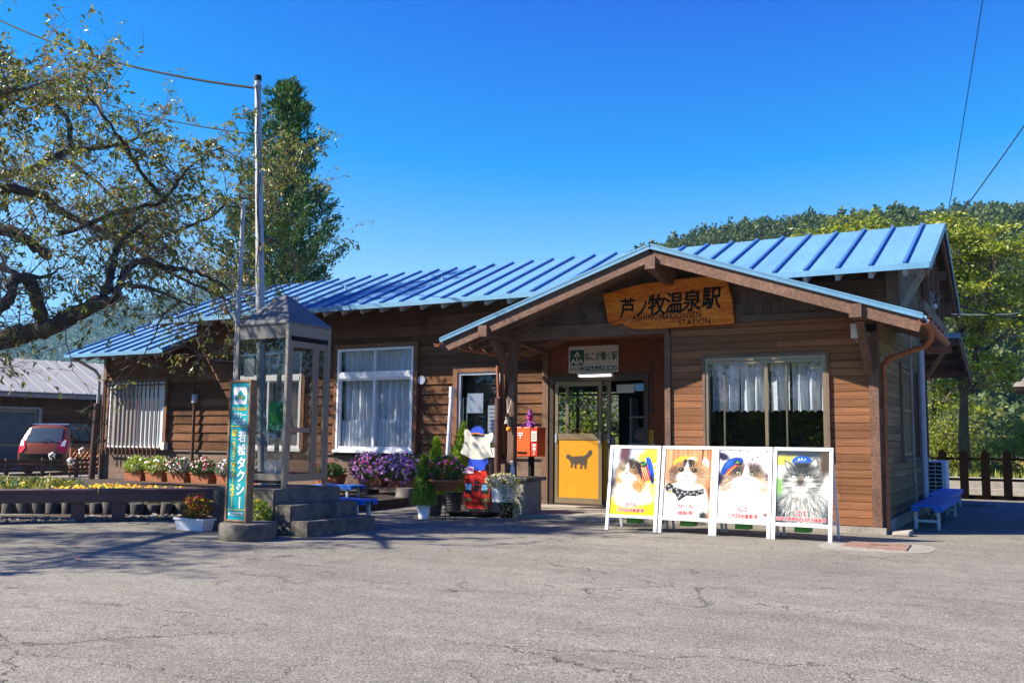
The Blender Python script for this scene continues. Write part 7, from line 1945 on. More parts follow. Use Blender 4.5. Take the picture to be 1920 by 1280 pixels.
M['leaf_yg'] = leafmat('yellow_green_leaf', [(0.09,0.16,0.016),(0.25,0.34,0.03),(0.36,0.38,0.038),(0.16,0.23,0.022),(0.42,0.40,0.045),(0.26,0.33,0.034),(0.08,0.14,0.02),(0.05,0.09,0.014)], 0.45, 0.4, 0.5)
M['leaf_green'] = leafmat('fresh_green_leaf', [(0.07,0.14,0.03),(0.14,0.24,0.045),(0.10,0.18,0.035),(0.20,0.30,0.08)], 0.38)
M['leaf_bush'] = leafmat('bright_bush_leaf', [(0.16,0.20,0.015),(0.24,0.27,0.02),(0.10,0.15,0.015),(0.30,0.30,0.03)], 0.35)
M['leaf_dark'] = leafmat('dark_conifer_needle', [(0.016,0.055,0.014),(0.04,0.11,0.022),(0.09,0.18,0.03),(0.025,0.075,0.018)], 0.2)
broadleaf('cherry_tree', (-5.4, 31.0, 0), 8.6, [(-0.3,0,6.9,1.5,1.4,1.1),(0.5,0.2,7.5,1.0,1.2,0.75),(-1.0,0.3,6.2,1.0,1.2,0.8),(0.9,0,6.4,1.0,1.0,0.9)], 'round yellow green cherry tree rising behind the middle of the right roof half', M['leaf_yg'], group='cherry trees behind the station', nclump=70, per=230, leaf=0.16, seed=2)
broadleaf('cherry_tree', (-9.3, 30.2, 0), 7.2, [(-0.8,0,6.5,0.9,0.9,0.42),(0.6,0.2,6.75,1.0,0.9,0.42),(1.6,0,6.6,0.8,0.8,0.4),(-0.2,0,5.7,1.6,1.2,0.5)], 'low cherry crown just showing over the ridge right of the porch gable', M['leaf_yg'], group='cherry trees behind the station', nclump=50, per=180, leaf=0.15, seed=3)
broadleaf('cherry_tree', (-2.2, 33.6, 0), 9.2, [(-0.6,0,7.4,1.4,1.4,0.8),(0.2,0.3,8.25,1.1,1.2,0.55),(1.0,0,7.3,1.2,1.5,1.0),(0.3,0,6.0,1.4,1.3,0.9),(1.2,0.2,4.7,1.5,1.2,0.75),(0.6,0.2,3.4,1.3,1.2,0.6)], 'tall yellow green cherry tree beside the right end of the ridge', M['leaf_yg'], group='cherry trees behind the station', nclump=80, per=170, leaf=0.16, seed=4, layered=0.75)
broadleaf('cherry_tree', (1.9, 35.0, 0), 9.0, [(-0.9,0,7.6,1.5,1.4,0.9),(0.3,0,8.0,1.3,1.3,0.9),(-0.7,0.3,6.2,1.6,1.4,0.8),(-0.9,0,4.6,1.6,1.2,0.8),(-1.4,0,3.3,1.4,1.2,0.55)], 'cherry tree with drooping yellow green boughs at the far right edge', M['leaf_yg'], group='cherry trees behind the station', nclump=66, per=170, leaf=0.17, seed=6, layered=0.75)
broadleaf('deciduous_tree', (-3.6, 38.0, 0), 6, [(0,0,3.6,1.8,1.4,0.9),(-0.6,0,2.4,1.4,1.2,0.7),(0.8,0,2.9,1.5,1.2,0.8),(0.2,0,4.5,1.2,1.2,0.7)], 'dark limbed green tree seen just right of the station end wall', M['leaf_yg'], nclump=34, per=120, leaf=0.16, seed=8, layered=0.7)
broadleaf('tree', (-11.6, 26.5, 0), 4.6, [(0,0,2.6,1.6,1.2,1.2),(1.6,0.3,2.0,1.3,1.2,1.0),(-1.6,0.2,2.2,1.4,1.2,1.1),(0.4,0,1.2,1.8,1.2,0.6)], 'sunlit green tree seen through the left glass door and the rear window of the hall', M['leaf_yg'], nclump=60, per=90, leaf=0.17, seed=61, trunk_r=0.09, layered=0.3)
for k, (x, y) in enumerate(((7.5, 27.0), (10.5, 33.0), (6.0, 20.0))): broadleaf('tree', (x, y, 0), 6, [(0,0,3.6,1.8,1.8,1.3),(0.8,0.4,2.0,1.7,1.6,0.9),(-0.9,0,2.4,1.5,1.5,0.9)], ['tree right of the picket fence', 'tree farthest right beyond the track', 'tree right of the blue benches'][k], M['leaf_green'], nclump=46, per=90, leaf=0.2, seed=71+k)  # out of view; added to darken the reflections in the end wall panes
broadleaf('bush', (-2.75, 37.0, 0), 1.8, [(0,0,0.9,1.0,0.8,0.8),(-0.3,0,1.6,0.6,0.6,0.5),(0.6,0,0.6,0.9,0.7,0.5)], 'bright yellow green bush behind the picket fence', M['leaf_bush'], 'bush', nclump=60, per=170, leaf=0.10, seed=9, trunk_r=0.04, layered=0.1)
broadleaf('bush', (-1.25, 36.0, 0), 0.9, [(0,0,0.45,0.7,0.6,0.4),(0.4,0,0.35,0.5,0.5,0.3)], 'low dark green bush behind the middle of the picket fence', M['leaf_green'], 'bush', nclump=30, per=150, leaf=0.08, seed=10, trunk_r=0.03, layered=0.2)
broadleaf('pine_tree', (-0.30, 34.5, 0), 1.9, [(-0.5,0,1.15,0.55,0.5,0.16),(0.3,0,1.5,0.6,0.6,0.2),(0.7,0,1.05,0.5,0.5,0.16),(-0.1,0,1.75,0.4,0.4,0.16)], 'low spreading garden pine behind the right part of the picket fence', M['leaf_green'], 'pine tree', nclump=36, per=240, leaf=0.085, seed=12, trunk_r=0.09, layered=0.6)

# ---------------------------------------------------------------- tall conifer behind the station
def conifer(base, H, Rb, label, m, seed=1, n=260, name='conifer', group=None):
    r = np.random.RandomState(seed); b = np.array(base, float)
    o = empty(name, tuple(base), label=label, cat='conifer', group=group)
    mb = MB(); mb.tube([tuple(b), tuple(b+[0.05, 0, H*0.6]), tuple(b+[0, 0, H*0.985])], [0.17, 0.09, 0.012], 8); mb.build('trunk', M['bark'], o)
    LP = []; LD = []; a0 = []; a1 = []; q0 = []; q1 = []
    for i in range(n):
        f = (i+0.5)/n
        z = H*(0.30+0.695*f)
        ln = min((H-z)*0.375, Rb)*(r.uniform(0.18, 1.0)+(0.25 if r.rand() < 0.25 else 0))+0.10
        an = i*2.39996+r.normal()*0.2
        d = np.array([math.cos(an), math.sin(an), 0.45+1.1*(z/H)**4])
        p0 = b+[0, 0, z]; k = max(3, int(ln/0.16))
        prev = p0
        for j in range(1, k+1):
            t = j/k; p = p0+d*ln*t+np.array([0, 0, 0.22*ln*t*t]); 
            a0.append(prev); a1.append(p); q0.append(0.02*(1-t)+0.006); q1.append(0.02*(1-t)+0.004); prev = p
            if t < 0.25: continue
            nn = int(52*(0.6+0.6*t)); s = 0.08+0.09*math.sin(math.pi*min(t, 0.9))
            LP.append(p+r.normal(size=(nn, 3))*np.array([s, s, s*0.7])); LD.append(d*0.9+r.normal(size=(nn, 3))*0.55+np.array([0, 0, 0.35]))
    V, F = sticks(np.array(a0), np.array(a1), np.array(q0), np.array(q1)); bulk('branches', V, F, M['bark'], parent=o)
    LP = np.concatenate(LP); LD = np.concatenate(LD)
    V, F = leaf_quads(LP, LD, r.uniform(0.10, 0.20, len(LP)), r.uniform(0.035, 0.06, len(LP)), r)
    bulk('crown', V, F, m, parent=o); print('conifer', len(LP))
    return o
conifer((-20.65, 22.1, 0), 12.3, 2.2, 'tall dark green conifer standing behind the left half of the station roof', M['leaf_dark'], 3, 135)

# ---------------------------------------------------------------- potted plants
def foliage(o, c, rad, n, leaf, m, r, top=False, up=0.3, name='foliage', wd=0.5):
    d = unit(r.normal(size=(n, 3))); q = r.uniform(0.25, 1, (n, 1))**0.5
    P = np.array(c)+d*q*np.array(rad)
    if top: P[:, 2] = np.maximum(P[:, 2], c[2]-rad[2]*0.5)
    V, F = leaf_quads(P, d+r.normal(size=(n, 3))*0.6+np.array([0, 0, up]), r.uniform(0.7, 1.3, n)*leaf, r.uniform(0.8, 1.2, n)*leaf*wd, r)
    return bulk(name, V, F, m, parent=o)
def blossoms(o, c, rad, n, size, m, r, face=(0.1, -0.75, 0.5), name='blossoms'):
    d = unit(r.normal(size=(n, 3))+np.array(face)*0.9)
    P = np.array(c)+d*np.array(rad)*r.uniform(0.9, 1.08, (n, 1))
    V, F = hexes(P, d*0.8+np.array(face)+r.normal(size=(n, 3))*0.25, r.uniform(0.75, 1.2, n)*size, r)
    return bulk(name, V, F, m, parent=o, k=6)
def box_pot(o, cx, cy, z, ln, dp, h, m, rim=0.018, rz=0.0, name='planter'):
    c, s = math.cos(rz), math.sin(rz)
    def q(u, v, zz): return (cx+u*c-v*s, cy+u*s+v*c, zz)
    mb = MB(); k = 0.86
    a, b = ln/2, dp/2
    mb.hexa([q(-a*k,-b*k,z),q(a*k,-b*k,z),q(a*k,b*k,z),q(-a*k,b*k,z),q(-a*.97,-b*.97,z+h-.03),q(a*.97,-b*.97,z+h-.03),q(a*.97,b*.97,z+h-.03),q(-a*.97,b*.97,z+h-.03)])
    mb.hexa([q(-a-rim*.5,-b-rim*.5,z+h-.029),q(a+rim*.5,-b-rim*.5,z+h-.029),q(a+rim*.5,b+rim*.5,z+h-.029),q(-a-rim*.5,b+rim*.5,z+h-.029),q(-a-rim*.5,-b-rim*.5,z+h),q(a+rim*.5,-b-rim*.5,z+h),q(a+rim*.5,b+rim*.5,z+h),q(-a-rim*.5,b+rim*.5,z+h)])
    p = mb.build(name, m, o, bevel=0.004)
    mb = MB(); mb.hexa([q(-a*.94,-b*.9,z+h+.001),q(a*.94,-b*.9,z+h+.001),q(a*.94,b*.9,z+h+.001),q(-a*.94,b*.9,z+h+.001),q(-a*.9,-b*.8,z+h+.012),q(a*.9,-b*.8,z+h+.012),q(a*.9,b*.8,z+h+.012),q(-a*.9,b*.8,z+h+.012)]); mb.build('soil', M['soil'], o)
FL = {k: leafmat('petal_'+k, v, 0.3, 0.6, 0.2) for k, v in dict(
    white=[(0.80,0.78,0.76),(0.82,0.80,0.74),(0.72,0.66,0.70)], pink=[(0.62,0.06,0.26),(0.72,0.16,0.38),(0.55,0.04,0.2)], red=[(0.60,0.02,0.05),(0.68,0.05,0.12)],
    mauve=[(0.46,0.18,0.56),(0.58,0.27,0.66),(0.38,0.13,0.50),(0.66,0.34,0.66)], palepink=[(0.75,0.42,0.58),(0.80,0.58,0.68)], yellow=[(0.85,0.55,0.01),(0.88,0.66,0.03),(0.80,0.48,0.01)], orange=[(0.80,0.22,0.01),(0.72,0.14,0.01)], cream=[(0.78,0.72,0.50),(0.82,0.66,0.52),(0.74,0.76,0.52)]).items()}
GL = {k: leafmat('foliage_'+k, v, 0.35) for k, v in dict(
    lime=[(0.22,0.32,0.035),(0.36,0.44,0.07),(0.15,0.23,0.03)], green=[(0.05,0.10,0.02),(0.09,0.16,0.03),(0.035,0.075,0.018)], grey=[(0.12,0.17,0.09),(0.18,0.22,0.12),(0.08,0.12,0.06)],
    thuja=[(0.26,0.40,0.02),(0.38,0.50,0.03),(0.16,0.28,0.02)], cone=[(0.18,0.30,0.03),(0.27,0.40,0.045),(0.11,0.20,0.025)], coleus=[(0.22,0.05,0.02),(0.35,0.14,0.02),(0.40,0.30,0.04),(0.12,0.10,0.03)]).items()}
rp = np.random.RandomState(31)
# terracotta troughs along the wing
specs = [(-17.28,'lime',[('white',10)],'trough of lime green leaves, nearest the barred window corner'),(-16.62,'lime',[('white',24),('orange',3)],'trough with low lime leaves and white flowers, second along the wing wall'),
         (-15.95,'grey',[('white',46),('red',10)],'trough of white flowers and a few red ones, third along the wing wall'),(-15.25,'green',[('red',12),('white',12),('palepink',10)],'trough of red and pale pink flowers, fourth along the wing wall'),(-14.5,'grey',[('white',50),('palepink',22)],'trough full of white and pale pink flowers nearest the taxi sign'),(-13.78,'grey',[('palepink',18),('white',20),('orange',5)],'trough of mixed pale flowers partly behind the taxi sign')]
for x, g, fl_, lab in specs:
    o = empty('flower_trough', (x, 14.25, 0.22), label='terracotta '+lab, cat='planter', group='terracotta troughs along the wing wall')
    box_pot(o, x, 14.25, 0.22, 0.56, 0.26, 0.22, M['terracotta'])
    foliage(o, (x, 14.22, 0.54), (0.33, 0.2, 0.19), 620, 0.075, GL[g], rp, True)
    for k, n in fl_: blossoms(o, (x, 14.22, 0.56), (0.32, 0.2, 0.19), int(n*1.5), 0.026, FL[k], rp)
# petunias on the low shelf
o = empty('plank_shelf', (-11.3, 14.55, 0), label='low dark plank shelf carrying the petunia troughs by the big window', cat='shelf')
mb = MB(); mb.box(-12.5, -10.0, 14.35, 14.78, 0.24, 0.28); mb.build('board', M['plank'], o)
for x in (-12.4, -11.2):
    mb = MB(); mb.box(x-.1, x+.1, 14.4, 14.74, 0, 0.24); mb.build('leg', M['plank'], o)
mb = MB(); mb.lathe([(0.20,0),(0.16,0.3),(0.13,0.31)], (-10.0, 14.05, 0), 20); tag(mb.build('concrete_weight', M['concrete'], loc=(-10.0, 14.05, 0)), 'rounded grey concrete weight standing below the petunias', 'weight')
for x, ln, g, fl_, lab in ((-12.15, 0.62, 'green', [('red', 6)], 'terracotta trough of fresh green leaves with a few red flowers under the big window'), (-11.1, 0.6, 'green', [('mauve', 70), ('pink', 34)], 'terracotta trough of purple and pink petunias under the big window'), (-10.4, 0.6, 'green', [('mauve', 110), ('palepink', 14)], 'terracotta trough of mauve petunias nearest the white plastic pipe')):
    o = empty('flower_trough', (x, 14.55, 0.28), label=lab, cat='planter', group='troughs under the big window')
    box_pot(o, x, 14.55, 0.282, ln, 0.26, 0.2, M['terracotta'])
    big = fl_[0][0] == 'mauve'
    foliage(o, (x, 14.45, 0.62 if big else 0.55), (0.44 if big else 0.38, 0.26, 0.27 if big else 0.14), 900, 0.07, GL[g], rp, True)
    for k, n in fl_: blossoms(o, (x, 14.45, 0.64), (0.46 if big else 0.34, 0.28, 0.28 if big else 0.12), int(n*1.7) if big else n, 0.030 if big else 0.025, FL[k], rp)
# white planters beside the taxi sign
for x, y, ln, lab, g, fl_ in ((-9.42, 8.68, 0.52, 'white plastic trough of red and golden leaves left of the taxi sign', 'coleus', [('orange', 14), ('red', 16), ('yellow', 8)]), (-8.42, 8.66, 0.42, 'white plastic trough of yellow green leaves right of the taxi sign', 'lime', [('yellow', 10), ('cream', 6)])):
    o = empty('white_trough', (x, y, 0), label=lab, cat='planter')
    box_pot(o, x, y, 0.0, ln, 0.2, 0.155, M['white_plastic'])
    foliage(o, (x+0.05, y-0.02, 0.27), (0.22, 0.12, 0.18 if g == 'coleus' else 0.14), 420, 0.06, GL[g], rp, True)
    if g == 'coleus': foliage(o, (x+0.05, y-0.02, 0.27), (0.2, 0.12, 0.16), 160, 0.06, GL['green'], rp, True, name='green_leaves')
    for k, n in fl_: blossoms(o, (x+0.05, y-0.03, 0.29), (0.2, 0.11, 0.17), n, 0.022, FL[k], rp)
def cone_shrub(o, x, y, z0, z1, rad, n, m, r, lean=(0, 0)):
    f = r.uniform(0, 1, n)**1.25; an = r.uniform(0, 2*math.pi, n); q = rad*(1-f)**0.8*r.uniform(0.55, 1.05, n)+0.012
    P = np.stack([x+q*np.cos(an)+lean[0]*f, y+q*np.sin(an)+lean[1]*f, z0+(z1-z0)*f], 1)
    D = np.stack([np.cos(an)*0.5, np.sin(an)*0.5, np.full(n, 1.0)], 1)+r.normal(size=(n, 3))*0.3
    V, F = leaf_quads(P, D, r.uniform(0.04, 0.085, n), r.uniform(0.02, 0.035, n), r)
    bulk('foliage', V, F, m, parent=o)
    mb = MB(); mb.tube([(x, y, z0-0.05), (x+lean[0]*.5, y+lean[1]*.5, (z0+z1)/2)], [0.012, 0.006], 6); mb.build('stem', M['bark'], o)
o = empty('potted_conifer', (-8.11, 11.87, 0), label='feathery light green dwarf conifer in a ribbed white pot', cat='potted plant')
mb = MB(); mb.lathe([(0.072,0),(0.075,0.01),(0.085,0.06),(0.082,0.065),(0.092,0.115),(0.089,0.12),(0.100,0.17),(0.105,0.172),(0.108,0.205),(0.098,0.206),(0.095,0.18)], (-8.11,11.87,0), 24); mb.build('pot', M['white'], o)
cone_shrub(o, -8.11, 11.87, 0.19, 0.90, 0.17, 2600, GL['cone'], rp)
for x, y, zt_, rad, n, lab, ln in ((-8.26, 12.36, 1.17, 0.16, 1700, 'tall yellow green conifer in a black woven basket behind the terracotta bowl', (0.03, 0)), (-8.36, 13.08, 1.42, 0.20, 2800, 'taller yellow green conifer in a black woven basket left of the train board', (0.10, 0.12))):
    o = empty('potted_conifer', (x, y, 0), label=lab, cat='potted plant', group='conifers in black baskets')
    mb = MB(); mb.lathe([(0.105,0),(0.11,0.01),(0.14,0.30),(0.147,0.305),(0.147,0.33),(0.13,0.33)], (x, y, 0), 22)
    for k in range(6): mb.lathe([(0.112+.005*k,0),(0.122+.005*k,0.012),(0.113+.005*k,0.026)], (x, y, 0.04+0.045*k), 22)
    bk = mb.build('basket', mat('black_basket', (0.035, 0.035, 0.038), 0.6, 0.2, 12), o)
    for s in (-1, 1):
        mb = MB(); mb.tube([(x+s*.145, y-.05, 0.31), (x+s*.16, y-.05, 0.37), (x+s*.16, y+.05, 0.37), (x+s*.145, y+.05, 0.31)], 0.012, 6); mb.build('handle', M['black'], bk)
    cone_shrub(o, x, y, 0.33, zt_, rad, n, GL['thuja'], rp, ln)
o = empty('flower_bowl', (-7.76, 11.92, 0), label='terracotta bowl of red and pink roses on a wire stand', cat='flower bowl')
mb = MB(); mb.lathe([(0.14,0.42),(0.15,0.425),(0.225,0.55),(0.25,0.555),(0.25,0.585),(0.235,0.586),(0.23,0.56)], (-7.76,11.92,0), 28); mb.build('bowl', M['terracotta'], o)
mb = MB()
for k in range(4):
    a = k*math.pi/2+.6; mb.tube([(-7.76+.15*math.cos(a),11.92+.15*math.sin(a),0.0),(-7.76+.10*math.cos(a),11.92+.10*math.sin(a),0.25),(-7.76+.17*math.cos(a),11.92+.17*math.sin(a),0.46)], 0.004, 6)
mb.build('wire_stand', M['black'], o)
foliage(o, (-7.76,11.9,0.72), (0.29,0.24,0.19), 1100, 0.055, GL['green'], rp, True); foliage(o, (-7.76,11.9,0.70), (0.27,0.23,0.17), 260, 0.05, GL['grey'], rp, True, name='pale_leaves')
blossoms(o, (-7.76,11.9,0.74), (0.28,0.24,0.22), 26, 0.028, FL['pink'], rp); blossoms(o, (-7.76,11.9,0.72), (0.26,0.23,0.18), 22, 0.022, FL['orange'], rp)
o = empty('trailing_plant', (-7.24, 12.74, 0), label='pale yellow trailing plant spilling from a white square pot before the porch plinth', cat='potted plant')
box_pot(o, -7.24, 12.74, 0.235, 0.30, 0.28, 0.27, M['white'], name='pot')
mb = MB(); mb.lathe([(0.09,0),(0.11,0.23)], (-7.2,12.76,0.0), 18); mb.build('stand', M['black'], o)
foliage(o, (-7.24,12.70,0.55), (0.27,0.22,0.10), 700, 0.05, leafmat('cream_leaf', [(0.48,0.46,0.14),(0.66,0.60,0.26),(0.30,0.36,0.07)], 0.3), rp, True); blossoms(o, (-7.24,12.70,0.55), (0.27,0.22,0.11), 130, 0.018, FL['cream'], rp)
M['shoot'] = leafmat('pale_trailing_leaf', [(0.30,0.34,0.08),(0.48,0.46,0.16),(0.20,0.26,0.05)], 0.3)
for x0, y0, ln, sx in ((-7.12,12.58,0.50,0.10),(-7.06,12.60,0.50,0.14),(-7.02,12.62,0.44,0.16),(-7.15,12.57,0.42,0.05),(-7.40,12.60,0.36,-0.12),(-7.42,12.62,0.42,-0.05),(-7.0,12.66,0.36,0.14)):
    P = np.array([(x0+sx*t*(1 if t < .8 else .6)+rp.normal()*.022, y0-.05*t+rp.normal()*.022, 0.52-ln*t+rp.normal()*.015) for t in np.linspace(0, 1, 46)]); V, F = leaf_quads(P, rp.normal(size=P.shape)+np.array([0, -0.3, -0.5]), rp.uniform(.03, .055, len(P)), rp.uniform(.02, .03, len(P)), rp); bulk('trailing_shoot', V, F, M['shoot'], parent=o)

# ---------------------------------------------------------------- flower bed planting (uncountable)
def scatter_poly(poly, n, r):
    P = np.array(poly); lo = P.min(0); hi = P.max(0); out = []
    while len(out) < n:
        x, y = r.uniform(lo, hi); ins = False
        for i in range(len(P)):
            a, b_ = P[i], P[(i+1) % len(P)]
            if (a[1] > y) != (b_[1] > y) and x < (b_[0]-a[0])*(y-a[1])/(b_[1]-a[1])+a[0]: ins = not ins
        if ins: out.append((x, y))
    return np.array(out)
mar = [(-15.2, 10.9), (-13.6, 9.2), (-12.4, 9.95), (-10.95, 10.9), (-11.4, 11.7), (-13.2, 12.0), (-15.6, 12.3)]
B = scatter_poly(mar, 900, rp)
P = np.repeat(B, 12, 0); P = np.concatenate([P+rp.normal(size=P.shape)*0.06, 0.14+rp.uniform(0, 0.12, (len(P), 1))], 1)
V, F = leaf_quads(P, rp.normal(size=P.shape)+np.array([0, 0, 0.8]), rp.uniform(.03, .07, len(P)), rp.uniform(.015, .03, len(P)), rp)
tag(bulk('bedding_plants', V, F, GL['grey'] if False else leafmat('bedding_leaf', [(0.06,0.12,0.03),(0.12,0.19,0.06),(0.09,0.15,0.05)], 0.3)), 'low green bedding plants filling the flower bed', 'bedding plants', kind='stuff')
for key, n in (('yellow', 1300), ('orange', 420)):
    Q = B[rp.randint(len(B), size=n)]+rp.normal(size=(n, 2))*0.06; P = np.concatenate([Q, 0.235+rp.uniform(-0.04, 0.05, (n, 1))], 1)
    V, F = hexes(P, np.array([0.1, -0.6, 0.8])+rp.normal(size=P.shape)*0.3, rp.uniform(.022, .036, n), rp)
    tag(bulk('marigolds', V, F, FL[key], k=6), key+' marigold blossoms scattered over the bed behind the plank benches', 'marigolds', kind='stuff')
lef = [(-21, 12.6), (-20.5, 9.5), (-15.6, 9.2), (-13.8, 9.3), (-15.4, 10.9), (-16.6, 12.4), (-18.0, 12.8)]
B = scatter_poly(lef, 420, rp)
P = np.repeat(B, 9, 0); P = np.concatenate([P+rp.normal(size=P.shape)*0.09, 0.14+rp.uniform(0, 0.13, (len(P), 1))], 1)
V, F = leaf_quads(P, rp.normal(size=P.shape)*np.array([1, 1, .5])+np.array([0, 0, 0.5]), rp.uniform(.07, .16, len(P)), rp.uniform(.05, .10, len(P)), rp, flat=0.5)
tag(bulk('leafy_ground_cover', V, F, leafmat('ground_cover_leaf', [(0.05,0.10,0.02),(0.16,0.19,0.03),(0.28,0.27,0.05),(0.09,0.14,0.03),(0.35,0.26,0.05)], 0.3)), 'green and yellowing leafy plants in the left part of the bed', 'ground cover', kind='stuff')
n = 90; Q = B[rp.randint(len(B), size=n)]; P = np.concatenate([Q, np.full((n, 1), 0.27)], 1); V, F = hexes(P, np.array([0.1, -0.6, 0.8])+rp.normal(size=P.shape)*0.3, rp.uniform(.03, .045, n), rp)
tag(bulk('marigolds', V, F, FL['yellow'], k=6), 'few yellow blossoms among the leafy plants at the far left', 'marigolds', kind='stuff')
# strap leaved clump under the left bench, arching leaf, white flower stalks
def strap(o, x, y, z, n, ln, m, r, w=0.035, up=0.8, name='leaves'):
    V = []; F = []
    for k in range(n):
        an = r.uniform(0, 2*math.pi); d = np.array([math.cos(an), math.sin(an), 0]); s = np.array([-math.sin(an), math.cos(an), 0])
        l = ln*r.uniform(.7, 1.2); b = len(V)
        for j in range(6):
            t = j/5; p = np.array([x, y, z])+d*l*t*0.8+np.array([0, 0, l*(up*t-(up+.25)*t*t)]); ww = w*(1-t)**.6*(.4+.6*min(1, 3*t)+.2)
            V += [p-s*ww*.5, p+s*ww*.5]
        F += [(b+2*j, b+2*j+1, b+2*j+3, b+2*j+2) for j in range(5)]
    return bulk(name, V, F, m, parent=o)
o = empty('strap_leaved_plant', (-12.75, 7.95, 0), label='pale strap leaved plant growing under the left plank bench', cat='plant'); strap(o, -12.75, 8.05, 0.02, 22, 0.30, leafmat('pale_strap_leaf', [(0.30,0.36,0.20),(0.42,0.46,0.30)], 0.2), rp, 0.03, 0.5)
o = empty('strap_leaved_plant', (-15.6, 10.6, 0.15), label='tall plant with one long arching dark green leaf in the left bed', cat='plant'); strap(o, -16.6, 10.9, 0.15, 9, 1.0, GL['green'], rp, 0.06, 1.0)
for x, y, h, lab in ((-17.9, 13.3, 0.85, 'tallest white flower stalk in front of the low plank fence'), (-18.4, 13.4, 0.62, 'short white flower stalk left of the tallest one before the low fence'), (-19.6, 13.8, 0.72, 'white flower stalk farthest left before the low plank fence')):
    o = empty('flower_stalk', (x, y, 0.15), label=lab, cat='flower', group='white flower stalks')
    mb = MB(); mb.tube([(x, y, 0.15), (x+.02, y, h)], 0.008, 5); mb.build('stem', GL['green'], o); blossoms(o, (x+.02, y, h), (0.07, 0.07, 0.08), 26, 0.022, FL['white'], rp); strap(o, x, y, 0.15, 6, 0.45, GL['grey'], rp, .04, 1.0)
# fallen leaves
fl0 = None
for i, (x, y) in enumerate(((-8.94,6.69),(-9.39,6.51),(-7.28,6.36),(-7.03,9.5),(-8.55,7.6),(-9.9,7.3),(-10.3,7.9),(-6.4,9.9),(-8.0,6.0),(-10.9,7.6),(-5.6,8.6),(-9.1,7.9))):
    V, F = leaf_quads(np.array([[0, 0, 0.012]]), np.array([[1, 0, 0.05]]), [0.085], [0.05], rp, flat=1.0, fold=0.05)
    if fl0 is None: fl0 = bulk('fallen_leaf', V, F, leafmat('fallen_leaf', [(0.45,0.26,0.12),(0.40,0.14,0.05),(0.52,0.36,0.2)], 0.1)); o = fl0
    else: o = fl0.copy(); S.collection.objects.link(o)
    o.location = (x, y, 0); o.rotation_euler = (0, 0, rp.uniform(0, 6)); tag(o, 'dry brown fallen leaf on the asphalt below the cherry tree', 'leaf', 'fallen leaves on the asphalt')

# ================================================================ LAND BEHIND
def strip(name, pts, m, kind='structure'):
    mb = MB(); mb.add(pts, [tuple(range(len(pts)))]); return tag(mb.build(name, m), kind=kind)
M['rice'] = mat('ripe_rice_field', (0.42, 0.31, 0.05), 0.9, 0.25, 0.8, fine=0.4)
M['grass'] = mat('rough_grass', (0.16, 0.19, 0.035), 0.95, 0.4, 1.5, fine=0.5)
sheet('rice_field', -60, 80, 46, 105, 0.0, M['rice'])
sheet('grass_verge', -60, 60, 29.6, 45.9, 0.0, M['grass'])
n = 5200
P = np.stack([NR.uniform(-9, 6, n), NR.uniform(30, 45, n), np.zeros(n)], 1)
V, F = leaf_quads(P, NR.normal(size=P.shape)*.35+np.array([0, 0, 1]), NR.uniform(.2, .55, n), NR.uniform(.03, .07, n)); tag(bulk('tall_grass', V, F, leafmat('grass_blade', [(0.16,0.20,0.03),(0.26,0.26,0.04),(0.10,0.15,0.02)], 0.3)), 'tall yellow green grass beyond the track', 'grass', kind='stuff')

# hills: ridge profile as (azimuth in camera pixels is not used; plain bearings and heights instead)
FWD = Vector((-0.4878, 0.8729, 0)); RGT = Vector((0.8729, 0.4878, 0))
def hill(name, t0, t1, lat, prof, m, ny=26, nx=70, back=1.6, seed=1):
    """slope rising from distance t0 to a ridge at t1; prof: (lateral/t1, height)"""
    from mathutils import noise
    V = []; F = []
    lx = np.linspace(lat[0], lat[1], nx); hx = np.interp(lx, [p[0] for p in prof], [p[1] for p in prof])
    for j in range(ny):
        f = j/(ny-1)*back
        t = t0+(t1-t0)*f
        for i in range(nx):
            p = FWD*t+RGT*(lx[i]*t1*(0.55+0.45*min(f, 1.2)))
            s = math.sin(min(f, 1.0)*math.pi/2)**1.15 if f <= 1 else max(0.2, 1-(f-1)*0.5)
            z = hx[i]*s*(1+0.10*noise.noise((p.x*0.012, p.y*0.012, seed)))-0.5*(1-min(1, f*8))
            V.append((p.x, p.y, z))
    for j in range(ny-1):
        for i in range(nx-1): F.append((j*nx+i, j*nx+i+1, (j+1)*nx+i+1, (j+1)*nx+i))
    o = bulk(name, V, F, m, smooth=True); tag(o, kind='structure')
    return np.array(V).reshape(ny, nx, 3)
M['hill'] = mat('wooded_slope', (0.035, 0.055, 0.02), 0.95, 0.4, 0.08, fine=0.5)
M['leaf_wood'] = leafmat('woodland_leaf', [(0.03,0.06,0.018),(0.07,0.11,0.028),(0.12,0.15,0.035),(0.04,0.08,0.022),(0.09,0.13,0.03),(0.16,0.15,0.04)], 0.3)
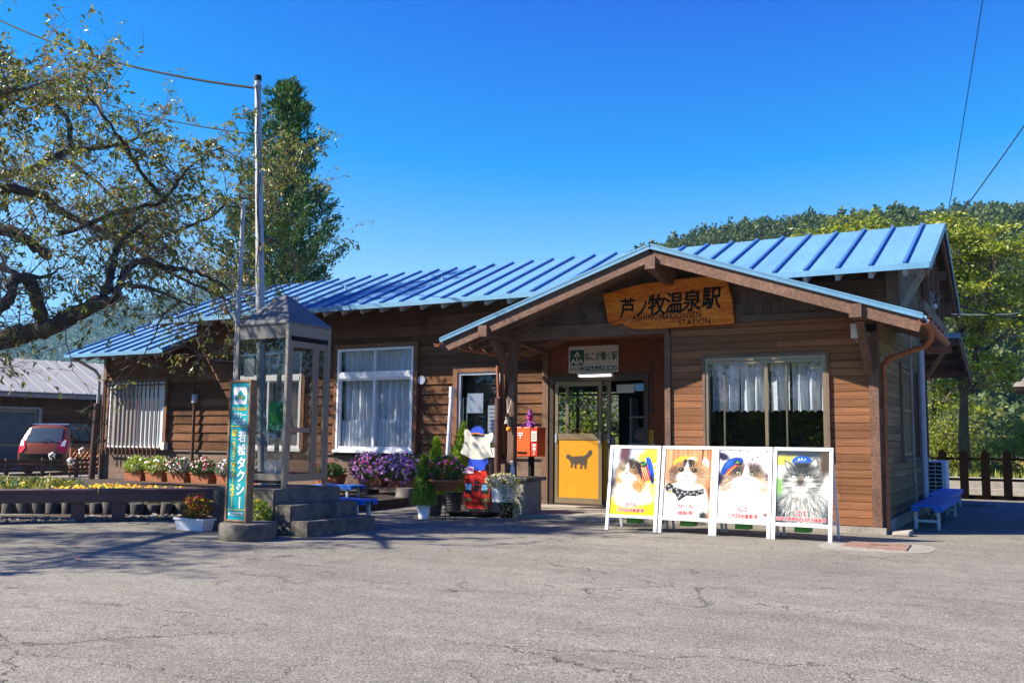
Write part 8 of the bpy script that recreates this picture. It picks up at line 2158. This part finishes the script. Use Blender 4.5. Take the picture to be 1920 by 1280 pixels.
def wood(G, n, size, per, r, fmin, fmax, umin=0.0, umax=1.0, near=1.0):
    ny, nx, _ = G.shape; out = []; outd = []; ln = []
    for _ in range(n):
        j = r.uniform(fmin, fmax)*(ny-1); i = r.uniform(umin, umax)*(nx-1)
        j0, i0 = min(int(j), ny-2), min(int(i), nx-2); a, b = j-j0, i-i0
        p = G[j0, i0]*(1-a)*(1-b)+G[j0+1, i0]*a*(1-b)+G[j0, i0+1]*(1-a)*b+G[j0+1, i0+1]*a*b
        s = size*r.uniform(0.6, 1.25); tall = r.rand() < 0.22
        sh = np.array([s*.5, s*.5, s*.55]) if not tall else np.array([s*.3, s*.3, s*.95])
        k = int(per*r.uniform(.7, 1.2)); d = unit(r.normal(size=(k, 3))); d[:, 2] = np.abs(d[:, 2])*1.0-0.25
        q = p+np.array([0, 0, s*.35])+d*sh*r.uniform(.65, 1.02, (k, 1))
        if tall: w = np.clip((q[:, 2]-p[2])/(s*1.3), 0, 1)[:, None]; q[:, :2] = p[:2]+(q[:, :2]-p[:2])*(1.25-w)
        out.append(q); outd.append(d+r.normal(size=(k, 3))*.7); ln.append(np.full(k, s))
    P = np.concatenate(out); D = np.concatenate(outd); Ls = np.concatenate(ln)
    return leaf_quads(P, D, Ls*r.uniform(.10, .19, len(P)), Ls*r.uniform(.08, .13, len(P)), r)
rw = np.random.RandomState(21)
# right hill: laterals relative to its distance
G = hill('hill', 112, 330, (0.04, 0.95), [(0.04,26),(0.09,48),(0.107,53),(0.135,57.5),(0.163,60.5),(0.208,65),(0.247,68.5),(0.287,70),(0.337,71),(0.38,72.5),(0.45,74),(0.5,75),(0.56,75.5),(0.95,71)], M['hill'], seed=3)
G0 = hill('hill_foot', 330, 420, (-0.35, 0.10), [(-0.35,5),(-0.1,8),(0.04,15),(0.10,30)], M['hill'], ny=10, nx=20, back=1.0, seed=5)
V1, F1 = wood(G, 1700, 6.2, 130, rw, 0.34, 0.66, 0.06, 0.75); V2, F2 = wood(G, 330, 7.5, 420, rw, 0.0, 0.34, 0.3, 0.7)
V = np.concatenate([V1, V2]); F = np.concatenate([F1, F2+len(V1)])
tag(bulk('hillside_wood', V, F, M['leaf_wood']), 'mixed green wood covering the hill on the right', 'wood', kind='stuff')
# far hazy hill on the left
G2 = hill('far_hill', 800, 1500, (-1.1, 0.0), [(a, b*1.655) for a, b in [(-1.1,70),(-0.62,80),(-0.54,84),(-0.466,101),(-0.427,112),(-0.376,119),(-0.326,127),(-0.287,135),(-0.2,128),(-0.1,90),(0,40)]], M['hill'], seed=8)
V, F = wood(G2, 1500, 24.0, 60, rw, 0.0, 0.66, 0.30, 0.85)
tag(bulk('hillside_wood', V, F, M['leaf_wood']), 'distant blue green wood covering the hill on the left', 'wood', kind='stuff')
# opposite side of the lot, mirrored in the window panes
for k, (x, y, h_, lab) in enumerate(((-8.3, -9.5, 5.2, 'round yellow green tree across the lot facing the bay window'), (-13.6, -10.5, 6.8, 'tall green tree across the lot before the dark house'), (-19.5, -10.0, 6.5, 'broad green tree across the lot at the far end of the house'), (-26, -9, 7.0, 'dark green tree across the lot beyond the house'), (-31.5, -10, 8.0, 'tall dark tree across the lot, second beyond the house'), (-37, -9, 8.5, 'tallest green tree across the lot, farthest beyond the house'), (-3.5, -11.5, 5.0, 'small green tree across the lot nearest the road'))):
    broadleaf('tree', (x, y, 0), h_, [(0,0,h_*.62,1.9,1.7,1.5),(1.5,0.4,h_*.45,1.5,1.3,1.1),(-1.4,0,h_*.42,1.5,1.3,1.1),(0.3,0,h_*.24,2.0,1.5,0.8)], lab, M['leaf_yg'] if k == 0 else M['leaf_green'], nclump=50, per=80, leaf=0.26, seed=41+k, trunk_r=0.13, layered=0.2, group='trees across the lot')
hb = empty('house', (-15.5, -14.0, 0), label='long dark house across the lot', cat='house')
mb = MB(); mb.box(-26, -5, -17, -13, 0, 3.0); mb.build('wall', M['clap'], hb)
mb = MB(); slab(mb, (-26.6,-12.4,2.9), (-4.4,-12.4,2.9), (-4.4,-15,4.6), (-26.6,-15,4.6), 0.06); slab(mb, (-26.6,-17.6,2.9), (-4.4,-17.6,2.9), (-4.4,-15.003,4.6), (-26.6,-15.003,4.6), 0.06); mb.build('roof', M['grey_pipe'], hb)


# ================================================================ HAZE
hz = MB(); hz.box(-2600, 700, -60, 1900, -1.0, 252)
hm, ht, hp = nmat('haze'); ht.nodes.remove(hp)
hv = N(ht, 'ShaderNodeVolumePrincipled'); hv.inputs['Color'].default_value = (0.28, 0.68, 1.0, 1); hv.inputs['Density'].default_value = 0.00018; hv.inputs['Anisotropy'].default_value = 0.0
ht.links.new(hv.outputs[0], ht.nodes['Material Output'].inputs['Volume'])
tag(hz.build('haze', hm), 'pale blue autumn haze over the valley', 'haze', kind='stuff')
